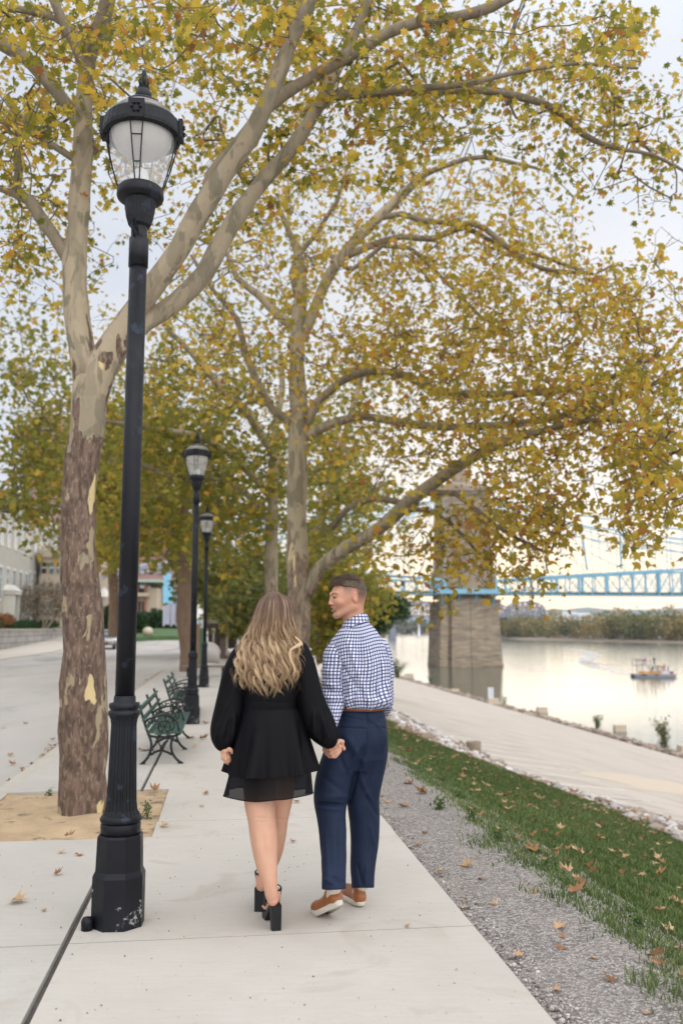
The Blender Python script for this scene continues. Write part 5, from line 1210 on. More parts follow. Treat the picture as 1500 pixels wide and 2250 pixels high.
C4 = np.tile(SKW, (len(V4), 1)); mh_ = np.exp(-((V4[:, 2]-.150)**2)/.0006)[:, None]; C4 = C4*(1-.5*mh_)+np.array([.66, .27, .18])*.5*mh_
# hands: right one closed round his fingers, left one hanging by the skirt
YH2 = YH-.035
s = SDF(); s.chain([(724, 1630, YH2, 9), (732, 1632, YH2, 9.5)], .01); s.ell(P(738, 1634, YH2+.004), (.031, .016, .034), basis((.6, 0, -.8)), .012)
for pts in ([(748, 1628, YH2+.01, 4.6), (752, 1630, YH2+.018, 4.4), (751, 1640, YH2+.024, 4.0)],
            [(746, 1640, YH2+.004, 4.6), (746, 1650, YH2+.008, 4.4), (740, 1658, YH2+.004, 4.1), (735, 1661, YH2-.004, 3.8)],
            [(741, 1645, YH2+.004, 4.6), (742, 1655, YH2+.002, 4.4), (736, 1662, YH2-.004, 4.1), (730, 1663, YH2-.004, 3.6)],
            [(735, 1648, YH2+.006, 4.3), (734, 1657, YH2+.008, 4.2), (728, 1661, YH2+.006, 3.9)],
            [(733, 1627, YH2-.004, 4.8), (727, 1634, YH2-.018, 4.5), (724, 1643, YH2-.022, 4.0)]): s.chain(pts, .004)
YL = YW-.06
s.chain([(493, 1636, YL, 8), (495, 1645, YL, 8.5)], .01); s.ell(P(496, 1650, YL), (.022, .016, .028), basis((.3, 0, -.95)), .012)
for pts in ([(490, 1655, YL-.006, 4.2), (490, 1666, YL-.010, 4.0), (496, 1674, YL-.008, 3.6), (501, 1678, YL, 3.2)],
            [(495, 1657, YL-.010, 4.3), (497, 1668, YL-.014, 4.0), (503, 1674, YL-.010, 3.6)],
            [(499, 1656, YL, 4.1), (503, 1665, YL-.004, 3.9), (507, 1671, YL, 3.4)],
            [(502, 1653, YL+.01, 3.8), (506, 1661, YL+.01, 3.5), (508, 1667, YL+.01, 3.1)],
            [(500, 1642, YL-.012, 4.4), (507, 1648, YL-.016, 4.0), (511, 1654, YL-.014, 3.5)]): s.chain(pts, .004)
V3, Q3 = s.mesh(.0028, 0)
V, Q, C = cat_meshes([(V1, Q1, C1), (V2, Q2, SKW), (V4, Q4, C4), (V3, Q3, SKW*np.array([1.02, 1, .98]))])
link('body', mesh('body', V, Q, {'col': ('c', C)}), m_skin, wom, True, True)
b = MB(); c = P(491, 1664, YL-.012); b.tube([(c[0]+.0105*math.cos(a), c[1]+.0105*math.sin(a), c[2]+.002*math.cos(a)) for a in np.linspace(0, 6.283, 20)], .0016, 6, cap=False)
b.build('ring', pm('gold_ring', (.75, .55, .25), rough=.25, metal=1.), wom, True, True)
# sandals
m_sand2 = pm('black_leather', (.005, .005, .006), (.009, .009, .010), 20., .42, spec=.25)
for (g, f, sd, heel, m, ball) in (F1, F2):
    fx = Vector(f); mt = Matrix.Translation(Vector(g)) @ Matrix.Rotation(math.atan2(f[1], f[0])-math.pi/2, 4, 'Z')
    b = MB()
    b.prism([(-.024, -.045), (.024, -.045), (.026, -.01), (.022, .012), (-.022, .012), (-.026, -.01)], .0005, .118, mt, top=[(-.028, -.030), (.028, -.030), (.030, .0), (.026, .03), (-.026, .03), (-.030, .0)])
    o = MB(); 
    sand = b.build('sandal', m_sand2, wom, False, True)
    n = 14; V = []
    for (y, z0, z1, w) in ((-.030, .112, .122, .027), (.02, .105, .118, .029), (.08, .060, .084, .026), (.13, .002, .045, .033), (.18, .0005, .032, .038), (.225, .002, .030, .034), (.245, .008, .028, .018)):
        V += [tuple(mt @ Vector((x, y, z))) for (x, z) in ((-w, z0), (w, z0), (w, z1), (-w, z1))]
    o.add(V, [(4*k+i, 4*k+(i+1) % 4, 4*k+4+(i+1) % 4, 4*k+4+i) for k in range(6) for i in range(4)]+[(3, 2, 1, 0), (24, 25, 26, 27)]); o.build('platform', m_sand2, sand, False, True)
    o = MB(); an = np.array([heel[0], heel[1], heel[2]+.048])+f*.012
    o.tube([tuple(an+f*.034*math.cos(a)*1.0+sd*.032*math.sin(a)+np.array([0, 0, .008*math.cos(a)])) for a in np.linspace(0, 6.283, 24)], .0055, 6, flat=.5, cap=False); o.build('ankle_strap', m_sand2, sand, True, True)
    for sg in (-1, 1): o = MB(); o.tube([tuple(an+sd*sg*.032), tuple(heel+f*.035+sd*sg*.030-np.array([0, 0, .005])), tuple(heel+f*.06+sd*sg*.028-np.array([0, 0, .045]))], .0055, 6, flat=.5); o.build('side_strap', m_sand2, sand, True, True)
    o = MB(); o.tube([tuple(ball+sd*x+np.array([0, 0, .028-12*x*x])) for x in np.linspace(-.034, .034, 9)], .011, 6, flat=.5); o.build('toe_strap', m_sand2, sand, True, True)

# dress
m_dress, t, b = newmat('black_crepe'); b.inputs['Base Color'].default_value = (.0022, .0022, .0036, 1); b.inputs['Roughness'].default_value = .6; b.inputs['Specular IOR Level'].default_value = .13
m_sheer, t, b = newmat('black_chiffon'); b.inputs['Base Color'].default_value = (.006, .006, .008, 1); b.inputs['Roughness'].default_value = .75; b.inputs['Alpha'].default_value = .90; b.inputs['Specular IOR Level'].default_value = .12
s = SDF(); s.col([(1408, 560, 640, YW, .060), (1418, 542, 655, YW, .085), (1440, 530, 668, YW, .105), (1480, 530, 666, YW, .112), (1520, 532, 660, YW, .108), (1555, 532, 655, YW, .105), (1585, 524, 664, YW, .120), (1600, 520, 670, YW, .128)], .012, 2.1)
s.chain([(545, 1425, YW, 16), (655, 1425, YW, 16)], .02); s.cone(P(600, 1410, YW), P(600, 1425, YW), .058, .075, .02)
V, Q = s.mesh(.006, 1); V = folds(V, Q, [(540, 1540, 650, 1545, 3, -.002), (600, 1540, 597, 1600, 3, .004), (560, 1560, 545, 1600, 4, .004), (630, 1560, 640, 1600, 4, .004)], .0015, 8.)
dress = link('dress', mesh('dress', V, Q), m_dress, wom, True, True)
def bsleeve(pts, FLs, seed):
    s = SDF(); s.chain(pts, .02); V, Q = s.mesh(.006, 1); V = folds(V, Q, [(a, b_, c_, d_, w_, h_*2) for a, b_, c_, d_, w_, h_ in FLs], .006, 13., (1, 1, .3), seed); link('sleeve', mesh('sleeve', V, Q), m_dress, dress, True, True)
bsleeve([(541, 1430, YW, 20), (522, 1470, YW, 26), (511, 1525, YW, 29), (501, 1575, YW-.01, 31), (494, 1606, YW-.03, 29), (491, 1622, YW-.04, 22), (492, 1637, YW-.05, 12)], [(480, 1600, 500, 1540, 4, .006), (495, 1630, 505, 1580, 4, -.006), (510, 1625, 515, 1570, 4, .006), (475, 1625, 480, 1590, 3, .005)], 2)
bsleeve([(657, 1430, YW, 20), (667, 1470, YW, 26), (678, 1525, YW, 29), (694, 1575, YW, 31), (706, 1602, YW-.01, 29), (717, 1618, YW-.02, 22), (724, 1629, YW-.03, 12)], [(690, 1620, 690, 1560, 4, .006), (705, 1628, 700, 1570, 4, -.006), (718, 1625, 712, 1580, 4, .007), (725, 1615, 715, 1560, 3, -.005)], 3)
def skirt(name, mat, y0, y1, a0, b0, a1, b1, cx, seed, amp, zf, thick=.0):
    c0, c1 = P(597, y0, YW-.0), P(cx, y1, YW-.20); z0, z1 = c0[2], c1[2]; n, m = 220, 26; r = np.random.default_rng(seed)
    th = np.linspace(0, 2*math.pi, n, endpoint=False); t = np.linspace(0, 1, m)[:, None]
    x1 = P(cx, y1, YW)[0]
    fold = sum(A*np.cos(k*th+p) for A, k, p in zf); fold = fold/np.abs(fold).max()
    e = t**1.0; q = (t**.75); A = a0+(a1-a0)*q; B = b0+(b1-b0)*q
    rad = 1+amp*fold[None]*t**1.4
    X = c0[0]+(x1-c0[0])*t+A*rad*np.cos(th)[None]; Y = YW+B*rad*np.sin(th)[None]
    Z = z0+(z1-z0)*t*(1-.02*np.cos(th*2+1)[None]*t)+.010*fold[None]*t*t
    V = np.stack([X, Y, Z], -1).reshape(-1, 3); i = np.arange(m*n).reshape(m, n)
    Q = np.stack([i[:-1], i[1:], np.roll(i[1:], -1, 1), np.roll(i[:-1], -1, 1)], -1).reshape(-1, 4)
    return link(name, mesh(name, V, Q), mat, dress, True, True), X, Y, Z
zf = [(.7, 7, .6), (.8, 11, 2.1), (.5, 4, 1.), (.5, 17, .4)]
o1, X, Y, Z = skirt('under_skirt', m_sheer, 1600, 1758, .185, .150, .232, .205, 592, 5, .17, [(1, 6, 2.6), (.5, 10, 1.1), (.5, 3, 2.), (.2, 15, .9)])
b = MB(); b.tube([(X[-1, i], Y[-1, i], Z[-1, i]) for i in list(range(0, 220, 2))+[0]], .003, 5, cap=False); b.build('hem', m_dress, o1, True, True)
skirt('over_skirt', m_dress, 1556, 1708, .155, .118, .243, .222, 594, 5, .19, zf)

# hair: a soft volume with locks over it
def womans_hair():
    r = np.random.default_rng(12)
    ty = np.array([1303, 1306, 1311, 1320, 1334, 1352, 1370, 1388, 1406, 1424, 1442, 1470, 1500, 1530])
    tw = np.array([6, 19, 26, 34, 40, 44, 48, 53, 59, 64, 66, 68, 68, 66.]); tcx_ = np.array([603, 604, 604, 604, 603.5, 602, 600, 597.5, 595, 593, 590, 587, 585, 590.])
    td_ = np.array([4.93, 4.885, 4.860, 4.836, 4.820, 4.812, 4.814, 4.822, 4.84, 4.835, 4.83, 4.825, 4.825, 4.83])
    VV = []; FF = []; TT = []; RR = []; b = 0
    def lock(s0, y0, y1, lay, rad, wav, ph, amp, n=30, sp=0, tone=None):
        nonlocal b
        q = []; L = []
        for i in range(n):
            t = i/(n-1); y = y0+(y1-y0)*t; w = np.interp(y, ty, tw); cx = np.interp(y, ty, tcx_); Yb = np.interp(y, ty, td_)
            am = amp*np.clip((y-1350)/70, 0, 1); x = cx+s0*w+am*math.sin((y-1303)/wav*6.283+ph)+sp*t*t
            ss = np.clip(s0, -1, 1); back = YW-(YW-Yb)*math.sqrt(max(0, 1-ss*ss*.92)) if y < 1400 else Yb+.055*ss*ss
            k = np.clip((y-1380)/40, 0, 1); bA = YW-(YW-Yb)*math.sqrt(max(0, 1-ss*ss*.92)); bB = Yb+.055*ss*ss; Yd = bA*(1-k)+bB*k
            Yd -= lay+(.012*np.clip((y-1350)/70, 0, 1))*math.cos((y-1303)/wav*6.283+ph)
            q.append(P(x, y, Yd)); L.append(t)
        L = np.array(L); rr = rad*np.interp(L, [0, .1, .55, .85, 1], [.55, .9, 1.1, .8, .12])
        v, f = tube_arr(q, rr, 5, .6); VV.append(np.array(v)); FF.append(np.array(f)+b); b += len(v)
        yy = np.repeat([y0+(y1-y0)*i/(n-1) for i in range(n)], 5); TT.append(yy); RR.append(np.full(len(v), r.random() if tone is None else float(np.clip(tone+r.normal(0, .16), 0, 1))))
    # coherent clumps of locks
    cl = []
    for i in range(46):
        s0 = -1.02+2.04*(i+.5)/46+r.normal(0, .015); cl.append((s0, r.uniform(50, 74), r.uniform(0, 6.28), r.uniform(4.5, 9.), 1524-30*abs(s0+.02)**1.6-r.uniform(0, 16), r.uniform(0, .012)))
    for (s0, wav, ph, amp, yend, lay) in cl:
        tn_ = r.random()
        y0 = 1303.5
        for j in range(38):
            g = r.normal(0, .019); lock(float(np.clip(s0+g, -1.06, 1.06)), y0+r.random()*2, yend+r.normal(0, 7), lay+r.uniform(-.006, .006), r.uniform(.0009, .0021), wav, ph+r.normal(0, .2), amp+r.normal(0, .4), 34, 0, tn_)
    for j in range(120):      # loose flyaways and stray ends
        s0 = r.uniform(-1.08, 1.08); lock(s0, 1330+r.random()*20, 1470+r.random()*60, r.uniform(0, .02), .0007, r.uniform(45, 70), r.uniform(0, 6.28), r.uniform(6, 11), 26)
    for j in range(13):        # the lock lifted over her right shoulder
        a = r.normal(0, 1.2); q = spline([P(640+a, 1385, YW-.06), P(650+a, 1400, YW-.09), P(662+a*1.6, 1413+a, YW-.115), P(651+a, 1420+a, YW-.13), P(638+a, 1430, YW-.135), P(640+a*1.5, 1450, YW-.135), P(648+a, 1470, YW-.13), P(644+a*1.5, 1490+a*2, YW-.13)], n=5)
        rr = .0016*np.interp(np.linspace(0, 1, len(q)), [0, .6, 1], [1, 1, .2]); v, f = tube_arr(q, rr, 5, .6); VV.append(np.array(v)); FF.append(np.array(f)+b); b += len(v)
        TT.append(np.repeat(np.linspace(1400, 1500, len(q)), 5)); RR.append(np.full(len(v), .5+.5*r.random()))
    V = np.concatenate(VV); Fc = np.concatenate(FF); yy = np.concatenate(TT); rn = np.concatenate(RR)
    k = np.clip((yy-1335-22*(rn-.5))/85, 0, 1)[:, None]; c0 = np.array([.125, .070, .045])*(.8+.5*rn[:, None]); c1 = np.array([.58, .42, .245]); c2 = np.array([.235, .14, .078])
    tip = c2*(1-rn[:, None])+c1*rn[:, None]*1.15+.0; col = c0*(1-k)+tip*k
    st = (rn > .86)[:, None]&(yy > 1318)[:, None]; col = np.where(st, col*.5+np.array([.50, .36, .22])*.5, col)
    m, t, bb = newmat('blonde_hair'); LK(t, attr(t, 'col').outputs['Color'], bb.inputs['Base Color']); bb.inputs['Roughness'].default_value = .42; bb.inputs['Specular IOR Level'].default_value = .45
    h = link('hair', mesh('hair', V, Fc, {'col': ('c', col)}), m, wom, True, True)
    # the mass under the locks
    s = SDF(); s.ell(hw((0, -.022, .028)), (.082, .101, .101), RW, .02)
    s.col([(1345, 560, 645, YW-.015, .092), (1385, 549, 645, YW-.02, .082), (1420, 538, 648, YW-.045, .064), (1450, 536, 642, YW-.075, .042), (1480, 545, 628, YW-.095, .022)], .03, 2.0)
    V, Q = s.mesh(.006, 2); x, y = proj(V); k = np.clip((y-1335)/90, 0, 1)[:, None]; col = np.array([.11, .062, .04])*(1-k)+np.array([.24, .145, .085])*k
    link('hair_mass', mesh('hair_mass', V, Q, {'col': ('c', col)}), m, h, True, True)
womans_hair()
# ================================================================ river side: bridge, far bank, boat
def on_water(px, py): return G(px, py, WZ)
def cube_stone(name, ca, cb, dark, sx=.5, sz=.9):
    """coursed rubble masonry, stained towards the waterline in bands"""
    m, t, b = newmat(name); b.inputs['Roughness'].default_value = .9
    co = N(t, 'ShaderNodeTexCoord'); mp = N(t, 'ShaderNodeMapping'); mp.inputs['Rotation'].default_value = (R(90), 0, 0); LK(t, co.outputs['Object'], mp.inputs[0])
    br = N(t, 'ShaderNodeTexBrick', i_Scale=sx); br.inputs['Mortar Size'].default_value = .018; br.inputs['Color1'].default_value = (*ca, 1); br.inputs['Color2'].default_value = (*cb, 1); br.inputs['Mortar'].default_value = (*dark, 1); br.inputs['Row Height'].default_value = .28; br.inputs['Brick Width'].default_value = .75
    LK(t, mp.outputs[0], br.inputs['Vector'])
    m2 = N(t, 'ShaderNodeMapping'); m2.inputs['Scale'].default_value = (.10, .10, .5); LK(t, co.outputs['Object'], m2.inputs[0])
    n = N(t, 'ShaderNodeTexNoise', i_Scale=3., i_Detail=6., i_Roughness=.65); LK(t, m2.outputs[0], n.inputs['Vector'])
    n2 = N(t, 'ShaderNodeTexNoise', i_Scale=1.1, i_Detail=5.); LK(t, m2.outputs[0], n2.inputs['Vector'])
    c = MIX(t, MR(t, n.outputs[0], .42, .62, 0, .75), br.outputs[0], dark); c = MIX(t, MR(t, n2.outputs[0], .52, .62, 0, .5), c, (.36, .27, .18))
    LK(t, c, b.inputs['Base Color']); bp = N(t, 'ShaderNodeBump', i_Strength=.5, i_Distance=.12); LK(t, br.outputs['Fac'], bp.inputs['Height']); bp.invert = True; LK(t, bp.outputs[0], b.inputs['Normal']); return m
m_pier = cube_stone('pier_sandstone', (.45, .36, .255), (.33, .27, .195), (.16, .13, .105))
m_tow = cube_stone('tower_sandstone', (.40, .32, .235), (.30, .24, .18), (.16, .125, .10))
m_blue = pm('bridge_blue_paint', (.17, .38, .52), (.23, .46, .60), .3, .6, c3=(.13, .27, .33), s3=.15, t3=(.6, .75))
m_bdark = pm('bridge_deck_green', (.045, .10, .105), (.08, .16, .17), .4, .8)
YP = 252.
pb = P(1019, 1463, YP); ANG = AL        # bridge runs across the river
br_root = thing('suspension_bridge', 'pale blue suspension bridge with a brown stone tower standing in the river', 'bridge', (pb[0], YP, WZ), AL)
k_ = mpp(1000, 1400, YP)               # metres per photo pixel there
def zpx(y): return P(1000, y, YP)[2]-WZ
b = MB(); W_ = 70*k_; Dp = 7.0
b.prism([(-W_, -Dp), (W_, -Dp), (W_, Dp), (-W_, Dp)], -6, .9, top=[(-W_*.99, -Dp), (W_*.99, -Dp), (W_*.99, Dp), (-W_*.99, Dp)])
b.prism([(-W_*.985, -Dp+.3), (W_*.985, -Dp+.3), (W_*.985, Dp-.3), (-W_*.985, Dp-.3)], .9, zpx(1322), top=[(-W_*.90, -Dp+.6), (W_*.90, -Dp+.6), (W_*.90, Dp-.6), (-W_*.90, Dp-.6)])
for (x0, x1, d) in ((-.985, -.74, .9), (-.64, -.02, 1.6), (-.005, .44, 1.6), (.455, .985, 1.0)):      # buttress faces
    b.prism([(x0*W_, -Dp-d), (x1*W_, -Dp-d), (x1*W_, -Dp+1), (x0*W_, -Dp+1)], -6, 1.0, top=[(x0*W_, -Dp-d), (x1*W_, -Dp-d), (x1*W_, -Dp+1), (x0*W_, -Dp+1)])
    b.prism([(x0*W_*.99, -Dp-d+.3), (x1*W_*.99, -Dp-d+.3), (x1*W_*.99, -Dp+1), (x0*W_*.99, -Dp+1)], 1.0, zpx(1345), top=[(x0*W_*.92, -Dp-d+.7), (x1*W_*.92, -Dp-d+.7), (x1*W_*.92, -Dp+1), (x0*W_*.92, -Dp+1)])
    b.prism([(x0*W_*.92, -Dp-d+.7), (x1*W_*.92, -Dp-d+.7), (x1*W_*.92, -Dp+1), (x0*W_*.92, -Dp+1)], zpx(1345), zpx(1318), top=[(x0*W_*.99, -Dp-d+.2), (x1*W_*.99, -Dp-d+.2), (x1*W_*.99, -Dp+1), (x0*W_*.99, -Dp+1)])
b.build('pier', m_pier, br_root)
b = MB(); z0, z1 = zpx(1300), zpx(1092); a0, a1 = 58*k_, 53*k_
b.prism([(-a0, -5.5), (a0, -5.5), (a0, 5.5), (-a0, 5.5)], z0-2.2, z1, top=[(-a1, -5), (a1, -5), (a1, 5), (-a1, 5)])
b.prism([(-a0*.35, -7.), (a0*.45, -7.), (a0*.45, -5), (-a0*.35, -5)], z0-2.2, zpx(1140), top=[(-a1*.35, -6.2), (a1*.45, -6.2), (a1*.45, -5), (-a1*.35, -5)])
b.box(-a0*1.06, a0*1.06, -6.4, 6.4, z0+1.0, zpx(1268)); b.box(-a0*1.03, a0*1.03, -6, 6, zpx(1268), zpx(1258))
b.box(-a1*1.1, a1*1.1, -5.6, 5.6, z1, z1+1.0); b.box(-a1*1.22, a1*1.22, -6.2, 6.2, z1+1.0, z1+2.1); b.prism([(-a1*1.1, -5.8), (a1*1.1, -5.8), (a1*1.1, 5.8), (-a1*1.1, 5.8)], z1+2.1, z1+4.0, top=[(-a1*.5, -2.6), (a1*.5, -2.6), (a1*.5, 2.6), (-a1*.5, 2.6)])
b.box(-2.2, 2.2, -2.2, 2.2, z1+4, z1+7.5)
for j in range(16):       # zig-zag stair up the face
    zz = z0+3+j*1.9
    if zz < z1-2: b.bar((-3 if j % 2 else 0, -7.15, zz), (0 if j % 2 else -3, -7.15, zz+1.9), .28)
b.build('tower', m_tow, br_root)
zd0, zd1 = zpx(1309), zpx(1301)
b = MB(); b.box(-a0*1.33, a0*1.33, -10.5, -8.8, zpx(1308), zpx(1297)); b.box(-a0*1.33, a0*1.33, -8.8, 8.8, zpx(1308), zpx(1303))
for x in (-.95, -.40, .15, .75): b.bar((x*a0*1.2, -9.5, zpx(1308)), (x*a0*1.1, -7.6, zpx(1332)), .35)
b.build('tower_walkway', m_blue, br_root)
# deck: x along the bridge; right span long, left span short
def deck(x0, x1, seed):
    b = MB(); n = int(abs(x1-x0)/4); b.box(min(x0, x1), max(x0, x1), -8.5, -5.5, zpx(1309), zpx(1302)); b.box(min(x0, x1), max(x0, x1), -5.5, 8.5, zpx(1306), zpx(1303)); b.build('deck', m_bdark, br_root)
    b = MB(); s = 1 if x1 > x0 else -1
    b.box(min(x0, x1), max(x0, x1), -8.85, -8.5, zpx(1310), zpx(1307.5))
    for j in range(int(abs(x1-x0)/3.9)): b.box(x0+s*j*3.9-.12, x0+s*j*3.9+.12, -9.1, -8.5, zpx(1310.5), zpx(1301))
    b.build('deck_beam', m_blue, br_root)
    for yy in (-8.3, 8.3):
        b = MB(); st = 3.95; m = int(abs(x1-x0)/st)
        def zt(x):
            f = abs(x-x0)/150.; return np.interp(f, [0, .12, .38, 1, 2], [zpx(1278), zpx(1268), zpx(1250), zpx(1240), zpx(1230)])
        for j in range(m):
            xa, xb = x0+s*j*st, x0+s*(j+1)*st; zb = zpx(1301)
            b.bar((xa, yy, zt(xa)), (xb, yy, zt(xb)), .42, .62); b.bar((xa, yy, zb), (xa, yy, zt(xa)), .30 if j % 2 else .62)
            b.bar((xa, yy, zb), (xb, yy, zt(xb)), .15); b.bar((xa, yy, zt(xa)), (xb, yy, zb), .15)
            b.bar((xa, yy, zb+.9), (xb, yy, zb+.9), .10)
        b.build('truss', m_blue, br_root)
        # main cables and hangers
        b = MB(); zc = lambda x: np.interp(abs(x)/150., np.linspace(0, 1.2, 25), z1-1-(z1-1-zpx(1216))*(1-(1-np.clip(np.linspace(0, 1.2, 25)/1.25, 0, 1))**2))
        X_ = np.linspace(x0+s*.3, x1, 26); b.tube([(x, yy, zc(x)) for x in X_], .22, 6)
        zc2 = lambda x: zc(x)-.09*abs(x)*np.clip(1-abs(x)/130, .0, 1)-1.2; b.tube([(x, yy, zc2(x)) for x in X_], .18, 6)
        for j in range(int(abs(x1-x0)/5)):
            x = x0+s*j*5; b.bar((x, yy, zt(x)), (x, yy, zc(x)), .13)
        for j in range(8): b.bar((x0+s*.3, yy, z1-2), (x0+s*(16+j*11), yy, zt(x0+s*(16+j*11))), .12)
        b.build('cable', m_blue, br_root)
deck(a0*.98, 190, 0); deck(-a0*.98, -70, 1)
b = MB(); b.bar((33.5, -8.3, zpx(1255)), (32.6, -8.3, zpx(1190)), .42); b.bar((43.6, -8.3, zpx(1250)), (43.6, -8.3, zpx(1178)), .42); b.build('deck_mast', m_blue, br_root)

# second bridge beyond
YB2 = 900.; c2 = P(1030, 1355, YB2); r2 = thing('truss_bridge', 'far grey violet steel truss bridge low over the river behind the stone pier', 'bridge', (c2[0], YB2, WZ), AL)
k2 = mpp(1000, 1350, YB2); z2 = lambda y: P(1000, y, YB2)[2]-WZ
m_violet = pm('far_steel', (.20, .21, .27), (.26, .27, .33), .1, .8)
b = MB(); b.box(-175*k2, 170*k2, -6, 6, z2(1356), z2(1352)); b.build('deck', m_violet, r2)
for (c, hw) in ((-120, 52), (10, 78), (128, 42)):
    for yy in (-6, 6):
        b = MB()
        q = [(c*k2+hw*k2*math.sin(u), yy, z2(1352)+(z2(1322)-z2(1352))*math.cos(u)**.6) for u in np.linspace(-1.45, 1.45, 11)]
        for p_, q_ in zip(q[:-1], q[1:]): b.bar(p_, q_, 1.3)
        for j, p_ in enumerate(q):
            b.bar(p_, (p_[0], yy, z2(1352)), .9)
            if j < 10: b.bar(p_, (q[j+1][0], yy, z2(1352)), .7); b.bar(q[j+1], (p_[0], yy, z2(1352)), .7)
        b.build('truss', m_violet, r2)
for x in (-172, -66, 90, 168): b = MB(); b.box(x*k2-3, x*k2+3, -6, 6, -3, z2(1356)); b.build('pier', m_violet, r2)

# far bank and woods
m_bank = pm('far_bank_mud', (.26, .20, .16), (.20, .17, .12), .02, .95)
sh = [(700, 1389.5), (860, 1391), (960, 1394), (1080, 1402), (1150, 1406), (1300, 1409), (1420, 1412), (1520, 1414), (1700, 1420), (2100, 1432)]
shore = [on_water(x, y) for x, y in sh]
b = MB(); V = []
for p in shore:
    d = np.array([p[0]*.0+1, .35, 0]); d /= np.linalg.norm(d)
    for (o, z) in ((-6, WZ-.8), (4, WZ+1.5), (60, WZ+3), (900, WZ+5)): V.append((p[0]+d[0]*o, p[1]+d[1]*o+o*.6, z))
n = len(shore); b.add(V, [(4*i+j, 4*i+j+1, 4*i+5+j, 4*i+4+j) for i in range(n-1) for j in range(3)]); tag(b.build('far_bank', m_bank, None, True), kind='structure')
m_farleaf = rnd_mat('far_woods', [(.09, .12, .05), (.16, .19, .07), (.27, .25, .09), (.40, .31, .12), (.44, .31, .14)], .9, 0, .2, .25)
def woods(name, label, path, n, hmin, hmax, back, seed, leaf=1.6, per=150, mat=None, wide=.55):
    r = np.random.default_rng(seed); path = np.array(path); pts = []; sz = []; tn = []
    seg = np.linalg.norm(np.diff(path, axis=0), axis=1); cum = np.concatenate([[0], np.cumsum(seg)]); cum /= cum[-1]
    for i in range(n):
        t = r.random(); c = np.array([np.interp(t, cum, path[:, k]) for k in range(3)]); o = back*r.random()**1.3; c = c+np.array([o*.7, o*.7, 0]); h = r.uniform(hmin, hmax)*(1+.25*o/back); w = h*wide*r.uniform(.6, 1.1); tone = r.random()
        m = int(per*(h/hmax)); d = r.normal(0, 1, (m, 3)); d /= np.linalg.norm(d, axis=1)[:, None]; d *= (.55+.45*r.random((m, 1)))
        lob = 1+.35*np.sin(d[:, :1]*4+r.uniform(0, 6))*np.sin(d[:, 2:3]*5+r.uniform(0, 6)); q = c+d*lob*np.array([w, w, h*.47])+np.array([0, 0, h*.5])
        pts.append(q); tn.append(np.clip(np.full(m, tone)*.8+.2*r.random(m), 0, 1))
    pts = np.concatenate(pts); tn = np.concatenate(tn)
    o = link(name, leaves_mesh(name, pts, leaf, seed, False, tone=tn, hang=0), mat or m_farleaf); tag(o, label, 'trees', kind='stuff'); return o
ps = [on_water(x, y)+np.array([6, 8, 1.2]) for x, y in sh[3:]]
woods('riverbank_woods', 'mixed green and gold woods along the far bank right of the pier', ps, 130, 11, 24, 50, 61, 1.3, 520, wide=.62)
woods('distant_woods', 'low dull green tree line on the far bank left of the stone pier', [on_water(x, 1393)+np.array([10, 0, 0]) for x in (560, 700, 860, 980, 1090)], 110, 16, 26, 120, 62, 5., 90, rnd_mat('distant_woods', [(.10, .125, .09), (.16, .17, .11), (.20, .20, .13)], .9, 0, .1))
# hills: real ridges far off
def ridge(name, Y, prof, depth, mat, seed):
    b = MB(); V = []; xs = np.linspace(prof[0][0], prof[-1][0], 60); r = np.random.default_rng(seed)
    for x in xs:
        y = np.interp(x, [p[0] for p in prof], [p[1] for p in prof])+r.normal(0, 1.1); t = P(x, y, Y)
        V += [(t[0], Y-depth, WZ-2), (t[0], Y-depth*.3, WZ+(t[2]-WZ)*.7), (t[0], Y, t[2]), (t[0], Y+depth, WZ-2)]
    b.add(V, [(4*i+j, 4*i+4+j, 4*i+5+j, 4*i+1+j) for i in range(59) for j in range(3)]); tag(b.build(name, mat, None, True), kind='structure')
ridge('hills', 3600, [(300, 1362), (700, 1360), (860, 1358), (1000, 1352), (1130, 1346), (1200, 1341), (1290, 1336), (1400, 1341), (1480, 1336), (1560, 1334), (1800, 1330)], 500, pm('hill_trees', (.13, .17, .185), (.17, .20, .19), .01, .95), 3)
ridge('far_slope', 2400, [(1150, 1356), (1230, 1350), (1330, 1348), (1420, 1350), (1500, 1346), (1800, 1345)], 300, pm('slope_trees', (.12, .15, .13), (.17, .18, .14), .02, .95), 4)
# pale warehouses
for (x0, x1, yt, yb, Yw, lb) in ((1195, 1268, 1345, 1351, 1500, 'long low white warehouse roof beyond the woods, nearest the bridge'), (1268, 1300, 1347, 1352, 1450, 'short grey white shed at the right end of the long white warehouse'), (1105, 1175, 1360, 1372, 1100, 'white low building seen just under the far truss bridge'), (1480, 1500, 1347, 1360, 1000, 'white building with dark roof at the right edge beyond the woods')):
    a, c = P(x0, yb, Yw), P(x1, yt, Yw); t_ = thing('warehouse', lb, 'building', (a[0], Yw, WZ)); w = c[0]-a[0]
    b = MB(); b.box(0, w, 0, 40, 0, c[2]-WZ-1.5); b.build('wall', pm('white_cladding', (.62, .64, .66), (.7, .7, .7), .05, .7), t_)
    b = MB(); b.prism([(0, -1), (w, -1), (w, 41), (0, 41)], c[2]-WZ-1.5, c[2]-WZ, top=[(1, 10), (w-1, 10), (w-1, 30), (1, 30)]); b.build('roof', pm('pale_roof', (.72, .73, .76), rough=.6), t_)
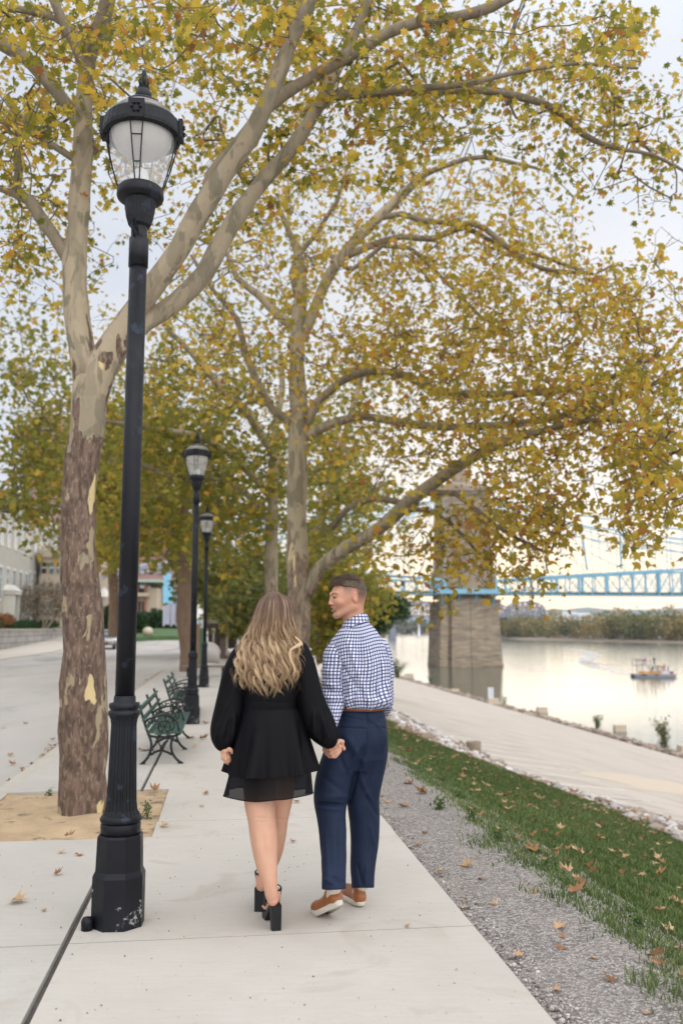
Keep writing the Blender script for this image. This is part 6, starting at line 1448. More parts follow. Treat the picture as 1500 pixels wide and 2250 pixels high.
# things standing in and by the water
q = on_water(920, 1398); t_ = thing('channel_marker', 'slim white marker column standing in the river left of the stone pier', 'marker', q)
kk = mpp(920, 1398, q[1]); b = MB(); b.lathe([(3.4*kk, -1), (3.4*kk, 2), (2.6*kk, 2.2), (2.6*kk, 24*kk), (2.9*kk, 24.2*kk), (2.9*kk, 26*kk), (0, 27*kk)], 12); b.build('column', pm('white_post', (.78, .79, .80), rough=.5), t_, True)
for (x, w, h, lb) in ((1252, 13, 17, 'dark square timber box on the far bank below the woods'), (1147, 4, 22, 'pale concrete pile at the foot of the far woods')):
    q = on_water(x, 1404 if x > 1200 else 1403); kk = mpp(x, 1400, q[1]); t_ = thing('mooring_block', lb, 'mooring', q)
    b = MB(); b.box(-w*kk/2, w*kk/2, 0, 8, -1, h*kk*.85); b.box(-w*kk/2-.4, w*kk/2+.4, -.4, 8.4, h*kk*.85, h*kk); b.build('block', pm('mooring_'+str(x), (.10, .09, .08) if w > 5 else (.45, .42, .36), rough=.9), t_)

# party barge
q = on_water(1434, 1488); kb = mpp(1434, 1488, q[1]); boat = thing('party_boat', 'small two deck pontoon boat with orange side panels moving across the river', 'boat', q, R(2))
def bx(name, mat, *bb, root=boat):
    b = MB()
    for (x0, x1, y0, y1, z0, z1) in bb: b.box(x0*kb, x1*kb, y0, y1, z0*kb, z1*kb)
    return b.build(name, mat, root)
mm = lambda n, c, r_=.6: pm(n, c, rough=r_)
m_org, m_navy, m_steel, m_wht, m_hull = mm('orange_panel', (.62, .30, .07)), mm('navy_trim', (.03, .05, .16)), mm('grey_rail', (.35, .34, .36)), mm('white_gelcoat', (.62, .62, .66)), mm('dark_hull', (.20, .21, .23))
b = MB()
for yy in (-1.1, 1.1): b.tube([(-46*kb, yy, 3*kb), (-44*kb, yy, 1*kb), (30*kb, yy, 1*kb), (44*kb, yy, 2*kb), (46*kb, yy, 4*kb)], [.15, .45, .45, .4, .1], 10)
b.build('pontoon', m_hull, boat, True)
bx('deck', m_steel, (-46, 46, -1.5, 1.5, 5, 7.5)); bx('trim', m_navy, (-32, -20, -1.56, -1.5, 4.5, 7.0), (-2, 6, -1.56, -1.5, 4.5, 7.0))
bx('side_panel', m_org, (-38, -21, -1.5, -1.42, 8, 14), (-19, -9, -1.5, -1.42, 8, 14), (-7, 2, -1.5, -1.42, 8, 14), (4, 12, -1.5, -1.42, 8, 14))
bx('bench', m_wht, (14, 26, -1.3, -.6, 7.5, 14), (14, 30, .5, 1.3, 7.5, 15), (28, 33, -1., 1, 7.5, 12)); bx('cooler', mm('red_box', (.45, .10, .12)), (36, 42, -1, .2, 7.5, 13))
b = MB()
for x in (-40, -32, -26, -18, -2, 10):
    for yy in (-1.35, 1.35): b.bar((x*kb, yy, 7.5*kb), (x*kb, yy, (38 if x < -15 else 26)*kb), .07)
for zz in (26, 38):
    for yy in (-1.35, 1.35): b.bar((-40*kb, yy, zz*kb), ((-18 if zz > 30 else 10)*kb, yy, zz*kb), .09)
b.bar((-16*kb, -1.35, 24*kb), (-6*kb, -1.35, 8*kb), .12)
b.build('frame', mm('brown_frame', (.16, .08, .06)), boat); bx('upper_deck', m_steel, (-40, 12, -1.4, 1.4, 25, 26.5)); bx('canopy', mm('dark_canopy', (.05, .06, .06)), (-34, -20, -1.2, 1.2, 37, 38.5))
b = MB(); b.lathe([(.05, 7*kb), (.05, 25*kb)], 6, (12*kb, -.3)); b.build('umbrella_pole', m_steel, boat)
b = MB(); b.lathe([(11*kb, 24*kb), (8*kb, 27.5*kb), (0, 29.5*kb)], 10, (12*kb, -.3), cap=False); b.build('umbrella', mm('tan_canvas', (.62, .42, .20)), boat)
r = np.random.default_rng(5); cols = [((.35, .10, .16), 'red'), ((.62, .62, .66), 'white'), ((.10, .14, .35), 'blue'), ((.35, .22, .42), 'purple'), ((.60, .50, .42), 'beige'), ((.06, .06, .07), 'black'), ((.45, .16, .12), 'rust'), ((.3, .32, .45), 'slate')]
for i, (x, z, c) in enumerate(((-16, 26.5, 3), (-4, 26.5, 4), (4, 26.5, 5), (-2, 7.5, 2), (8, 7.5, 1), (20, 12, 6), (25, 12, 0), (32, 8, 7))):
    t_ = thing('person', 'tiny passenger in %s standing on the %s deck of the pontoon boat%s' % (cols[c][1], 'upper' if z > 20 else 'lower', ', forward' if x > 10 else ''), 'person', (q[0]+x*kb, q[1]-.4+.8*r.random(), WZ+z*kb))
    b = MB(); hh = 1.0
    b.tube([(-.08, 0, 0), (-.09, 0, .45), (-.08, 0, .82)], [.05, .07, .09], 6); b.tube([(.08, 0, 0), (.09, 0, .45), (.08, 0, .82)], [.05, .07, .09], 6)
    b.lathe([(.15, .78), (.17, .95), (.19, 1.3), (.12, 1.45), (.055, 1.48), (.055, 1.54)], 8); b.lathe([(.03, 1.52), (.09, 1.58), (.11, 1.66), (.09, 1.75), (.0, 1.78)], 8)
    for sg in (-1, 1): b.tube([(sg*.19, 0, 1.38), (sg*.25, -.05, 1.1), (sg*.2, -.2, .95)], [.055, .045, .035], 6)
    b.build('body', mm('clothes_%d' % i, cols[c][0]), t_, True)
# wake: thin foam ribbons lying on the water
m_wake, t, b_ = newmat('wake_foam'); b_.inputs['Base Color'].default_value = (.72, .74, .78, 1); b_.inputs['Roughness'].default_value = .6; 
co = N(t, 'ShaderNodeTexCoord'); nn = N(t, 'ShaderNodeTexNoise', i_Scale=.35, i_Detail=4.); LK(t, co.outputs['Object'], nn.inputs['Vector']); LK(t, MR(t, nn.outputs[0], .42, .60, 0, .75), b_.inputs['Alpha'])
def ribbon(b, pts, w):
    q = spline([(*on_water(x, y)[:2], ww) for x, y, ww in pts], n=8); d = np.gradient(q[:, :2], axis=0); d /= np.linalg.norm(d, axis=1)[:, None]+1e-9; V = []
    for p, t in zip(q, d): V += [(p[0]-t[1]*p[2]*w, p[1]+t[0]*p[2]*w, WZ+.03), (p[0]+t[1]*p[2]*w, p[1]-t[0]*p[2]*w, WZ+.03)]
    b.add(V, [(2*i, 2*i+1, 2*i+3, 2*i+2) for i in range(len(q)-1)])
b = MB(); ribbon(b, [(1386, 1482, .4), (1340, 1474, .9), (1300, 1464, 1.3), (1285, 1450, 1.8), (1300, 1440, 2), (1290, 1432, 1.5), (1240, 1424, 1)], 1.6)
ribbon(b, [(1388, 1486, .3), (1330, 1480, .8), (1230, 1476, 1.1), (1150, 1470, 1.), (1098, 1464, .5)], .8); ribbon(b, [(1386, 1478, .3), (1330, 1462, .8), (1270, 1452, 1.2), (1220, 1450, .8)], 1.)
tag(b.build('wake', m_wake), kind='structure')

# at the edge of the lot
m_cb = pm('concrete_block', (.50, .42, .31), (.56, .48, .38), 2., .9, .4, 20.)
for (x, y, w, h, lb) in ((1084, 1548, 25, 13, 'concrete block carrying the small white sign by the water'), (1190, 1566, 24, 12, 'tan concrete block on the lot edge between the white sign and the green bush'), (1361, 1607, 26, 14, 'worn concrete block on the lot edge left of the tall bush'), (1500, 1656, 20, 18, 'concrete block at the right edge of the picture beside the water'), (1000, 1522, 18, 8, 'low pale stone block at the water edge under the pier reflection'), (898, 1489, 22, 9, 'flat concrete slab end beside the shoreline bushes')):
    q = hit(x, y); kk = mpp(x, y, q[1]); t_ = tag(MB().prism([(-w*kk/2, -.5), (w*kk/2, -.42), (w*kk/2*.96, .5), (-w*kk/2, .46)], -.2, h*kk, top=[(-w*kk/2*.92, -.42), (w*kk/2*.88, -.36), (w*kk/2*.85, .42), (-w*kk/2*.9, .4)]).build('concrete_block', m_cb), lb, 'block', 'concrete blocks along the water edge'); t_.location = tuple(q); t_.rotation_euler = (0, 0, AL+random.uniform(-.2, .2))
q = hit(1078, 1540); kk = mpp(1078, 1540, q[1]); t_ = thing('notice_sign', 'small white double panel sign on a post at the water edge', 'sign', (q[0], q[1], q[2]), 0)
b = MB(); b.box(-6*kk, -.8*kk, -.04, .04, 4*kk, 29*kk); b.box(.8*kk, 6*kk, .02, .10, 4*kk, 29*kk); b.build('panel', pm('white_sign', (.72, .75, .80), rough=.5), t_); b = MB(); b.lathe([(.06, -.2), (.06, 28*kk)], 8, (0, .06)); b.build('post', m_steel, t_)
q = hit(1040, 1658); kk = mpp(1040, 1650, q[1]); t_ = thing('concrete_barrel', 'open topped round concrete planter between the pale rocks and the parking lot', 'planter', tuple(q))
m_bar = pm('barrel_aggregate', (.27, .215, .16), (.34, .275, .21), 8., .95, .5, 40.); b = MB(); rr = 16.5*kk; b.lathe([(rr*.97, -.3), (rr, 27*kk), (rr*.99, 28*kk), (rr*.84, 28*kk), (rr*.82, 14*kk), (0, 13*kk)], 32); b.build('shell', m_bar, t_, True)
weed(1312, 1598, None, 16, 1.15, 'dark green leafy bush on the rocks right of the middle concrete block', 71, 'bush', 'bush', .55, m_weed, .10)
weed(1458, 1634, None, 20, 2.1, 'tall bush with rust brown centre standing against the water at right', 72, 'bush', 'bush', .6, m_shrub, .13)
weed(1108, 1546, None, 8, 1.0, 'small bush beside the block with the white sign', 73, 'bush', 'bush', .4, m_weed, .09)
weed(872, 1490, None, 30, 3.2, 'spreading green bush on the shoreline just right of the man', 74, 'bush', 'bush', .9, m_weed, .15)
weed(862, 1482, None, 24, 3.6, 'taller green bush behind the spreading one right of the man', 75, 'bush', 'bush', .8, m_weed, .15)
weed(945, 1500, None, 12, 1.2, 'low weeds at the water edge below the stone pier', 76, 'bush', 'bush', .9, m_weed, .09)

# overhead wires running from the river side to beyond the trees
m_wire = mm('black_wire', (.012, .012, .014), .5)
for i, (x0, y0, x1, y1, lb) in enumerate(((1158, -30, 850, 650, 'upper of the two thin black wires crossing the sky at right'), (1166, -30, 858, 560, 'second thin black wire, right of the other, crossing the sky'))):
    a, c = P(x0, y0, 12), P(x1, y1, 46); q = [a+(c-a)*t-np.array([0, 0, 1.2*4*t*(1-t)]) for t in np.linspace(0, 1, 20)]
    tag(MB().tube(q, .014, 6).build('overhead_wire', m_wire, None, True), lb, 'wire', 'overhead wires')
# ================================================================ left side: walls, houses, hedges, trees beyond
def at_uv(u, v, z=0.): p = XY(u, v); return (p[0], p[1], z+float(rise(u, v)))
# retaining wall of pale blocks
m_blocks, t, b_ = newmat('stone_blocks'); b_.inputs['Roughness'].default_value = .9
co = N(t, 'ShaderNodeTexCoord'); mp = N(t, 'ShaderNodeMapping'); mp.inputs['Rotation'].default_value = (R(90), 0, R(90)); LK(t, co.outputs['Object'], mp.inputs[0])
br = N(t, 'ShaderNodeTexBrick', i_Scale=1.3); br.inputs['Color1'].default_value = (.40, .37, .34, 1); br.inputs['Color2'].default_value = (.28, .255, .235, 1); br.inputs['Mortar'].default_value = (.12, .11, .10, 1); br.inputs['Mortar Size'].default_value = .03; br.inputs['Row Height'].default_value = .28; br.inputs['Brick Width'].default_value = .6
LK(t, mp.outputs[0], br.inputs['Vector']); nn = N(t, 'ShaderNodeTexNoise', i_Scale=1.2, i_Detail=5.); LK(t, co.outputs['Object'], nn.inputs['Vector'])
LK(t, MIX(t, MR(t, nn.outputs[0], .4, .65, 0, .5), br.outputs[0], (.17, .155, .14)), b_.inputs['Base Color']); bp = N(t, 'ShaderNodeBump', i_Strength=.5, i_Distance=.04, invert=True); LK(t, br.outputs['Fac'], bp.inputs['Height']); LK(t, bp.outputs[0], b_.inputs['Normal'])
w = thing('retaining_wall', 'low grey stone block wall along the far side of the road', 'wall', at_uv(-15.6, 60), AL)
b = MB(); b.box(-.25, .25, -34, 42, -.3, 1.35); b.build('blocks', m_blocks, w); b = MB(); b.box(-.32, .32, -34, 42.1, 1.353, 1.50); b.build('coping', pm('coping_stone', (.42, .37, .30), (.36, .32, .27), 3., .9), w)
# cream terrace houses: facade faces the road
m_cream = pm('cream_stone', (.46, .43, .37), (.40, .37, .31), 1.2, .85, .2, 14.); m_trimw = pm('white_trim', (.62, .60, .54), rough=.7); m_win = pm('window_glass', (.10, .13, .17), (.20, .25, .30), .5, .12, spec=.9); m_roofd = pm('dark_roof', (.07, .06, .06), rough=.8)
def house(label, u, v0, v1, hgt, floors, bays, mat, loc=None, door=True, face='u'):
    base = at_uv(u, (v0+v1)/2, 0); hs = thing('town_house', label, 'house', base, AL); L = v1-v0
    b = MB(); b.box(-12, 0, -L/2, L/2, 0, hgt); b.build('wall', mat, hs)
    b = MB(); b.box(-12.2, .30, -L/2-.05, L/2+.05, hgt, hgt+.25); b.box(-12.3, .50, -L/2-.1, L/2+.1, hgt+.25, hgt+.55)
    for j in range(int(L/.8)): b.box(.0, .36, -L/2+j*.8+.1, -L/2+j*.8+.35, hgt-.35, hgt)
    b.build('cornice', m_trimw, hs)
    b = MB(); b.box(-12, .2, -L/2, L/2, hgt+.55, hgt+.7); b.build('roof', m_roofd, hs)
    fh = (hgt-1.6)/floors
    for f in range(floors):
        for k in range(bays):
            y = -L/2+(k+.5)*L/bays; z = 1.6+f*fh+.25*fh; wh = fh*.56; ww = min(.55, L/bays*.28)
            b = MB(); b.box(.002, .05, y-ww-.16, y+ww+.16, z-.18, z-.02); b.box(.002, .07, y-ww-.2, y+ww+.2, z+wh, z+wh+.22); b.box(.002, .04, y-ww-.12, y-ww, z-.02, z+wh); b.box(.002, .04, y+ww, y+ww+.12, z-.02, z+wh); fr = b.build('window_frame', m_trimw, hs)
            b = MB(); b.box(.002, .02, y-ww, y+ww, z-.02, z+wh); b.build('pane', m_win, fr); b = MB(); b.box(.02, .034, y-ww, y+ww, z+wh/2-.03, z+wh/2+.03); b.box(.021, .033, y-.02, y+.02, z, z+wh); b.build('glazing_bar', m_trimw, fr)
    if door:
        b = MB(); b.box(.0, .9, -.95, -.75, .0, 3.1); b.box(.0, .9, .75, .95, .0, 3.1); b.box(.0, 1.0, -1.1, 1.1, 3.1, 3.4); b.prism([(0, -1.2), (1.1, -1.2), (1.1, 1.2), (0, 1.2)], 3.4, 3.9, top=[(0, -.6), (.5, -.3), (.5, .3), (0, .6)]); b.build('porch', m_trimw, hs)
        b = MB(); b.box(.002, .06, -.7, .7, .2, 2.9); b.build('door', pm('dark_door', (.05, .06, .06), rough=.4), hs)
    return hs
m_cream2 = pm('grey_stone', (.36, .34, .31), (.43, .41, .37), 1., .85, .2, 14.)
h1 = house('cream stone town house nearest at the left edge, with a pedimented doorway', -18.2, 70, 87, 10.6, 2, 7, m_cream)
h2 = house('second cream town house with shuttered windows, right of the doorway house', -18.6, 87.4, 103, 10.2, 2, 6, m_cream2, door=False)
for hh in (h1, h2): hh.location.z += .9
m_hedge = rnd_mat('hedge_leaf', [(.018, .045, .015), (.03, .075, .022), (.05, .10, .03)], .8, 0, 3., .15)
def hedge(label, path, hgt, w, n, seed, leaf=.10, mat=None, name='hedge', cat='hedge', zb=0., tone=None):
    r = np.random.default_rng(seed); path = np.array(path, float); t = r.random(n); seg = np.linalg.norm(np.diff(path, axis=0), axis=1); cum = np.concatenate([[0], np.cumsum(seg)]); cum /= cum[-1]
    c = np.stack([np.interp(t, cum, path[:, k]) for k in range(3)], -1); d = r.normal(0, 1, (n, 3)); d /= np.linalg.norm(d, axis=1)[:, None]
    lum = 1+.14*np.sin(t*37)+.1*np.sin(t*91+2); c += d*np.array([w/2, w/2, hgt/2])*(.75+.25*r.random((n, 1)))*lum[:, None]+np.array([0, 0, hgt/2+zb]); root = thing(name, label, cat, tuple(path[0]))
    link('leaves', leaves_mesh('leaves', c, leaf, seed, False, hang=0), mat or m_hedge, root, False, True)
    b = MB(); n0 = max(2, int(cum.size)*3)
    for k in range(n0):
        q = np.array([np.interp(k/(n0-1), cum, path[:, j]) for j in range(3)]); b.tube([q, q+np.array([.05, 0, hgt*.7+zb])], [.05, .02], 5)
    b.build('stems', m_twig, root, False, True); return root
hedge('dark low hedge on top of the grey block wall', [at_uv(-16.4, v, 1.2-float(rise(-16.4, v))*.8) for v in (50, 62, 74, 86, 100)], .95, 1.2, 9000, 81)
r = np.random.default_rng(8)
hedge('orange flowering plants before the cream house at the left edge', [at_uv(-16.3, v, 1.5) for v in (68, 71)], 1.0, 1.2, 900, 82, .11, rnd_mat('orange_flowers', [(.03, .06, .02), (.30, .12, .04), (.45, .16, .05)], .8, 0, 3.), 'flower_bed', 'flowers')
# bare weeping tree in front of the houses
tw_ = Tree(9); Yw = 80.
for (a, bb, c) in (((92, 1392), (96, 1345), (84, 1300)), ((93, 1392), (110, 1345), (122, 1298)), ((95, 1392), (125, 1350), (150, 1310)), ((92, 1390), (78, 1350), (62, 1315))):
    tw_.limb([(a[0], a[1], Yw, 3), (bb[0], bb[1], Yw, 2.2), (c[0], c[1], Yw, 1.2)], False, .4)
T = cloud_pts(np.random.default_rng(9), [(95, 1310, 62, 38, 77.5, 83, 150), (60, 1335, 35, 35, 77.5, 82, 50), (140, 1330, 30, 40, 77.5, 82, 50)]); tips = tw_.grow(T, .5, droop=1.6); tw_.finish(.014)
root = thing('weeping_tree', 'wide drooping brown tree nearly bare before the second cream house', 'tree', tuple(P(92, 1392, Yw)))
V, Fc = tw_.wood(True); link('trunk', mesh('trunk', V, Fc), pm('pale_bark', (.34, .30, .24), rough=.9), root, True, True); V, Fc = tw_.wood(False); link('twigs', mesh('twigs', V, Fc), pm('grey_brown_twigs', (.24, .19, .14), rough=.9), root, True, True)
link('crown', leaves_mesh('crown', tw_.leafpts(tips, 14, .35), .11, 9, False, tone=.5), rnd_mat('withered_leaf', [(.14, .13, .06), (.22, .17, .11), (.30, .22, .15)], .9, 0, 5., .2), root, False, True)
# parked car
m_car = pm('silver_paint', (.42, .43, .45), rough=.25, metal=.4); q = P(226, 1425, 60.); car = thing('parked_car', 'small pale car at the far kerb half hidden by the near plane trunk', 'car', (P(232, 1425, 68.)[0], 68., -.03), AL)
s = SDF(); s.p = []
s.cone((-.62, -1.7, .55), (-.62, 1.7, .55), .26, .26, .15); s.cone((.62, -1.7, .55), (.62, 1.7, .55), .26, .26, .15); s.ell((0, 0, .62), (.88, 2.15, .34), None, .12)
V, Q = s.mesh(.06, 2); link('body', mesh('body', V, Q), m_car, car, True)
s = SDF(); s.ell((0, .1, .98), (.70, 1.25, .50), None, .05); s.half((0, 0, -1), -.86); V, Q = s.mesh(.05, 1); link('cabin', mesh('cabin', V, Q), pm('car_glass', (.10, .13, .15), rough=.08, spec=.8), car, True)
b = MB(); b.prism([(-.56, -.75), (.56, -.75), (.56, .95), (-.56, .95)], 1.40, 1.47, top=[(-.45, -.5), (.45, -.5), (.45, .7), (-.45, .7)]); b.build('roof', m_car, car)
for x in (-.8, .8):
    for y in (-1.35, 1.35):
        b = MB(); V, Fc = [], []; m = Matrix.Translation((x, y, .32)) @ Matrix.Rotation(R(90), 4, 'Y'); n = 20; pr = [(.16, -.10), (.31, -.10), (.32, -.07), (.32, .07), (.31, .10), (.16, .10)]
        V = [tuple(m @ Vector((rr*math.cos(2*math.pi*i/n), rr*math.sin(2*math.pi*i/n), z))) for rr, z in pr for i in range(n)]
        b.add(V, [(k*n+i, k*n+(i+1) % n, (k+1)*n+(i+1) % n, (k+1)*n+i) for k in range(5) for i in range(n)]); wl = b.build('wheel', pm('tyre', (.015, .015, .016), rough=.8), car, True)
        b = MB(); V = [tuple(m @ Vector((.17*math.cos(2*math.pi*i/n), .17*math.sin(2*math.pi*i/n), z))) for z in (-.09, .09) for i in range(n)]; b.add(V, [tuple(range(n))[::-1], tuple(range(n, 2*n))]+[(i, (i+1) % n, n+(i+1) % n, n+i) for i in range(n)]); b.build('rim', pm('rim_metal', (.4, .4, .42), rough=.3, metal=.8), wl)
for x in (-.6, .6):
    b = MB(); b.box(x-.16, x+.16, -2.12, -2.02, .62, .78); b.build('headlight', pm('lamp_lens', (.75, .72, .6), rough=.2), car)
# lawn, stone ball, hedges across the end of the road
m_lg = pm('lawn_green', (.05, .10, .03), (.07, .13, .04), 2., .9, .3, 20.)
def Pz(x, y, Y): p = P(x, y, Y); return (p[0], p[1], p[2])
b = MB(); gp = [(262, 1404, 78), (330, 1398, 82), (402, 1397, 84), (402, 1382, 94), (350, 1380, 96), (262, 1386, 92)]; lo = [Pz(*g) for g in gp]
b.add(lo+[(x, y, z-1.5) for x, y, z in lo], [tuple(range(6))]+[(i, 6+i, 6+(i+1) % 6, (i+1) % 6) for i in range(6)]); tag(b.build('hillside_lawn', m_lg), kind='structure')
q = P(325, 1399, 83); t_ = tag(MB().lathe([(.22, -.1), (.20, .02), (.12, .05), (.34, .14), (.46, .34), (.48, .48), (.44, .64), (.32, .80), (.14, .89), (0, .90)], 20).build('stone_ball', pm('pale_stone_ball', (.5, .42, .32), rough=.8), None, True), 'round pale stone ball on the bright lawn past the road end', 'ornament'); t_.location = tuple(q)
hedge('tall dark hedge below the restaurant terrace left of the near lamp', [Pz(236, 1392, 92), Pz(256, 1392, 92)], 2.9, 2.2, 2600, 83, .22); hedge('long dark clipped hedge above the lawn between lamp and brown tree', [Pz(292, 1388, 98), Pz(330, 1386, 98), Pz(400, 1386, 98)], 2.1, 3., 5200, 84, .24); hedge('rounded green shrub right of the near lamp post before the long hedge', [Pz(298, 1397, 88), Pz(306, 1397, 88)], 2.1, 1.8, 1500, 85, .2)
# hillside buildings
def wallbox(root, name, mat, x0, x1, yt, yb, Y, dep, push=0.):
    a, c = P(x0, yb, Y), P(x1, yt, Y); o = np.array(root.location); b = MB(); b.box(a[0]-o[0], c[0]-o[0], Y-o[1]-push, Y+dep-o[1], a[2]-o[2], c[2]-o[2]); return b.build(name, mat, root)
m_tan = pm('tan_render', (.50, .42, .32), (.44, .37, .28), .6, .85); m_brick = pm('orange_brick', (.34, .16, .10), (.28, .13, .08), 4., .85); m_dk = pm('dark_opening', (.025, .022, .022), rough=.4); m_grn = pm('copper_green', (.36, .46, .40), rough=.6); m_stn = pm('grey_brown_stone', (.30, .26, .20), (.22, .19, .15), 2., .9)
YR = 108.
rs = thing('terrace_restaurant', 'tan two storey restaurant with orange brick piers behind the hedge', 'building', Pz(300, 1388, YR))
wallbox(rs, 'wall', m_tan, 216, 345, 1292, 1392, YR, 14)
for (x0, x1, yt, yb) in ((222, 240, 1318, 1332), (240, 258, 1318, 1330), (298, 310, 1322, 1344), (312, 319, 1322, 1345), (300, 318, 1292, 1310), (332, 345, 1336, 1356)): wallbox(rs, 'window', m_dk, x0, x1, yt, yb, YR, .3, .12)
for (x0, x1) in ((292, 297), (299, 306), (318, 324)): wallbox(rs, 'pier', m_brick, x0, x1, 1280, 1352, YR, .5, .45)
wallbox(rs, 'balcony', m_tan, 214, 292, 1330, 1350, YR, 1.8, 2.4); wallbox(rs, 'floor_band', m_tan, 214, 330, 1303, 1311, YR, 1, .9); wallbox(rs, 'roof', m_grn, 284, 356, 1274, 1280, YR, 12, 1.2); wallbox(rs, 'stone_wing', m_stn, 330, 372, 1282, 1330, YR+3, 10)
wallbox(rs, 'wing_base', m_tan, 336, 372, 1330, 1382, YR+2.5, 10)
q = P(229, 1290, YR-6); aw = thing('white_umbrella', 'white scalloped terrace umbrella between the plane trunk and near lamp', 'umbrella', (q[0], YR-6, P(229, 1350, YR-6)[2])); hz_ = q[2]-aw.location.z
b = MB(); b.lathe([(1.15, hz_-1.15), (.75, hz_-.6), (0, hz_)], 10, cap=False); b.build('canopy', pm('white_canvas', (.66, .63, .58), rough=.8), aw); b = MB(); b.lathe([(.04, 0), (.04, hz_-.1)], 8); b.build('pole', m_steel, aw)
# pale blue painted board shaped like a bust on a plinth, on posts
m_sky = pm('sky_blue_board', (.20, .50, .70), (.26, .56, .74), .8, .6); Yq = 72.
sg = thing('billboard', 'sky blue board cut in the outline of a rounded figure, left of the brown tree', 'sign', Pz(380, 1376, Yq)); o = np.array(sg.location)
out = [(358, 1326), (399, 1326), (399, 1300), (384, 1302), (374, 1304), (384, 1290), (376, 1282), (374, 1272), (378, 1266), (374, 1260), (368, 1258), (361, 1262), (359, 1270), (362, 1280), (358, 1290)]
b = MB(); V = [P(x, y, Yq)-o for x, y in out]; n = len(V); V2 = [v+np.array([0, .12, 0]) for v in V]; b.add(V+V2, [tuple(range(n))[::-1], tuple(range(n, 2*n))]+[(i, (i+1) % n, n+(i+1) % n, n+i) for i in range(n)]); b.build('board', m_sky, sg)
m_lav = pm('lavender_panel', (.40, .40, .50), (.34, .34, .42), 1., .7)
for (x0, x1) in ((360, 374), (377, 386), (388, 398)): wallbox(sg, 'panel', m_lav, x0, x1, 1327, 1372, Yq, .1, .02)
b = MB()
for x in (359, 375.5, 387, 399):
    p0, p1 = P(x, 1376, Yq)-o, P(x, 1322, Yq)-o; b.bar(p0+np.array([0, .2, 0]), p1+np.array([0, .2, 0]), .12)
b.build('post', m_wht, sg)
# pale blue pipes of a canopy frame
cf = thing('canopy_frame', 'pale lavender double roof pipes slanting up above the restaurant', 'frame', Pz(300, 1270, 104)); o = np.array(cf.location)
for (x0, y0, x1, y1) in ((196, 1276, 376, 1234), (196, 1268, 340, 1236), (300, 1262, 374, 1243)): b = MB(); b.bar(P(x0, y0, 104)-o, P(x1, y1, 100)-o, .28); b.build('pipe', pm('lavender_pipe', (.50, .52, .66), rough=.5), cf)
# high buildings behind, brick rose
m_rose = pm('rose_brick', (.36, .22, .20), (.30, .18, .165), .3, .9); m_rose2 = pm('dusky_brick', (.28, .17, .16), (.34, .22, .20), .3, .9)
def tower_b(label, x0, x1, yt, Y, mat, nx, nz, dep=18, cap=None):
    a, c = P(x0, 1384, Y), P(x1, yt, Y); t_ = thing('apartment_block', label, 'building', (a[0], Y, a[2]-1)); w = c[0]-a[0]; h = c[2]-a[2]+1
    b = MB(); b.box(0, w, 0, dep, 0, h); b.build('wall', mat, t_); b = MB(); b.box(-.3, w+.3, -.3, dep+.3, h, h+.8); b.build('roof', cap or m_tan, t_)
    for i in range(nx):
        for j in range(nz):
            x = w*(i+.5)/nx; z = h*(j+.5)/nz; b = MB(); b.box(x-w/nx*.27, x+w/nx*.27, -.12, .1, z-h/nz*.26, z+h/nz*.26); fr = b.build('window', m_win if (i+j) % 3 else m_dk, t_); b = MB(); b.box(x-w/nx*.27, x+w/nx*.27, -.16, -.122, z-.06, z+.06); b.build('bar', m_trimw, fr)
    return t_
tower_b('tall rose brick block showing through the leaves left of the plane trunk', 44, 150, 918, 190, m_rose, 5, 13)
tower_b('dusky brick block right of the plane trunk behind the far crowns', 196, 300, 1010, 210, m_rose2, 5, 11)
tower_b('lower rose brick block behind the restaurant roof', 262, 400, 1190, 170, m_rose, 7, 5, cap=m_rose2)
tower_b('tan four storey block with dark balcony right of the cream houses', 84, 140, 1225, 88, m_tan, 3, 4)
# lamp-like blue globe sign, small things near the house skipped; end of path: curved white wall and timber shelter
cw = thing('curved_wall', 'curved pale concrete ramp wall at the end of the path', 'wall', tuple(G(455, 1460)))
b = MB(); o = np.array(cw.location); q = []
for k in range(11):
    x = 452+30*math.sin(k/10*1.5); yb_ = 1456+3*k/10; yt_ = 1411+(k/10)**2*26; p0 = G(x, yb_); p1 = P(x, yt_, p0[1]); q.append((p0-o, p1-o))
V = [tuple(a) for a, c in q]+[tuple(c) for a, c in q]+[tuple(c+np.array([-.1, 1.2, 0])) for a, c in q]+[tuple(a+np.array([-.1, 1.2, 0])) for a, c in q]; n = 11
b.add(V, [(j*n+i, j*n+i+1, ((j+1) % 4)*n+i+1, ((j+1) % 4)*n+i) for j in range(4) for i in range(n-1)]+[(n-1, 2*n-1, 3*n-1, 4*n-1)]); b.build('ramp', pm('white_concrete', (.56, .52, .47), (.5, .46, .42), 1., .8), cw, True)
Ysh = 46.; shl = thing('timber_shelter', 'dark timber shelter with pale posts at the end of the path', 'shelter', tuple(P(490, 1448, Ysh))); m_tim = pm('dark_timber', (.07, .045, .04), (.11, .075, .06), 3., .85); o = np.array(shl.location)
wallbox(shl, 'roof', m_tim, 455, 508, 1369, 1381, Ysh, 3, .5); wallbox(shl, 'roof_edge', m_stn, 452, 524, 1362, 1370, Ysh, 3, .6)
for (x0, x1, m_) in ((472, 480, m_tim), (456, 462, m_tim)): wallbox(shl, 'pillar', m_, x0, x1, 1379, 1455, Ysh, .5)
for (x0, x1) in ((466.5, 471), (496, 501)): wallbox(shl, 'post', pm('pale_post', (.42, .40, .33), rough=.8), x0, x1, 1381, 1440, Ysh-1, .14)
wallbox(shl, 'back_panel', m_tim, 458, 520, 1390, 1425, Ysh+2.8, .2); wallbox(shl, 'bin', pm('bin_brown', (.16, .11, .09), rough=.8), 482, 497, 1402, 1450, Ysh-.5, .8)
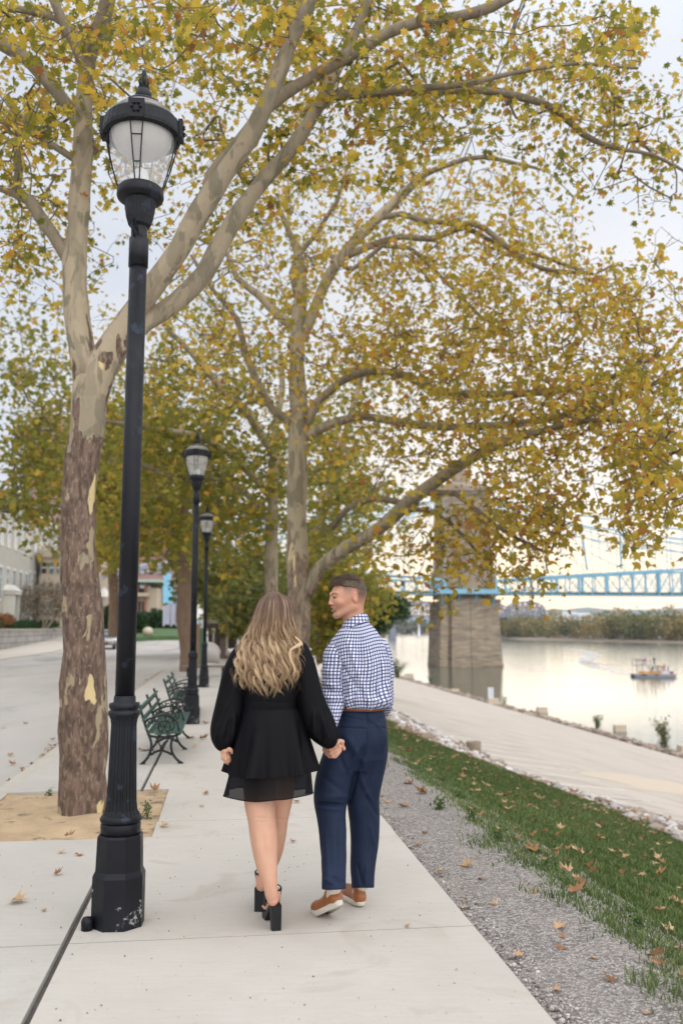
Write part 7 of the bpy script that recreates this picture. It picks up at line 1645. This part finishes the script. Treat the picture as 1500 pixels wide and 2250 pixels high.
# broad brown post with a green edge beside the third lamp
q = G(433, 1468); uq = thing('utility_box', 'tan brown utility box with a green side between middle and farthest lamps', 'utility box', tuple(q)); kk = mpp(433, 1468, q[1]); hh = P(433, 1372, q[1])[2]
b = MB(); b.prism([(-13*kk, -.2), (8*kk, -.2), (8*kk, .35), (-13*kk, .35)], 0, hh*.86, top=[(-12*kk, -.18), (7*kk, -.18), (7*kk, .33), (-12*kk, .33)]); b.prism([(-12*kk, -.18), (7*kk, -.18), (7*kk, .33), (-12*kk, .33)], hh*.86, hh, top=[(-12*kk, -.1), (2*kk, -.1), (2*kk, .2), (-12*kk, .2)]); b.build('cabinet', pm('tan_brown_metal', (.27, .17, .10), (.22, .14, .085), 3., .7), uq)
b = MB(); b.box(8.2*kk, 11.5*kk, -.2, .35, 0, hh*.9); b.build('side', pm('green_metal', (.05, .16, .09), rough=.6), uq)

# trees beyond: crowns that close the view on the left and behind the path
m_deep = leaf_mat('shade_tree_leaf', [(.09, .12, .035), (.15, .17, .045), (.24, .23, .06), (.40, .31, .07), (.45, .28, .08)], [0, .35, .65, .88, 1], .45)
def back_tree(label, trunk, clouds, Y, seed, per=16, size=.22, tone=None, mat=None, w=9, spread=.45, name='street_tree', bark=None):
    t = Tree(seed); t.limb([(x, y, Y, ww) for x, y, ww in trunk], False, .6)
    return make_tree(name, label, tuple(P(trunk[0][0], trunk[0][1], Y)), t, bark or m_barkE, mat or m_leafG, clouds, per, size, spread, seed, 'trees beyond the first row', False, .8, tone, rtip=.014)
back_tree('olive crowned street tree hanging over the road left of the near plane trunk', [(-60, 1420, 16), (-55, 1300, 14), (-30, 1180, 10), (0, 1080, 6)], [(90, 1000, 75, 80, 34, 44, 60), (45, 1110, 60, 35, 34, 42, 22), (120, 950, 90, 70, 36, 44, 60), (118, 1180, 30, 40, 34, 40, 12), (110, 1080, 80, 60, 34, 42, 50), (80, 850, 100, 80, 34, 44, 40), (70, 740, 110, 100, 34, 44, 45)], 38, 31, 15, .20)
back_tree('dense olive tree filling the gap between plane trunk and near lamp', [(250, 1400, 12), (250, 1300, 11), (240, 1180, 8), (235, 1080, 5)], [(230, 1000, 90, 90, 44, 56, 80), (250, 1120, 90, 80, 44, 54, 80), (330, 1120, 90, 90, 44, 56, 80), (320, 960, 100, 100, 44, 56, 80), (270, 1190, 60, 40, 44, 52, 30), (210, 1180, 50, 50, 44, 52, 30)], 50, 32, 16, .27, .6)
back_tree('deep green tree behind the farthest lamp', [(500, 1400, 9), (498, 1330, 9), (500, 1250, 7), (500, 1150, 5)], [(500, 1200, 90, 90, 48, 62, 42), (480, 1310, 70, 40, 48, 60, 50), (560, 1270, 70, 70, 48, 60, 60), (560, 1340, 60, 40, 48, 58, 50), (430, 1250, 60, 70, 48, 60, 60)], 55, 33, 17, .32, .5, m_deep)
back_tree('round dark tree low behind the head of the woman', [(540, 1400, 7), (540, 1340, 7), (545, 1290, 5)], [(520, 1335, 60, 40, 42, 50, 60), (590, 1330, 60, 60, 42, 52, 70), (560, 1290, 70, 60, 42, 52, 60)], 46, 34, 18, .24, .45, m_deep)
back_tree('bushy gold green tree between the wide trunk and the man', [(735, 1455, 7), (732, 1400, 7), (738, 1340, 5)], [(720, 1320, 50, 70, 34, 42, 60), (745, 1380, 45, 60, 34, 42, 60), (700, 1390, 30, 50, 34, 42, 35), (790, 1300, 70, 40, 34, 42, 45), (715, 1255, 70, 40, 34, 42, 35)], 38, 35, 16, .19, None)
back_tree('pale olive tree behind the slender plane trunk', [(640, 1420, 8), (640, 1330, 7), (645, 1250, 5)], [(640, 1290, 60, 90, 52, 64, 80), (680, 1360, 40, 60, 50, 62, 50), (600, 1390, 60, 30, 50, 60, 40), (690, 1220, 60, 60, 52, 64, 50)], 58, 36, 16, .30, .3)
# pine with flat dark sprays, right of the man's head
m_pine = rnd_mat('pine_needles', [(.015, .045, .014), (.03, .075, .022), (.05, .10, .03)], .7, 0, 4., .15)
def pine():
    Y = 62.; t = Tree(77); r = np.random.default_rng(77); t.limb([(775, 1440, Y, 5), (776, 1380, Y, 5), (778, 1320, Y, 4), (780, 1285, Y, 2)], False, .5)
    for (x0, y0, x1, y1) in ((778, 1320, 895, 1338), (778, 1345, 885, 1352), (777, 1370, 860, 1375), (778, 1300, 850, 1312), (778, 1380, 845, 1390), (777, 1340, 720, 1350), (777, 1360, 725, 1385)): t.limb([(x0, y0, Y, 2.5), ((x0+x1)/2, (y0+y1)/2-3, Y-1, 1.6), (x1, y1, Y-2, .8)], True, .5)
    root = thing('pine_tree', 'dark green pine with layered flat branches right of the head of the man', 'tree', tuple(P(775, 1440, Y)))
    T = []
    for (cx, cy, rx, ry, n) in ((845, 1325, 55, 7, 160), (835, 1345, 52, 9, 160), (820, 1368, 42, 9, 130), (815, 1305, 40, 7, 90), (805, 1388, 38, 10, 110), (740, 1365, 40, 28, 120), (870, 1350, 25, 7, 60)):
        for _ in range(n): a = r.uniform(0, 6.28); q = math.sqrt(r.random()); T.append(P(cx+rx*q*math.cos(a), cy+ry*q*math.sin(a), Y-2+4*r.random()))
    tips = t.grow(np.array(T), .6); t.finish(.012); V, Fc = t.wood(True); link('trunk', mesh('trunk', V, Fc), m_barkE, root, True, True); V, Fc = t.wood(False); link('twigs', mesh('twigs', V, Fc), m_twig, root, True, True)
    pts = t.leafpts(tips, 26, .22); n = len(pts); s = r.uniform(.10, .28, n); d = r.normal(0, 1, (n, 3)); d[:, 2] = np.abs(d[:, 2])*.5; d /= np.linalg.norm(d, axis=1)[:, None]; e = np.cross(d, r.normal(0, 1, (n, 3))); e /= np.linalg.norm(e, axis=1)[:, None]
    V = np.stack([pts-e*.02, pts+e*.02, pts+d*s[:, None]+e*.03, pts+d*s[:, None]-e*.03], 1).reshape(-1, 3); link('crown', mesh('crown', V, np.arange(4*n).reshape(-1, 4), {'rnd': ('f', np.repeat(r.random(n), 4))}), m_pine, root, False, True)
pine()
# ================================================================ haze: a closed box of thin even air round everything
mh_, t, b_ = newmat('haze_air'); t.nodes.remove(b_); vol = N(t, 'ShaderNodeVolumePrincipled'); vol.inputs['Color'].default_value = (.86, .92, 1., 1); vol.inputs['Density'].default_value = .00008; vol.inputs['Anisotropy'].default_value = .0
LK(t, vol.outputs[0], t.nodes['Material Output'].inputs['Volume'])
hz_o = MB().box(-4200, 4200, -150, 5600, -40, 130).build('haze', mh_); tag(hz_o, 'thin pale haze over the river and far hills', None, kind='stuff')
cy.volume_bounces = 0; cy.volume_max_steps = 64
